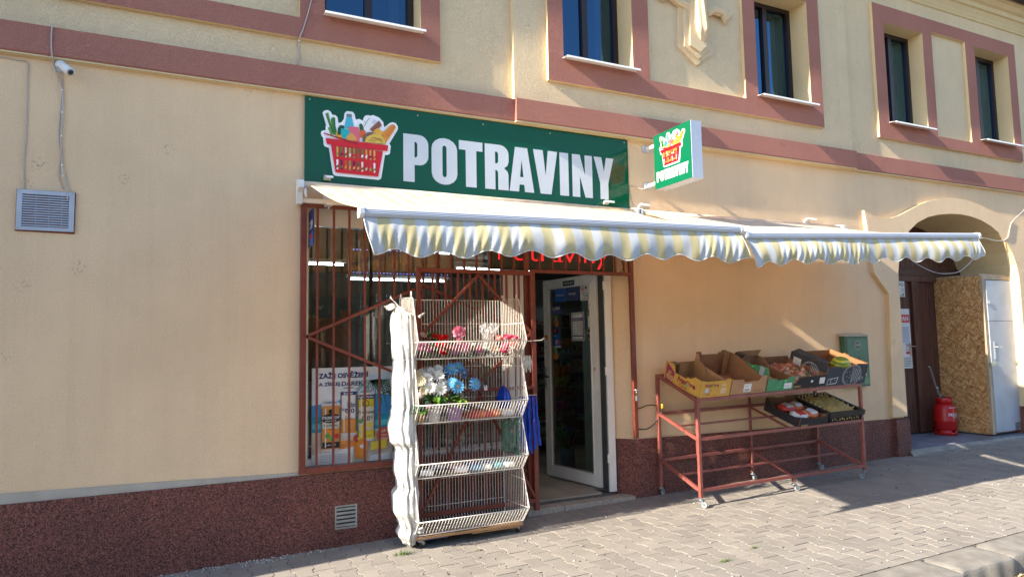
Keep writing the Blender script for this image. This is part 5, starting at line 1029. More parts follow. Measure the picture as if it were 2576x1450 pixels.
def pom(mb, c, r_, m, n_=150):
    c = Vector(c)
    for k in range(n_):
        z = 1 - 2 * (k + .5) / n_; a = k * 2.39996; s_ = math.sqrt(1 - z * z); d = Vector((s_ * math.cos(a), s_ * math.sin(a), z)); t_ = d.orthogonal().normalized(); b = d.cross(t_); rr = r_ * rnd.uniform(.85, 1.1); wd = r_ * .10
        mb.add([c + d * rr * .3 - t_ * wd * .5, c + d * rr * .3 + t_ * wd * .5, c + d * rr * .85 + t_ * wd + b * wd * .3, c + d * rr + b * wd * .2, c + d * rr * .85 - t_ * wd + b * wd * .3], [(0, 1, 2, 3, 4)], m)
def rose(mb, c, n_, r_, m):
    q = rotz(n_); c = Vector(c)
    for ring_, (rr, h, cnt) in enumerate(((1, .55, 6), (.72, .75, 5), (.45, .9, 4), (.2, .95, 3))):
        for k in range(cnt):
            a = 2 * math.pi * k / cnt + ring_ * .6; hw = math.pi / cnt * 1.25
            vs = []
            for aa in (a - hw, a, a + hw):
                for t_, e in ((0, .35), (.5, .9), (1, 1.0 + .12 * (aa == a))): vs.append(c + q @ Vector((r_ * rr * e * math.cos(aa), r_ * rr * e * math.sin(aa), r_ * h * t_)))
            mb.add(vs, [(0, 3, 4, 1), (1, 4, 5, 2), (3, 6, 7, 4), (4, 7, 8, 5)], m, True)
def leaf(mb, p, d, L, wd, m, fold=.25):
    p, d = Vector(p), Vector(d).normalized(); s_ = d.cross(Vector((0, 0, 1))); s_ = s_.normalized() if s_.length > .1 else Vector((1, 0, 0)); up = s_.cross(d)
    rows = []
    for t_, wq in ((0, .05), (.25, .8), (.55, 1), (.8, .65), (1, .04)):
        o = p + d * L * t_ - Vector((0, 0, L * .35 * t_ * t_)); rows.append((o - s_ * wd * wq + up * fold * wd * wq, o, o + s_ * wd * wq + up * fold * wd * wq))
    vs = [v for r_ in rows for v in r_]; mb.add(vs, [(3 * i + j, 3 * i + 3 + j, 3 * i + 4 + j, 3 * i + 1 + j) for i in range(4) for j in (0, 1)], m)
def pot(mb, c, r0, r1, h, m): mb.lathe([(0, 0), (r0, 0), (r1 * .97, h * .86), (r1 * 1.05, h * .86), (r1 * 1.05, h), (r1 * .95, h), (r1 * .9, h * .8), (0, h * .78)], c, m, 24)
FLW = {k: mat('petal_' + k, v, .6, vary=.15, scale=30) for k, v in dict(white=(.72, .72, .68), blue=(.10, .35, .62), navy=(.04, .13, .30), cream=(.66, .56, .36), pink=(.78, .34, .46), mauve=(.58, .20, .36), red=(.62, .012, .015), rose=(.85, .16, .30), coral=(.85, .38, .34), pale=(.72, .52, .50)).items()}
MCN = mat('flower_eye', (.50, .38, .10), .8); MCY = mat('flower_eye_pale', (.62, .55, .30), .8)
def potted(label, x, y, z, pr, mp, heads, nleaf, lm, h=.135, lr=.10):
    t = thing('potted_flowers', label, 'potted flower', (x, y, z), 'potted silk flowers in the second basket'); mb = PM(); pot(mb, (x, y, z), pr * .72, pr, h, mp); mb.part('pot', t)
    mb = PM()
    for k in range(nleaf):
        a = 2 * math.pi * k / nleaf + rnd.uniform(-.3, .3); e = rnd.uniform(-.1, .8); leaf(mb, (x + .02 * math.cos(a), y - .04 + .02 * math.sin(a), z + h + rnd.uniform(.01, .07)), (math.cos(a), math.sin(a) - .3, e), lr * rnd.uniform(.8, 1.15), rnd.uniform(.022, .034), rnd.choice(lm))
    mb.part('leaves', t)
    for (dx, dy, dz, r_, nx, nz, mm, rows) in heads:
        mb = PM(); c = (x + dx, y + dy, z + dz); daisy(mb, c, (nx, -.9, nz), r_, mm, MCN if mm is FLW['blue'] else MCY, 12, rows); mb.tube([(x + dx * .2, y, z + h), (x + dx * .7, y + dy * .6, z + h + (dz - h) * .6), (c[0], c[1] + .008, c[2])], .002, M_lf[1], 4); mb.part('flower', t)
zb = .967
potted('white pot of white silk daisies in the second basket of the rack', 1.875, -.465, zb, .066, mat('pot_white', (.66, .65, .68), .4), [(-.06, -.03, .36, .055, -.2, .6, FLW['white'], 2), (.04, -.03, .375, .055, .1, .6, FLW['white'], 2), (-.05, -.07, .285, .058, -.2, .25, FLW['white'], 2), (.03, -.08, .27, .062, .1, .2, FLW['white'], 2), (.095, -.05, .29, .055, .4, .3, FLW['white'], 2), (-.01, .02, .41, .05, 0, 1, FLW['white'], 2), (.06, .03, .43, .045, .1, .6, FLW['white'], 2), (-.09, .02, .40, .045, -.5, .4, FLW['white'], 2), (-.12, -.03, .35, .045, -.5, .3, FLW['cream'], 2)], 26, M_lf[:1] + [M_lf[2]] + M_lf[:1] + M_lf[:1] + [M_lf[1]])
potted('lilac pot of blue silk daisies beside the white one', 2.06, -.465, zb, .078, mat('pot_lilac', (.36, .22, .42), .45), [(.0, -.09, .285, .062, .05, .1, FLW['blue'], 2), (.175, -.05, .295, .058, .45, .1, FLW['blue'], 2), (-.04, -.06, .315, .05, -.3, .4, FLW['blue'], 2), (-.02, .0, .43, .06, 0, .9, FLW['blue'], 2), (.05, .02, .44, .055, .3, .8, FLW['blue'], 2), (.10, .02, .39, .05, .6, .5, FLW['navy'], 2), (-.07, .02, .40, .05, -.4, .7, FLW['navy'], 2)], 28, M_lf[:1] + M_lf[:1] + [M_lf[1], M_lf[2]])
potted('small tan pot with cream and pink silk flowers at the left of the second basket', 1.76, -.475, zb, .045, mat('pot_tan', (.38, .23, .10), .6), [(-.01, -.05, .335, .05, -.2, .2, FLW['cream'], 2), (-.02, .0, .40, .045, -.2, .6, FLW['cream'], 1), (.01, -.05, .265, .042, 0, .1, FLW['cream'], 2), (-.02, -.07, .23, .03, 0, .2, FLW['pale'], 1), (.045, -.09, .14, .03, .1, .2, FLW['pink'], 1)], 22, [M_lf[1], M_lf[1], M_lf[0]], h=.075, lr=.08)
z1 = 1.49
def bunch(label, x, y, z, heads, nleaf, cat='flowers', lm=(1, 0)):
    t = thing('flower_bunch', label, cat, (x, y, z), 'silk flower bunches in the top basket'); mb = PM()
    for k in range(nleaf): a = rnd.uniform(0, 6.28); leaf(mb, (x + rnd.uniform(-.05, .05), y + rnd.uniform(-.05, .05), z + rnd.uniform(.0, .10)), (math.cos(a), math.sin(a) - .3, rnd.uniform(0, .7)), rnd.uniform(.05, .09), rnd.uniform(.012, .022), M_lf[rnd.choice(lm)])
    mb.tube([(x, y, z + .01), (x + .02, y - .02, z + .1)], .006, M_lf[1], 5); mb.part('leaves', t)
    for kind, dx, dy, dz, r_, c in heads:
        mb = PM(); p = (x + dx, y + dy - .035, z + dz * 1.08 + .015)
        if kind == 'pom': pom(mb, p, r_, FLW[c], int(120 + r_ * 1600))
        elif kind == 'rose': rose(mb, p, (rnd.uniform(-.3, .3), -.6, .8), r_, FLW[c])
        else: daisy(mb, p, (dx * 2, -.8, .7), r_, FLW[c], MCN, 9, 2)
        mb.part('flower', t)
bunch('dusty pink bunch with green ivy at the left end of the top basket', 1.79, -.42, z1 + .02, [('pom', -.03, -.06, .06, .045, 'mauve'), ('pom', .035, -.03, .05, .04, 'pink'), ('rose', -.005, -.02, .14, .03, 'pale'), ('rose', .02, -.08, .02, .03, 'mauve')], 60)
t = thing('ivy_sprig', 'dark green ivy sprig standing up at the left end of the top basket', 'ivy', (1.86, -.40, z1)); mb = PM()
for k in range(26): a = rnd.uniform(0, 6.28); leaf(mb, (1.865 + rnd.uniform(-.03, .03), -.44 + rnd.uniform(-.03, .03), z1 + rnd.uniform(.10, .20)), (math.cos(a), math.sin(a) - .4, rnd.uniform(.2, 1)), rnd.uniform(.045, .07), rnd.uniform(.016, .024), M_lf[rnd.choice((0, 1, 1))])
mb.tube([(1.865, -.43, z1), (1.865, -.43, z1 + .15)], .004, M_lf[1], 5); mb.part('leaves', t)
bunch('bright red bunch beside the ivy in the top basket', 1.935, -.42, z1, [('rose', -.05, -.02, .15, .03, 'red'), ('rose', .0, -.04, .135, .036, 'red'), ('rose', .045, -.03, .14, .032, 'red'), ('rose', .0, -.07, .07, .04, 'red'), ('rose', .04, -.06, .06, .035, 'red'), ('rose', -.04, -.07, .08, .034, 'red'), ('rose', 0, -.075, .02, .034, 'red')], 26)
bunch('round pink bunch standing tall in the middle of the top basket', 2.12, -.40, z1, [('pom', 0, -.02, .185, .062, 'pink'), ('pom', -.055, -.07, .05, .05, 'mauve'), ('pom', .03, -.08, .065, .05, 'mauve'), ('pom', -.02, -.07, .11, .035, 'pink')], 34)
bunch('small mauve bunch right of the tall pink one', 2.26, -.42, z1, [('pom', .01, -.07, .045, .04, 'mauve'), ('rose', -.03, -.04, .08, .022, 'white'), ('rose', .03, -.02, .12, .012, 'white')], 26)
bunch('pale green and white bouquet inside the clear wrap', 2.38, -.40, z1, [('pom', -.02, -.05, .075, .05, 'white'), ('daisy', .04, -.07, .05, .045, 'cream')], 40)
bunch('coral and bright pink bunch at the right end of the top basket', 2.545, -.42, z1, [('rose', -.07, -.04, .12, .04, 'coral'), ('rose', -.03, -.07, .06, .045, 'rose'), ('rose', .01, -.04, .13, .038, 'rose'), ('rose', .045, -.06, .08, .04, 'coral'), ('rose', .085, -.04, .13, .028, 'rose'), ('rose', -.05, -.08, .02, .035, 'rose'), ('rose', .06, .0, .14, .025, 'rose'), ('rose', .09, -.07, .05, .03, 'pale')], 26)
# clear cellophane cone
def clearmat(name, c=(.9, .9, .9), k=.35):
    m, n, l, p = newmat(name); n.remove(p); a = N(n, 'BsdfTransparent'); g = N(n, 'BsdfGlossy'); g.inputs['Roughness'].default_value = .15; d = N(n, 'BsdfDiffuse'); d.inputs[0].default_value = (*c, 1)
    x = N(n, 'MixShader'); x.inputs[0].default_value = .5; l.new(g.outputs[0], x.inputs[1]); l.new(d.outputs[0], x.inputs[2]); tc = N(n, 'TexCoord'); ns = N(n, 'TexNoise', Scale=22.0, Detail=5.0, Distortion=1.5); l.new(tc.outputs['Object'], ns.inputs['Vector']); r_ = ramp(n, [(.42, (k * .15,) * 3), (.60, (k * 1.9,) * 3)]); l.new(ns.outputs[0], r_.inputs[0])
    y = N(n, 'MixShader'); l.new(r_.outputs[0], y.inputs[0]); l.new(a.outputs[0], y.inputs[1]); l.new(x.outputs[0], y.inputs[2]); l.new(y.outputs[0], n['Material Output'].inputs[0]); return m
M_cel = clearmat('cellophane')
t = thing('cellophane_wrap', 'crumpled clear plastic wrap rising to a flared top in the top basket', 'wrap', (2.39, -.40, z1)); mb = PM()
def celf(u, v):
    a = 2 * math.pi * u; r_ = (.10, .10, .075, .035, .07, .085)[min(5, int(v * 5))]; r2 = (.10, .10, .075, .035, .07, .085)[min(5, int(v * 5) + 1)]; q = v * 5 - int(v * 5); r_ = r_ + (r2 - r_) * q
    f_ = 1 + .16 * math.sin(a * 5 + v * 7) + .10 * math.sin(a * 11 - v * 13); return (2.375 + .05 * v + r_ * f_ * math.cos(a), -.42 + r_ * .7 * f_ * math.sin(a), z1 + .01 + v * .27 + .02 * math.sin(a * 2) * v)
mb.grid(celf, 60, 30, M_cel, cu=True, smooth=False); mb.part('wrap', t)
# packs
def pack(name, label, cat, x0, x1, y0, y1, z, h, m, group, tilt=0, m2=None):
    t = thing(name, label, cat, ((x0 + x1) / 2, (y0 + y1) / 2, z), group); w_, d_ = (x1 - x0) / 2, (y1 - y0) / 2; mb = MB(); sd_ = rnd.uniform(0, 6)
    def f(u, v):
        a = 2 * math.pi * u; p = math.pi * (v - .5); e = .55; cc, ss = math.cos(p), math.sin(p); sg = lambda q: math.copysign(abs(q) ** e, q); wob = 1 + .05 * math.sin(a * 7 + sd_ + v * 5)
        return (w_ * sg(math.cos(a)) * abs(cc) ** e * wob, d_ * sg(math.sin(a)) * abs(cc) ** e * wob, h / 2 + h / 2 * sg(ss) * (1 + .08 * math.sin(a * 5 + sd_)))
    mb.grid(f, 28, 10, m, cu=True); mb.build('pouch', t)
    if m2: q = MB(); q.grid(lambda u, v: Vector(f(.5 + .25 + (u - .5) * .3, .2 + v * .6)) * 1.012, 8, 8, m2); q.build('print', t)
    t.rotation_euler = (0, 0, tilt); return t
MP = {k: mat('pack_' + k, v, .3, vary=.25, scale=25) for k, v in dict(red=(.60, .05, .03), black=(.02, .02, .025), white=(.66, .66, .66), pink=(.55, .30, .30), blue=(.02, .10, .30), sky=(.10, .30, .45), teal=(.10, .33, .36), clear=(.5, .42, .38), orange=(.7, .16, .03), pale=(.55, .58, .58)).items()}
for k in range(4): pack('red_pack', ['red pack nearest the lilac pot in the second basket', 'second red pack from the lilac pot', 'red pack in front of the dark red ones', 'rightmost red pack in the second basket'][k], 'packet', 2.19 + k * .07, 2.28 + k * .07, -.50, -.30 + .03 * (k % 2), zb, .055 + .012 * (k % 2), MP['red'], 'red packets in the second basket', .2 - k * .1, MP['orange'] if k % 2 else None)
pack('clear_pack', 'clear pack with pinkish contents at the right end of the second basket', 'packet', 2.49, 2.62, -.50, -.32, zb, .06, MP['clear'], None, .1, MP['pale'])
z3 = .522
for lab, x0, x1, m, m2 in (('black and white pack at the left of the third basket', 1.74, 1.88, 'black', 'white'), ('white pack lying next to the black one in the third basket', 1.86, 2.02, 'white', 'black'), ('pink pack in the middle of the third basket', 2.05, 2.19, 'pink', 'white'), ('dark blue pack right of the pink one', 2.20, 2.31, 'blue', 'sky'), ('second dark blue pack in the third basket', 2.31, 2.41, 'blue', 'white'), ('blue and teal pack in the third basket', 2.41, 2.50, 'sky', 'teal'), ('pale teal pack at the right of the third basket', 2.50, 2.63, 'teal', 'white')):
    pack('packet', lab, 'packet', x0, x1, -.49, -.28, z3, .06, MP[m], 'packets in the third basket', rnd.uniform(-.15, .15), MP[m2])
# blue streamers, gloves, hanging goods on the right side panel
M_bl = mat('glossy_blue_film', (.0, .045, .40), .25, vary=.3, scale=12); t = thing('blue_bag_bundle', 'bundle of glossy bright blue bags hanging from the right side of the rack', 'bags', (2.78, -.42, 1.13))
for k in range(13):
    x = XR + .025 + k * .012; yy = -.40 - .05 * math.sin(k * 2.3); zt = 1.128 - .004 * (k % 3); zb_ = .665 + rnd.uniform(-.03, .03) - (.03 if 3 < k < 9 else 0)
    mb = PM(); mb.grid(lambda u, v, x=x, yy=yy, k=k, zt=zt, zb_=zb_: (x + (u - .5) * (.022 + .010 * v) + .012 * v * (k - 3) / 4 + .004 * math.sin(v * 14 + k), yy - .012 * math.sin(u * 3.1) - .02 * v * math.sin(k * 1.7), zt + (zb_ - zt) * v), 4, 14, M_bl); mb.part('bag', t, solid=.0015)
mb = PM(); mb.tube([(XR, -.38, 1.12), (XR + .02, -.38, 1.135), (XR + .19, -.42, 1.135)], .003, M_wire, 5); mb.part('hanger', t)
t = thing('blue_bag', 'crumpled blue bag behind the right side wires of the second basket', 'bag', (2.63, -.25, zb)); mb = PM()
mb.grid(lambda u, v: (2.62 + (.055 + .008 * math.sin(u * 31)) * math.cos(6.283 * u) * math.sin(math.pi * min(1, v + .02)) ** .6, -.26 + .09 * (1 + .12 * math.sin(u * 40)) * math.sin(6.283 * u) * math.sin(math.pi * min(1, v + .02)) ** .6, .985 + .24 * v), 60, 12, M_bl, cu=True); mb.part('bag', t)
t = thing('glove_bundle', 'bundle of pale grey work gloves hooked on the rack just under the top basket', 'gloves', (2.72, -.5, 1.42)); mb = PM()
for k in range(6): mb.tube([(2.715 + .012 * k, -.50 + .01 * (k % 2), 1.49), (2.712 + .014 * k, -.505, 1.44), (2.708 + .013 * k, -.50, 1.385 - .02 * (k % 3))], lambda q: .010 - .003 * q, mat('glove_knit', (.5, .49, .46), .9, vary=.2, scale=40), 6)
mb.part('gloves', t)
M_gp = clearmat('green_tint_film', (.12, .42, .30), .45); t = thing('green_packs', 'translucent green plastic packs hanging inside the right side of the third tier', 'packs', (2.62, -.3, .62)); mb = PM()
mb.grid(lambda u, v: (XR - .02 - .01 * math.sin(u * 9), -.12 - .38 * u, .62 + .33 * v + .004 * math.sin(u * 30)), 20, 10, M_gp); mb.grid(lambda u, v: (XR - .05 - .02 * math.sin(u * 7), -.16 - .28 * u, .62 + .30 * v), 20, 10, M_gp); mb.part('film', t, solid=.001)
t = thing('artificial_flower', 'artificial flower stem with a white price tag hanging below the top basket', 'stem', (2.42, -.30, 1.2)); mb = PM()
mb.tube([(2.44, -.30, 1.48), (2.425, -.31, 1.35), (2.42, -.31, 1.22)], .005, M_lf[1], 5); mb.tube([(2.425, -.31, 1.36), (2.46, -.31, 1.42)], .004, M_lf[1], 5); mb.tube([(2.425, -.31, 1.38), (2.385, -.31, 1.43)], .004, M_lf[1], 5); mb.part('stem', t)
mb = PM(); mb.box(2.405, 2.437, -.313, -.311, 1.19, 1.235, W_); mb.part('tag', t)

# ---------------------------------------------------------------- fruit trolley (slanted shelves)
TX0, TX1, TF, TB_ = 4.515, 6.86, -.665, -.055; sl = .20 / .61
def gx(x): return G(x)
t = thing('fruit_trolley', 'red-brown welded steel display trolley on six casters with slanted shelves', 'trolley', (5.69, -.36, 0))
L_ = .034
for x, y, zt, nm in ((TX0, TF, 1.0, 1), (TX0, TB_, 1.215, 1), (TX1, TF, 1.05, 1), (TX1, TB_, 1.25, 1)):
    mb = PM(); mb.bar((x, y, gx(x) + .095), (x, y, zt), L_, L_, M_trolley); mb.part('leg', t, bevel=.002)
def rail(a, b, w_=.032): mb = PM(); mb.bar(a, b, w_, w_, M_trolley); mb.part('rail', t, bevel=.002)
for zf0, zf1, zb0, zb1 in ((1.0, 1.05, 1.215, 1.25), (.640, .672, .835, .86), (.155, .175, .355, .375)):
    h = L_ / 2 + .001
    if zf0 > .9: rail((TX0 - .017, TF, zf0 + .017), (TX1 + .017, TF, zf1 + .017), .034); rail((TX0 - .017, TB_, zb0 + .017), (TX1 + .017, TB_, zb1 + .017), .034); h2 = .017
    else: rail((TX0 + h, TF, zf0), (TX1 - h, TF, zf1)); rail((TX0 + h, TB_, zb0), (TX1 - h, TB_, zb1)); h2 = 0
    for x, za, zc in ((TX0, zf0, zb0), (TX1, zf1, zb1)): rail((x, TF + h, za + h2), (x, TB_ - h, zc + h2))
    q = (zf0 + zb0) / 2 + .0; q1 = (zf1 + zb1) / 2
    mb = PM(); mb.bar((TX0 + h, (TF + TB_) / 2, q + h2), (TX1 - h, (TF + TB_) / 2, q1 + h2), .02, .02, M_trolley); mb.part('cross_bar', t, bevel=.002)
    xm = 5.76; za = zf0 + (zf1 - zf0) * .53; zc = zb0 + (zb1 - zb0) * .53
    mb = PM(); mb.bar((xm, TF + .017, za + h2), (xm, TB_ - .017, zc + h2), .024, .020, M_trolley); mb.part('cross_bar', t, bevel=.002)
for x in (5.02, 5.80): mb = PM(); mb.bar((x, TB_, .372), (x, TB_, 1.215), .024, .024, M_trolley); mb.part('upright', t, bevel=.002)
mb = PM(); mb.bar((5.76, TF, gx(5.76) + .095), (5.76, TF, .150), .03, .03, M_trolley); mb.bar((5.80, TB_, gx(5.8) + .095), (5.80, TB_, .345), .03, .03, M_trolley); mb.part('leg', t, bevel=.002)
MWH = mat('caster_white', (.30, .31, .31), .5); M_cst = mat('caster_zinc', (.22, .24, .27), .4, metal=.4)
for x, y, a in ((TX0, TF, -1.2), (TX0, TB_, .4), (5.76, TF, -.3), (5.80, TB_, .2), (TX1, TF, 2.6), (TX1, TB_, -.4)):
    mb = PM(); mb.tube([(x, y, gx(x) + .075), (x, y, gx(x) + .10)], .008, M_steel, 6); mb.part('stem', t); caster(t, x, y, gx(x), gx(x) + .078, M_cst, .030, a, MWH)
SLA = math.atan(sl)
def on_shelf(label, name, cat, x, zf, w_, group=None, dy=0):
    """an Empty on a slanted shelf at the front rail: local x along the shelf, y up the slope, z square to it"""
    o = thing(name, label, cat, (x, TF - .012 + dy * math.cos(SLA), zf + .036 + dy * math.sin(SLA)), group); o.rotation_euler = (SLA, -.02, 0); return o
def card(name, c, inn=(.27, .135, .06)):
    return mat(name, c, .8, vary=.10, scale=12, bump=.1, bscale=40), mat(name + '_in', inn, .85, vary=.12, scale=12, bump=.1, bscale=40)
def boxside(mb, pts, axis, pos, th, mo, mi, flip=False):
    """cardboard wall: outer and inner faces of one profile, thin corrugated edge between"""
    fr = (lambda u, v, q: (u, q, v)) if axis == 'x' else (lambda u, v, q: (q, u, v)); a, b = (pos, pos + th)
    n_ = len(pts); vs = [fr(u, v, a) for u, v in pts] + [fr(u, v, b) for u, v in pts]; mb.add(vs, [tuple(range(n_))], mi if flip else mo); mb.add(vs, [tuple(range(n_, 2 * n_))], mo if flip else mi); mb.add(vs, [(i, (i + 1) % n_, n_ + (i + 1) % n_, n_ + i) for i in range(n_)], mi)
def tray(t, W, D, front, back, left, right, mo, mi, bottom=True):
    mb = MB(); e = .005; mb.box(e, W - e, e, D - e, .0, .004, mi); mb.build('base', t)
    for nm, pts, ax, pos, fl in (('front', front, 'x', 0, False), ('back', back, 'x', D - e, True), ('left', left, 'y', 0, False), ('right', right, 'y', W - e, True)):
        mb = MB(); q = [(min(max(u, e + .0005 if ax == 'y' else 0), (D - e - .0005) if ax == 'y' else W), v) for u, v in pts]; boxside(mb, q, ax, pos, e, mo, mi, fl); mb.build('side', t)
def scal(W, h, hc, cw_=.10, n_=1):   # wall with raised corners and a lowered middle
    return [(0, 0), (W, 0), (W, hc), (W - cw_, hc), (W - cw_ - .03, h), (cw_ + .03, h), (cw_, hc), (0, hc)]
# 1 yellow citrus box
Mo, Mi = card('card_yellow', (.60, .33, .06), (.34, .19, .08)); W1, D1 = .385, .56
t = on_shelf('yellow citrus cardboard box with red lettering at the left end of the trolley top', 'cardboard_box', 'box', 4.528, 1.0, W1, 'open cardboard boxes on the trolley top')
tray(t, W1, D1, [(0, 0), (W1, 0), (W1, .175), (W1 - .06, .175), (W1 - .075, .165), (.05, .165), (.03, .175), (0, .175)], [(0, 0), (W1, 0), (W1, .17), (.14, .17), (.12, .18), (0, .18)], [(0, 0), (D1, 0), (D1, .20), (D1 - .14, .20), (D1 - .17, .12), (.22, .12), (.20, .14), (.16, .14), (.10, .18), (0, .175)], [(0, 0), (D1, 0), (D1, .19), (D1 - .12, .19), (D1 - .18, .14), (D1 - .2, .11), (.12, .11), (.05, .17), (0, .17)], Mo, Mi)
PR = mat('print_plum', (.26, .012, .04), .6); PG = mat('print_fruit_green', (.22, .36, .10), .6); ob = mat('print_fruit_buff', (.55, .28, .12), .6)
def art_on(t, o, u, nrm, fn, label=None):
    a = Art(o, u=u, v=(0, 0, 1), nrm=nrm, eps=.0004); fn(a); return a.mb.build('print', t)
def p1(a): a.text('Prim', .055, .105, .085, .035, PR, .02, True); a.ring(.155, .12, .019, .006, PR, True, a0=-10, a1=190); a.disc(.155, .112, .013, PG, True); a.text('re', .178, .105, .05, .024, PR, .02, True); a.disc(.085, .07, .028, W_, True); a.d += .0004; a.ring(.085, .07, .026, .003, NV, True); a.text('s', .078, .06, .014, .018, NV, .02, True); a.rect(.26, .03, .075, .06, mat('label_buff', (.62, .42, .25), .7), True); a.rect(.265, .108, .06, .022, mat('label_buff', (.62, .42, .25), .7), True); a.text('Citrus', .11, .065, .04, .012, PR, .01, True); [a.rect(.07, .022 + k * .008, .06, .0025, PR, True) for k in range(3)]; a.disc(.20, .014, .024, OR_, ry=.012)
art_on(t, (0, 0, 0), (1, 0, 0), (0, -1, 0), p1)
def p1l(a): a.poly([(.02, .0), (.15, .0), (.16, .12), (.12, .14), (.03, .19)], mat('print_magenta', (.33, .03, .10), .6)); a.disc(.075, .055, .04, ob); a.disc(.12, .045, .035, ob); a.ring(.075, .055, .04, .003, PR); a.disc(.09, .105, .03, ob, ry=.012); a.text('Prim', .22, .052, .125, .058, PR, .035, True); a.ring(.375, .078, .030, .011, PR, True, a0=-10, a1=190); a.disc(.375, .064, .021, PG, True); a.text('re', .412, .056, .075, .040, PR, .035, True); a.text('Citrus', .255, .012, .11, .03, PR, .01, True)
art_on(t, (0, D1, 0), (0, -1, 0), (-1, 0, 0), p1l)
mb = MB(); mb.prism([(.13, .005), (.255, .005), (.25, .165), (.15, .165)], D1 - .055, D1 - .05, Mi); mb.build('corner_flap', t)
art_on(t, (.02, D1 - .0055, 0), (1, 0, 0), (0, -1, 0), lambda a: (a.text('59,90', .01, .12, .08, .035, K_, 0, True), a.text('NEKTARINKY', .11, .125, .12, .02, K_, 0)))
# 2 kraft box
Mo, Mi = card('card_kraft', (.42, .23, .115), (.30, .145, .065)); W2, D2 = .475, .57
t = on_shelf('tall plain brown cardboard box, empty, with a white barcode label', 'cardboard_box', 'box', 4.925, 1.012, W2, 'open cardboard boxes on the trolley top')
tray(t, W2, D2, [(0, 0), (W2, 0), (W2, .175), (W2 - .05, .185), (W2 - .08, .165), (W2 - .11, .13), (.17, .125), (.155, .155), (.03, .155), (0, .165)], [(0, 0), (W2, 0), (W2, .24), (.40, .27), (.35, .27), (.345, .25), (.31, .25), (.30, .23), (.08, .23), (.06, .265), (.0, .265)], [(0, 0), (D2, 0), (D2, .25), (D2 - .04, .25), (D2 - .10, .16), (.1, .13), (0, .16)], [(0, 0), (D2, 0), (D2, .245), (D2 - .12, .245), (.06, .135), (0, .17)], Mo, Mi)
def p2(a): a.rect(.17, .02, .10, .085, W_); [a.rect(.185 + k * .008, .028, .003 + .002 * (k % 2), .022, K_, True) for k in range(9)]; a.text('01 12 3', .19, .075, .05, .008, K_, 0, True); a.text('EXTRA QUALITY', .31, .03, .09, .007, PR, 0, True); a.text('PRODUCT OF SPAIN', .30, .015, .12, .007, PR, 0)
art_on(t, (0, 0, 0), (1, 0, 0), (0, -1, 0), p2)
mb = MB(); mb.prism([(.34, .005), (.40, .005), (.40, .262), (.345, .262)], D2 - .07, D2 - .06, Mi); mb.prism([(.06, .004), (.32, .004), (.34, .012), (.04, .012)], .3, .45, Mi); mb.build('corner_flap', t)
# 3 green box
Mo, Mi = card('card_green', (.07, .26, .13), (.28, .15, .075)); W3, D3_ = .375, .55
t = on_shelf('green fronted cardboard box holding picture packs, between kraft and black boxes', 'cardboard_box', 'box', 5.42, 1.020, W3, 'open cardboard boxes on the trolley top')
tray(t, W3, D3_, [(0, 0), (W3, 0), (W3, .15), (W3 - .05, .155), (W3 - .10, .12), (.14, .115), (.12, .135), (0, .135)], [(0, 0), (W3, 0), (W3, .20), (0, .20)], [(0, 0), (D3_, 0), (D3_, .20), (.36, .20), (.34, .215), (.30, .215), (.27, .205), (.13, .24), (.03, .25), (.0, .20)], [(0, 0), (D3_, 0), (D3_, .2), (D3_ - .1, .2), (D3_ - .2, .13), (.1, .13), (0, .15)], Mo, Mi)
art_on(t, (0, 0, 0), (1, 0, 0), (0, -1, 0), lambda a: (a.rect(.24, .02, .11, .06, W_), [a.rect(.25, .03 + k * .012, .07, .003, mat('ink_grey', (.25, .25, .27), .6), True) for k in range(3)], a.rect(.235, .095, .03, .02, mat('tag_green', (.10, .7, .15), .5), True), a.stroke([(.16, .1), (.20, .11), (.17, .07), (.21, .075)], .010, mat('ink_lime', (.05, .42, .12), .5), True), a.rect(.13, .035, .07, .012, mat('ink_lime', (.05, .42, .12), .5))))
art_on(t, (0, D3_, 0), (0, -1, 0), (-1, 0, 0), lambda a: (a.poly([(.40, .04), (.46, .03), (.48, .235), (.42, .24)], mat('label_grey', (.42, .44, .48), .6)), a.rect(.30, .19, .03, .015, mat('tag_green', (.10, .7, .15), .5))))
mb = MB(); mb.prism([(.02, .20), (.36, .20), (.40, .265), (.07, .26)], D3_ - .02, D3_ - .014, Mi); mb.prism([(.0, .20), (.02, .20), (.07, .26), (.02, .255)], D3_ - .12, D3_ - .02, K_); mb.build('lid_flap', t)
g1 = on_shelf('flat green and white boxed book lying in the green box', 'boxed_set', 'book', 5.47, 1.03, .2, None, .10)
g1.rotation_euler = (SLA + .16, .0, .25); mb = MB(); mb.box(0, .20, .0, .36, .062, .082, mat('cover_green', (.05, .17, .09), .4)); mb.box(.004, .196, -.002, .35, .066, .078, W_); mb.build('body', g1); mb = MB(); mb.prism([(.01, .01), (.19, .01), (.19, .35), (.01, .35)], .0822, .083, mat('cover_photo', (.25, .22, .12), .3, vary=.6, scale=16), fr='xy'); mb.prism([(.05, .22), (.15, .22), (.15, .32), (.05, .32)], .0831, .0837, mat('cover_cream', (.62, .56, .40), .3), fr='xy'); mb.build('cover', g1)
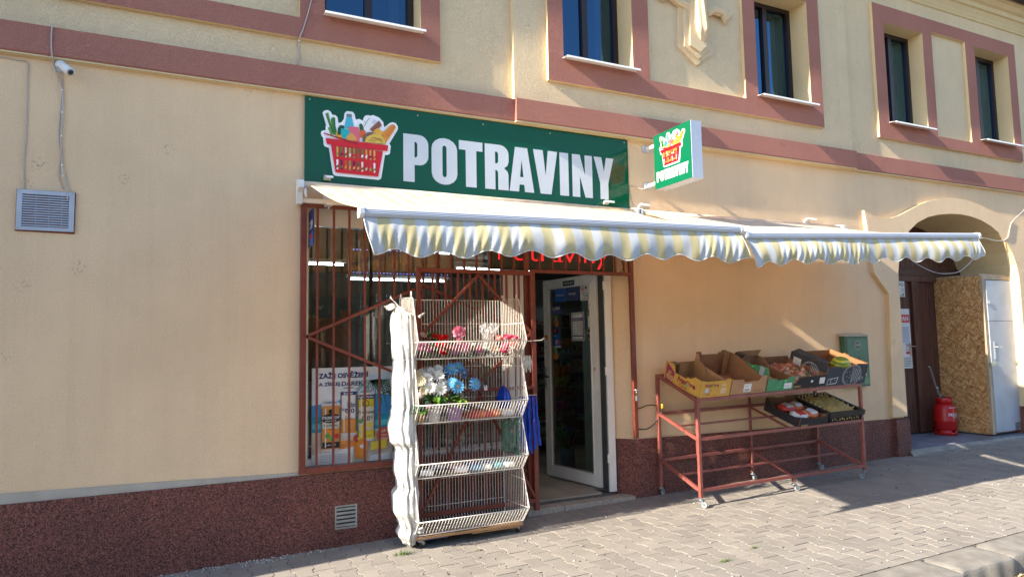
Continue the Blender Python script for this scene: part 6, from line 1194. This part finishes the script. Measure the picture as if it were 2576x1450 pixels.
def crumple(t, W, D, h, z0, m, seed, name='contents', amp=.03, N_=30):
    q = random.Random(seed); ph = [q.uniform(0, 6.28) for _ in range(8)]; mb = MB()
    def f(u, v):
        b = min(1, 6 * min(u, 1 - u, v, 1 - v)); z = z0 + h * b ** .5 + b * amp * (math.sin(u * 17 + ph[0] + 3 * math.sin(v * 9)) * .5 + math.sin(v * 23 + ph[1] + 2 * math.sin(u * 11)) * .4 + .5 * math.sin(u * 41 + v * 37 + ph[2]))
        return (.012 + (W - .024) * u, .012 + (D - .024) * v, max(z0, z))
    mb.grid(f, N_, N_, m, smooth=False); return mb.build(name, t)
def mottled(name, cols, sc_=28):
    m, n, l, p = newmat(name); p.inputs['Roughness'].default_value = .3; tc = N(n, 'TexCoord'); v = N(n, 'TexVoronoi', Scale=float(sc_)); l.new(tc.outputs['Object'], v.inputs['Vector']); s_ = N(n, 'SeparateColor'); l.new(v.outputs['Color'], s_.inputs[0])
    r_ = ramp(n, [(k / len(cols), c) for k, c in enumerate(cols)], 'CONSTANT'); l.new(s_.outputs[0], r_.inputs[0]); l.new(r_.outputs[0], p.inputs['Base Color']); return m
# 4 black tray with bags
Mo, Mi = card('card_black', (.022, .018, .022), (.25, .125, .06)); W4, D4 = .49, .56
t = on_shelf('low black cardboard tray holding bagged goods, lettered in gold, on the trolley top', 'cardboard_box', 'box', 5.80, 1.032, W4, 'open cardboard boxes on the trolley top')
tray(t, W4, D4, [(0, 0), (W4, 0), (W4, .135), (.13, .125), (.07, .12), (.03, .06), (0, .055)], [(0, 0), (W4, 0), (W4, .16), (0, .16)], [(0, 0), (D4, 0), (D4, .14), (D4 - .1, .14), (D4 - .13, .11), (.12, .11), (.08, .05), (0, .05)], [(0, 0), (D4, 0), (D4, .14), (0, .14)], Mo, Mi)
M_gold = mat('ink_gold', (.55, .35, .10), .5)
art_on(t, (0, 0, 0), (1, 0, 0), (0, -1, 0), lambda a: (a.text('DUROC', .012, .012, .10, .022, M_gold, .03, True), a.disc(.27, .07, .018, W_, True, ry=.013), a.rect(.385, .035, .08, .07, W_)))
crumple(t, W4, D4, .075, .02, mottled('bagged_mix', [(.45, .06, .03), (.30, .17, .06), (.55, .25, .10), (.12, .10, .03), (.5, .42, .3), (.35, .05, .03)], 40), 3, 'bagged_goods', .04, 44)
CH = mat('chalk_line', (.48, .48, .50), .8)
def melon(a, cx_, cy_, r_, ry):
    a.ring(cx_, cy_, r_, .006, CH, True, ry=ry); a.ring(cx_, cy_, r_ * .88, .004, CH, True, ry=ry * .88); a.stroke([(cx_, cy_ - ry), (cx_, cy_ + ry)], .005, CH, True)
    for k in range(4): f_ = .2 + .18 * k; a.stroke([(cx_ + r_ * f_, cy_ + ry * .8 * (1 - f_ * .6)), (cx_ + r_ * (f_ - .25) + .02, cy_ - ry * .75 * (1 - f_ * .4))], .008, CH, True)
    for dx, dy in ((-.3, .3), (-.5, -.1), (-.25, -.2), (-.4, -.5), (-.6, .3), (-.15, .0)): a.disc(cx_ + r_ * dx, cy_ + ry * dy, .006, CH, True, n=6)
# 5 big melon box
Mo5, Mi5 = card('card_slate', (.045, .05, .065), (.29, .135, .055)); W5, D5 = .64, .52
t = on_shelf('dark slate cardboard box with chalk melon drawing, rightmost on the trolley top', 'cardboard_box', 'box', 6.285, 1.04, W5, 'open cardboard boxes on the trolley top')
tray(t, W5, D5, [(0, 0), (W5, 0), (W5, .225), (W5 - .18, .235), (W5 - .19, .205), (.22, .19), (.20, .215), (0, .215)], [(0, 0), (W5, 0), (W5, .22), (0, .22)], [(0, 0), (D5, 0), (D5, .235), (.24, .235), (.235, .225), (.19, .225), (.185, .235), (.02, .235), (0, .215)], [(0, 0), (D5, 0), (D5, .23), (.34, .23), (.33, .25), (.26, .25), (.25, .23), (0, .235)], Mo5, Mi5)
def p5(a): melon(a, .40, .105, .15, .125); a.poly([(.02, .012), (.17, .02), (.19, .095), (.03, .08)], CH, True); a.d += .0004; a.poly([(.03, .02), (.07, .022), (.07, .075), (.035, .072)], Mo5, True); a.poly([(.08, .025), (.16, .03), (.175, .085), (.08, .075)], Mo5, True); a.disc(.10, .05, .008, CH, True, n=6); a.disc(.14, .06, .008, CH, True, n=6); a.ring(.56, .06, .035, .004, CH, True, ry=.022); a.stroke([(.53, .05), (.59, .07)], .004, CH, True); a.rect(.60, .1, .019, .10, K_)
art_on(t, (0, 0, 0), (1, 0, 0), (0, -1, 0), p5)
def p5l(a): melon(a, .30, .10, .115, .10); a.rect(.05, .10, .11, .085, W_); a.disc(.27, .12, .03, mat('label_rust', (.30, .10, .04), .7), n=12)
art_on(t, (0, D5, 0), (0, -1, 0), (-1, 0, 0), p5l)
mb = MB(); mb.add([(.0, .03, .2375), (.0, D5 - .02, .2375), (.10, D5 - .02, .262), (.09, .05, .25)], [(0, 1, 2, 3)], Mo5); mb.build('flap', t, solid=.005)
t2 = on_shelf('striped yellow-green melon inside the slate melon box', 'melon', 'melon', 6.72, 1.04, .2, None, .14)
def melmat():
    m, n, l, p = newmat('melon_rind'); p.inputs['Roughness'].default_value = .35; tc = N(n, 'TexCoord'); wv = N(n, 'TexWave', Scale=7.0, Distortion=3.0, Detail=3.0); wv.bands_direction = 'Z'; l.new(tc.outputs['Object'], wv.inputs['Vector']); r_ = ramp(n, [(.35, (.60, .62, .06)), (.62, (.16, .28, .03))]); l.new(wv.outputs[0], r_.inputs[0]); l.new(r_.outputs[0], p.inputs['Base Color']); return m
mb = MB(); mb.ball((0, .05, .165), .125, .10, .095, melmat(), 28, 18); mb.build('melon', t2)
# lower shelf: black tray with bread bags, black crate
t = on_shelf('low black cardboard tray of bagged bread on the lower trolley shelf', 'cardboard_box', 'box', 5.86, .618, .43, None); W6, D6 = .43, .50
tray(t, W6, D6, [(0, 0), (W6, 0), (W6, .125), (W6 - .03, .135), (W6 - .07, .10), (.12, .095), (.10, .11), (0, .12)], [(0, 0), (W6, 0), (W6, .15), (.3, .15), (.29, .135), (.14, .135), (.13, .15), (0, .15)], [(0, 0), (D6, 0), (D6, .16), (D6 - .06, .15), (D6 - .14, .085), (.08, .095), (0, .12)], [(0, 0), (D6, 0), (D6, .13), (D6 - .1, .09), (.1, .09), (0, .12)], Mo, Mi)
art_on(t, (0, 0, 0), (1, 0, 0), (0, -1, 0), lambda a: a.text('DUROC', .03, .012, .10, .022, M_gold, .03))
for k, (lab, dx, dy, w_, m, m2) in enumerate((('red and white bread bag at the front of the lower black tray', .03, .05, .20, 'white', 'red'), ('bread bag with red print at the right of the lower black tray', .22, .06, .19, 'orange', 'white'), ('red topped bread bag at the back of the lower black tray', .06, .25, .2, 'red', 'clear'), ('orange bread bag at the back right of the lower black tray', .22, .26, .18, 'orange', 'white'))):
    o = on_shelf(lab, 'bread_bag', 'bread bag', 5.86 + dx, .626, .2, 'bagged loaves in the lower tray', dy); mb = MB(); w2 = w_ / 2
    def f(u, v, k=k, w2=w2):
        a = 2 * math.pi * u; p = math.pi * (v - .5); cc = abs(math.cos(p)) ** .6; r_ = 1 + .07 * math.sin(a * 6 + k) + .05 * math.sin(v * 20 + a * 3); return (w2 + w2 * math.sin(p) * .98, .085 + .08 * cc * math.cos(a) * r_, .072 + .05 * cc * math.sin(a) * r_)
    mb.grid(f, 24, 16, MP[m], cu=True); mb.build('bag', o); mb = MB(); mb.grid(lambda u, v: Vector(f(.1 + .3 * u, .3 + .35 * v)) + Vector((0, 0, .002)), 10, 8, MP[m2]); mb.build('print', o)
t = on_shelf('black slatted plastic crate heaped with golden brown loose goods on the lower trolley shelf', 'plastic_crate', 'crate', 6.31, .628, .53, None); W7, D7, H7 = .53, .52, .125
M_blk = mat('crate_black', (.014, .015, .016), .35)
mb = MB()
for (a, b) in (((0, 0), (W7, 0)), ((W7, 0), (W7, D7)), ((W7, D7), (0, D7)), ((0, D7), (0, 0))):
    va, vb = Vector((*a, 0)), Vector((*b, 0)); d = (vb - va); L = d.length; d.normalize(); nn = Vector((d.y, -d.x, 0))
    n_ = int(L / .028)
    for k in range(n_ + 1): p = va + d * (L * k / n_) - nn * .018; mb.bar(p + Vector((0, 0, .012)), p + nn * .008 + Vector((0, 0, H7 - .02)), .010, .007, M_blk)
    mb.bar(va - nn * .018 + Vector((0, 0, .012)), vb - nn * .018 + Vector((0, 0, .012)), .014, .02, M_blk); mb.bar(va - nn * .012 + Vector((0, 0, .065)), vb - nn * .012 + Vector((0, 0, .065)), .008, .012, M_blk)
mb.build('slatted_wall', t)
mb = MB(); o_, i_ = [(-.014, -.014), (W7 + .014, -.014), (W7 + .014, D7 + .014), (-.014, D7 + .014)], [(.022, .022), (W7 - .022, .022), (W7 - .022, D7 - .022), (.022, D7 - .022)]
mb.prism(o_, H7 - .012, H7 + .004, M_blk, fr='xy', holes=[i_]); mb.prism(o_, H7 - .05, H7 - .012, M_blk, fr='xy', holes=[[(-.009, -.009), (W7 + .009, -.009), (W7 + .009, D7 + .009), (-.009, D7 + .009)]]); mb.build('rim', t, bevel=.003)
mb = MB(); mb.box(.02, W7 - .02, .02, D7 - .02, .002, .008, M_blk); mb.build('base', t)
M_nut = mat('golden_pile', (.38, .26, .08), .8, vary=.35, scale=60, bump=1.0, bscale=70)
t2 = on_shelf('heap of golden brown loose goods filling the black slatted crate', 'loose_goods', 'loose goods', 6.31, .628, .5, None); t2['kind'] = 'stuff'
o = crumple(t2, W7 - .05, D7 - .05, .105, .04, M_nut, 8, 'heap', .014, 60); o.location = (.025, .025, 0)
for p in o.data.polygons: p.use_smooth = True
mb = MB(); tip = mat('pale_tip', (.62, .52, .32), .6)
for k in range(9): mb.ball((.05 + k * .053, D7 - .045, .125 + .01 * (k % 2)), .011, .008, .017, tip, 8, 6)
for k in range(6): mb.ball((.04, .12 + k * .06, .125), .009, .010, .015, tip, 8, 6); mb.ball((W7 - .045, .10 + k * .07, .12), .010, .010, .014, tip, 8, 6)
for k in range(13): mb.ball((.035 + k * .038, -.004 + .02, .030 + .008 * (k % 3)), .008, .006, .014, tip if k % 3 else mat('gold_tip', (.5, .33, .05), .6), 8, 6)
mb.build('loose_pieces', t2)
# ---------------------------------------------------------------- gateway: gas bottle, chain, chipboard cabinet, notices
M_redg = mat('gas_red', (.52, .012, .010), .35, vary=.12, bump=.1)
gx0, gy0, gz0 = 10.32, .565, .126
t = thing('gas_cylinder', 'red propane gas cylinder standing on the gateway floor, chained to the gate', 'gas cylinder', (gx0, gy0, gz0))
mb = PM(); mb.lathe([(0, .045), (.09, .05), (.135, .07), (.152, .10), (.153, .20), (.1545, .203), (.1545, .212), (.153, .215), (.153, .375), (.145, .415), (.12, .45), (.08, .468), (.04, .475), (0, .475)], (gx0, gy0, gz0), M_redg, 36); mb.part('body', t)
mb = PM()
def skirt(u, v):
    a = 2 * math.pi * u; top = .075 if (u * 4) % 1 < .72 else .045; return (gx0 + .145 * math.cos(a), gy0 + .145 * math.sin(a), gz0 + (v * top))
mb.grid(skirt, 64, 1, M_redg, cu=True); mb.part('foot_ring', t, solid=.005)
mb = PM(); mb.grid(lambda u, v: (gx0 + (.10 + .01 * v) * math.cos(6.283 * u * .78 + 2.2), gy0 + (.10 + .01 * v) * math.sin(6.283 * u * .78 + 2.2), gz0 + .455 + .10 * v * (1 if .0 < (u * 4) % 1 < .8 else .75)), 48, 2, M_redg); mb.part('collar', t, solid=.006)
mb = PM(); mb.tube([(gx0, gy0, gz0 + .47), (gx0, gy0, gz0 + .53)], .014, mat('brass', (.45, .30, .10), .3, metal=.9), 8); mb.tube([(gx0 - .03, gy0, gz0 + .545), (gx0 + .03, gy0, gz0 + .545)], .02, M_black, 10); mb.part('valve', t)
# lettering wraps the body on the side facing the street
mb = PM(); 
def wraptext(mb, s, a0, z, w_, h, m):
    vs, fs, asp = text_geo(s, .03)
    # split into short runs so the word follows the curve
    mb.add([(gx0 + .1562 * math.cos(a0 + (x * w_) / .156), gy0 + .1562 * math.sin(a0 + (x * w_) / .156), gz0 + z + y * h) for x, y in vs], fs, m)
wraptext(mb, 'PROGAS', R(-130), .28, .22, .046, W_); wraptext(mb, 'Ein Produkt', R(-108), .258, .12, .014, W_); mb.part('lettering', t)
mb = PM(); mb.grid(lambda u, v: (gx0 + (.150 - .022 * v) * math.cos(R(-125) + u * .85), gy0 + (.150 - .022 * v) * math.sin(R(-125) + u * .85), gz0 + .405 + .03 * v), 8, 2, W_); mb.part('hazard_label', t)
t = thing('chain', 'doubled steel chain hanging from the gate down to the gas cylinder', 'chain', (10.4, .77, 1.12)); mb = PM()
p0, p1 = Vector((10.36, .77, 1.125)), Vector((10.27, .52, .60))
def link(c, d, k):
    d = d.normalized(); s_ = d.orthogonal().normalized(); s2 = d.cross(s_)
    if k % 2: s_ = s2
    mb.tube([c + d * .015 * math.sin(a) * 1.0 + s_ * .007 * math.cos(a) for a in [R(45 * i) for i in range(8)]], .0019, M_steel, 4, closed=True)
for off in (-.010, .012):
    n_ = 24; prev = None
    for k in range(n_):
        u = (k + .5) / n_; c = p0.lerp(p1, u) + Vector((off * (1 if u < .55 else 1.8), 0, -.085 * math.sin(math.pi * u) ** 1.5)); d = (p1 - p0) + Vector((0, 0, -.05 * math.pi * math.cos(math.pi * u))); link(c, d, k)
mb.part('links', t)
mb = PM(); mb.ball((10.35, .775, 1.13), .015, .012, .015, M_steel, 8, 6); mb.ball(p0.lerp(p1, .5) + Vector((0, 0, -.05)), .018, .014, .016, mat('cord_white', (.5, .5, .48), .6), 8, 6); mb.part('eye_bolt', t)
# chipboard cabinet with a white panel door
M_osb = osb('osb_board'); M_slat = wood('pale_slat', (.30, .20, .12), (.46, .34, .22), (3, 3, .6)); M_dr = mat('grey_white_panel', (.40, .43, .47), .45, vary=.12, scale=3, bump=.1)
t = thing('chipboard_cabinet', 'tall oriented-strand chipboard cabinet with a white door standing in the gateway', 'cabinet', (11.0, .45, .13))
mb = PM(); mb.box(10.665, 10.685, .125, .815, .15, 2.485, M_osb); mb.part('side', t)
mb = PM(); mb.box(10.66, 11.48, .12, .815, 2.487, 2.515, M_slat); mb.box(10.665, 11.42, .15, .815, .14, .16, M_slat); mb.part('top', t, bevel=.003)
mb = PM(); mb.box(10.660, 10.725, .085, .122, .15, 2.486, M_slat); mb.box(11.415, 11.50, .085, .122, .15, 2.486, M_slat); mb.box(10.727, 11.413, .085, .122, 2.425, 2.486, M_slat); mb.part('frame', t, bevel=.002)
mb = PM(); mb.box(10.730, 11.410, .075, .10, .175, 1.802, M_dr); mb.part('door', t, bevel=.002)
mb = PM(); mb.box(10.730, 11.410, .075, .10, 1.808, 2.415, M_dr); mb.part('door', t, bevel=.002)
mb = PM(); mb.box(10.80, 10.835, .068, .0745, 1.24, 1.50, M_alu); mb.tube([(10.817, .068, 1.42), (10.817, .03, 1.42), (10.93, .025, 1.41)], .009, M_alu, 8); mb.part('handle', t, bevel=.001)
mb = PM(); [mb.box(11.385, 11.45, .06, .0745, z, z + .07, M_alu) for z in (.45, 1.15, 1.72, 1.88, 2.28)]; mb.part('hinge', t, bevel=.002)
mb = PM(); mb.box(10.69, 10.80, .06, .0745, 1.135, 1.20, mat('zinc_latch', (.50, .47, .36), .4, metal=.4)); mb.box(10.70, 10.77, .06, .0745, 2.06, 2.11, M_alu); mb.part('latch', t, bevel=.002)
mb = PM(); mb.box(11.2, 11.4, .0735, .0745, .18, .29, mat('peeled_patch', (.22, .20, .18), .8, vary=.5, scale=30)); mb.part('peeled_patch', t)
# notices on the gate, half hidden by the pier
t = thing('red_header_notice', 'tall white notice with red heading fixed on the wooden gate behind the pier', 'notice', (9.7, .78, 1.1)); mb = PM(); mb.box(9.52, 9.965, .778, .782, 1.12, 2.02, W_); mb.part('board', t)
ar = Art((9.52, .7775, 1.12)); ar.rect(.01, .69, .425, .12, RD); ar.text('PROPAN', .03, .715, .38, .07, W_, .03); ar.rect(.2, .38, .21, .25, mat('ink_pale', (.45, .47, .55), .5)); ar.ring(.36, .30, .04, .008, RD); ar.rect(.31, .215, .11, .035, RD); [ar.rect(.18, .03 + k * .025, .24, .006, K_, True) for k in range(6)]; ar.text('STOPFIRE', .30, .345, .12, .02, K_, .02, True); ar.mb.part('print', t)
t = thing('small_notice', 'small white notice near the top of the wooden gate beside the pier', 'notice', (9.8, .78, 2.2)); mb = PM(); mb.box(9.6, 9.895, .778, .782, 2.20, 2.46, W_); mb.part('board', t)
ar = Art((9.6, .7775, 2.20)); ar.text('DEPO', .05, .16, .22, .05, NV, .02); ar.ring(.24, .11, .025, .006, NV); ar.disc(.25, .045, .02, PG, n=5); ar.text('nehoda', .05, .015, .22, .02, K_, .02); ar.mb.part('print', t)

# ---------------------------------------------------------------- inside the shop
M_shelf = mat('shelf_metal', (.42, .43, .43), .45, vary=.05)
PK = [mat('goods_%d' % i, tuple(q * 1.7 for q in c), .4, vary=.5, scale=22) for i, c in enumerate([(.16, .04, .03), (.25, .2, .05), (.06, .08, .16), (.2, .2, .19), (.22, .09, .03), (.05, .12, .05), (.3, .26, .2), (.1, .02, .04)])]
ORD = ['first', 'second', 'third', 'fourth', 'fifth', 'sixth', 'seventh', 'eighth', 'ninth', 'tenth'] + ['%dth' % k for k in range(11, 40)]
PKN = ['dark red', 'mustard', 'navy', 'grey', 'rust', 'dark green', 'cream', 'maroon']
def shelving(label, x0, x1, y, zs, dpt, seed, fill=1.0, grid_=False, glabel='behind the open door', cat='packet', hmax=.2):
    t = thing('shelving_unit', label, 'shelving', (x0, y, .06)); q = random.Random(seed)
    mb = PM(); mb.box(x0, x1, y + dpt, y + dpt + .02, .06, zs[-1] + .3, M_shelf if not grid_ else M_dark); mb.part('back', t)
    for x in (x0, x1 - .03): mb = PM(); mb.box(x, x + .03, y + .03, y + dpt, .06, zs[-1] + .3, M_shelf); mb.part('post', t)
    for zi, z in enumerate(zs):
        kk = 0; mb = PM(); mb.box(x0 + .031, x1 - .031, y, y + dpt - .001, z - .03, z, M_shelf); mb.part('shelf', t)
        mb = PM(); [mb.tube([(x0 + .04 + k * .03, y + .002, z), (x0 + .04 + k * .03, y + .002, z + .05)], .0015, M_wire, 3) for k in range(int((x1 - x0 - .08) / .03))]; mb.tube([(x0 + .03, y + .002, z + .05), (x1 - .03, y + .002, z + .05)], .002, M_wire, 4); mb.part('shelf_fence', t)
        x = x0 + .05
        while x < x1 - .15:
            w_ = q.uniform(.07, .16); h = q.uniform(.08, hmax)
            if q.random() < fill:
                b = MB(); dd = q.uniform(.08, .16); pm_ = q.choice(PK); b.box(-w_ / 2 + .004, w_ / 2 - .004, 0, dd, 0, h, pm_); kk += 1; b.box(-w_ / 4, w_ / 4, -.002, -.0004, h * .3, h * .75, q.choice(PK + [W_])); o = b.build('packet', bevel=.006); o.location = (x + w_ / 2, y + .03, z + .001); tag(o, '%s packet, %s along the %s shelf up %s' % (PKN[PK.index(pm_)], ORD[kk - 1], ORD[zi], glabel), cat, 'packets on the shelves inside')
            x += w_
shelving('dim grey shelving unit full of packets, seen through the open doorway', 3.9, 5.9, 2.75, [.26, .50, .97, 1.19, 1.43, 1.83], .34, 5)
shelving('low shelving with bottles and packets behind the window glass', 1.75, 2.72, .55, [.66, 1.05], .3, 9, glabel='behind the window glass', hmax=.3)
mb = MB()
# hanging snack bags on a strip behind the door glass
SN = [(4.30, 1.62, 'orange', (.55, .18, .03)), (4.30, 1.50, 'pale blue', (.28, .42, .50)), (4.30, 1.28, 'orange red', (.60, .14, .02)), (4.28, 1.16, 'yellow', (.55, .40, .05)), (4.31, 1.02, 'brown red', (.24, .07, .03)), (4.27, .84, 'purple pink', (.30, .05, .15)), (4.34, .72, 'mixed dark', (.18, .10, .06)), (4.33, .50, 'blue', (.03, .12, .30)), (4.33, .38, 'red', (.35, .05, .03))]
for i, (x, z, nm, c) in enumerate(SN):
    y = 1.55; c = tuple(min(1, q * 1.5) for q in c); t = thing('snack_bag', '%s snack bags hanging in a strip behind the door glass' % nm, 'snack bags', (x, y, z), 'hanging strips of snack bags'); m_ = mat('snack_' + nm.replace(' ', '_'), c, .25, vary=.5, scale=18)
    for k in range(3): mb = PM(); o_ = (k - 1) * .075; mb.grid(lambda u, v: (x + o_ + (u - .5) * .085, y - .03 * math.sin(math.pi * u) * math.sin(math.pi * v) + .01 * k, z - .1 + .13 * v + .004 * math.sin(u * 25)), 8, 8, m_); mb.part('bag', t, solid=.01)
t = thing('hanging_rail', 'thin metal strip carrying the snack bags behind the door glass', 'rail', (4.3, 1.6, .1)); mb = PM(); mb.box(4.29, 4.31, 1.60, 1.61, .06, 2.1, M_shelf); mb.part('strip', t)
t = thing('green_bubble_wands', 'bright green bubble wands standing in a tub behind the door glass', 'toys', (4.25, 1.5, .06)); mb = PM(); mgw = mat('wand_green', (.03, .40, .05), .3); mt2 = mat('tub', (.05, .12, .22), .5)
mb.lathe([(0, .06), (.09, .06), (.10, .3), (.09, .3), (0, .28)], (4.30, 1.5, 0), mt2, 14); mb.part('tub', t)
for k in range(4): mb = PM(); mb.tube([(4.30 + (k - 2) * .03, 1.5, .25), (4.26 + (k - 2) * .055, 1.49, .45), (4.20 + (k - 2) * .075, 1.48, .62 - .04 * k)], lambda q: .012 + .008 * abs(math.sin(q * 14)), mgw, 8); mb.part('wand', t)
# partition seen through the right half of the door glass
mb = MB(); mb.box(4.40, 4.44, .345, 1.24, .06, 2.7, mat('partition', (.55, .60, .55), .8)); 
tag(mb.build('partition'), 'grey-green partition wall just inside the door', 'partition')
# items leaning in the window
t = thing('cardboard_sheet', 'beige cardboard sheet leaning inside the left part of the window', 'cardboard', (1.13, .35, 1.3)); mb = PM(); mb.prism([(.99, 1.30), (1.38, 1.30), (1.385, 1.5), (1.37, 1.62), (1.385, 1.93), (1.27, 1.93), (1.27, 1.87), (1.06, 1.86), (.99, 1.90)], .345, .350, Mi); mb.part('sheet', t)
t = thing('window_counter', 'dark counter ledge inside the shop window', 'counter', (1.8, .4, .06)); mb = PM(); mb.box(.95, 2.98, .345, .54, .06, .62, M_dark); mb.part('ledge', t)
t = thing('wire_display', 'dark wire display panel hung with small goods inside the window', 'display panel', (1.65, .5, .7)); mb = PM()
for k in range(10): mb.tube([(1.50 + k * .05, .52, .75), (1.50 + k * .05, .52, 2.1)], .0025, M_steel, 4)
for k in range(26): mb.tube([(1.50, .52, .78 + k * .05), (1.95, .52, .78 + k * .05)], .0025, M_steel, 4)
mb.part('grid', t)
M_pet = clearmat('clear_bottle', (.6, .65, .65), .3)
for k, (x, h) in enumerate(((2.13, .34), (2.22, .30), (2.42, .36), (2.52, .30), (2.62, .33))):
    t = thing('plastic_bottle', ['empty clear bottle, leftmost of five behind the grille', 'second clear bottle from the left behind the grille', 'tallest clear bottle behind the grille', 'second clear bottle from the right behind the grille', 'rightmost clear bottle behind the grille'][k], 'bottle', (x, .45, 1.40), 'clear bottles inside the window'); mb = PM(); mb.lathe([(0, 0), (.035, .0), (.038, .02), (.035, .06), (.038, h * .6), (.03, h * .75), (.012, h * .88), (.012, h)], (x, .45, 1.401), M_pet, 14); mb.part('body', t)
    mb = PM(); mb.tube([(x, .45, 1.401 + h), (x, .45, 1.415 + h)], .014, BL, 8); mb.part('cap', t)
t = thing('glass_shelf', 'narrow shelf carrying clear bottles inside the window', 'shelf', (2.35, .4, 1.38)); mb = PM(); mb.box(2.0, 2.72, .38, .52, 1.385, 1.40, M_shelf); mb.part('board', t)
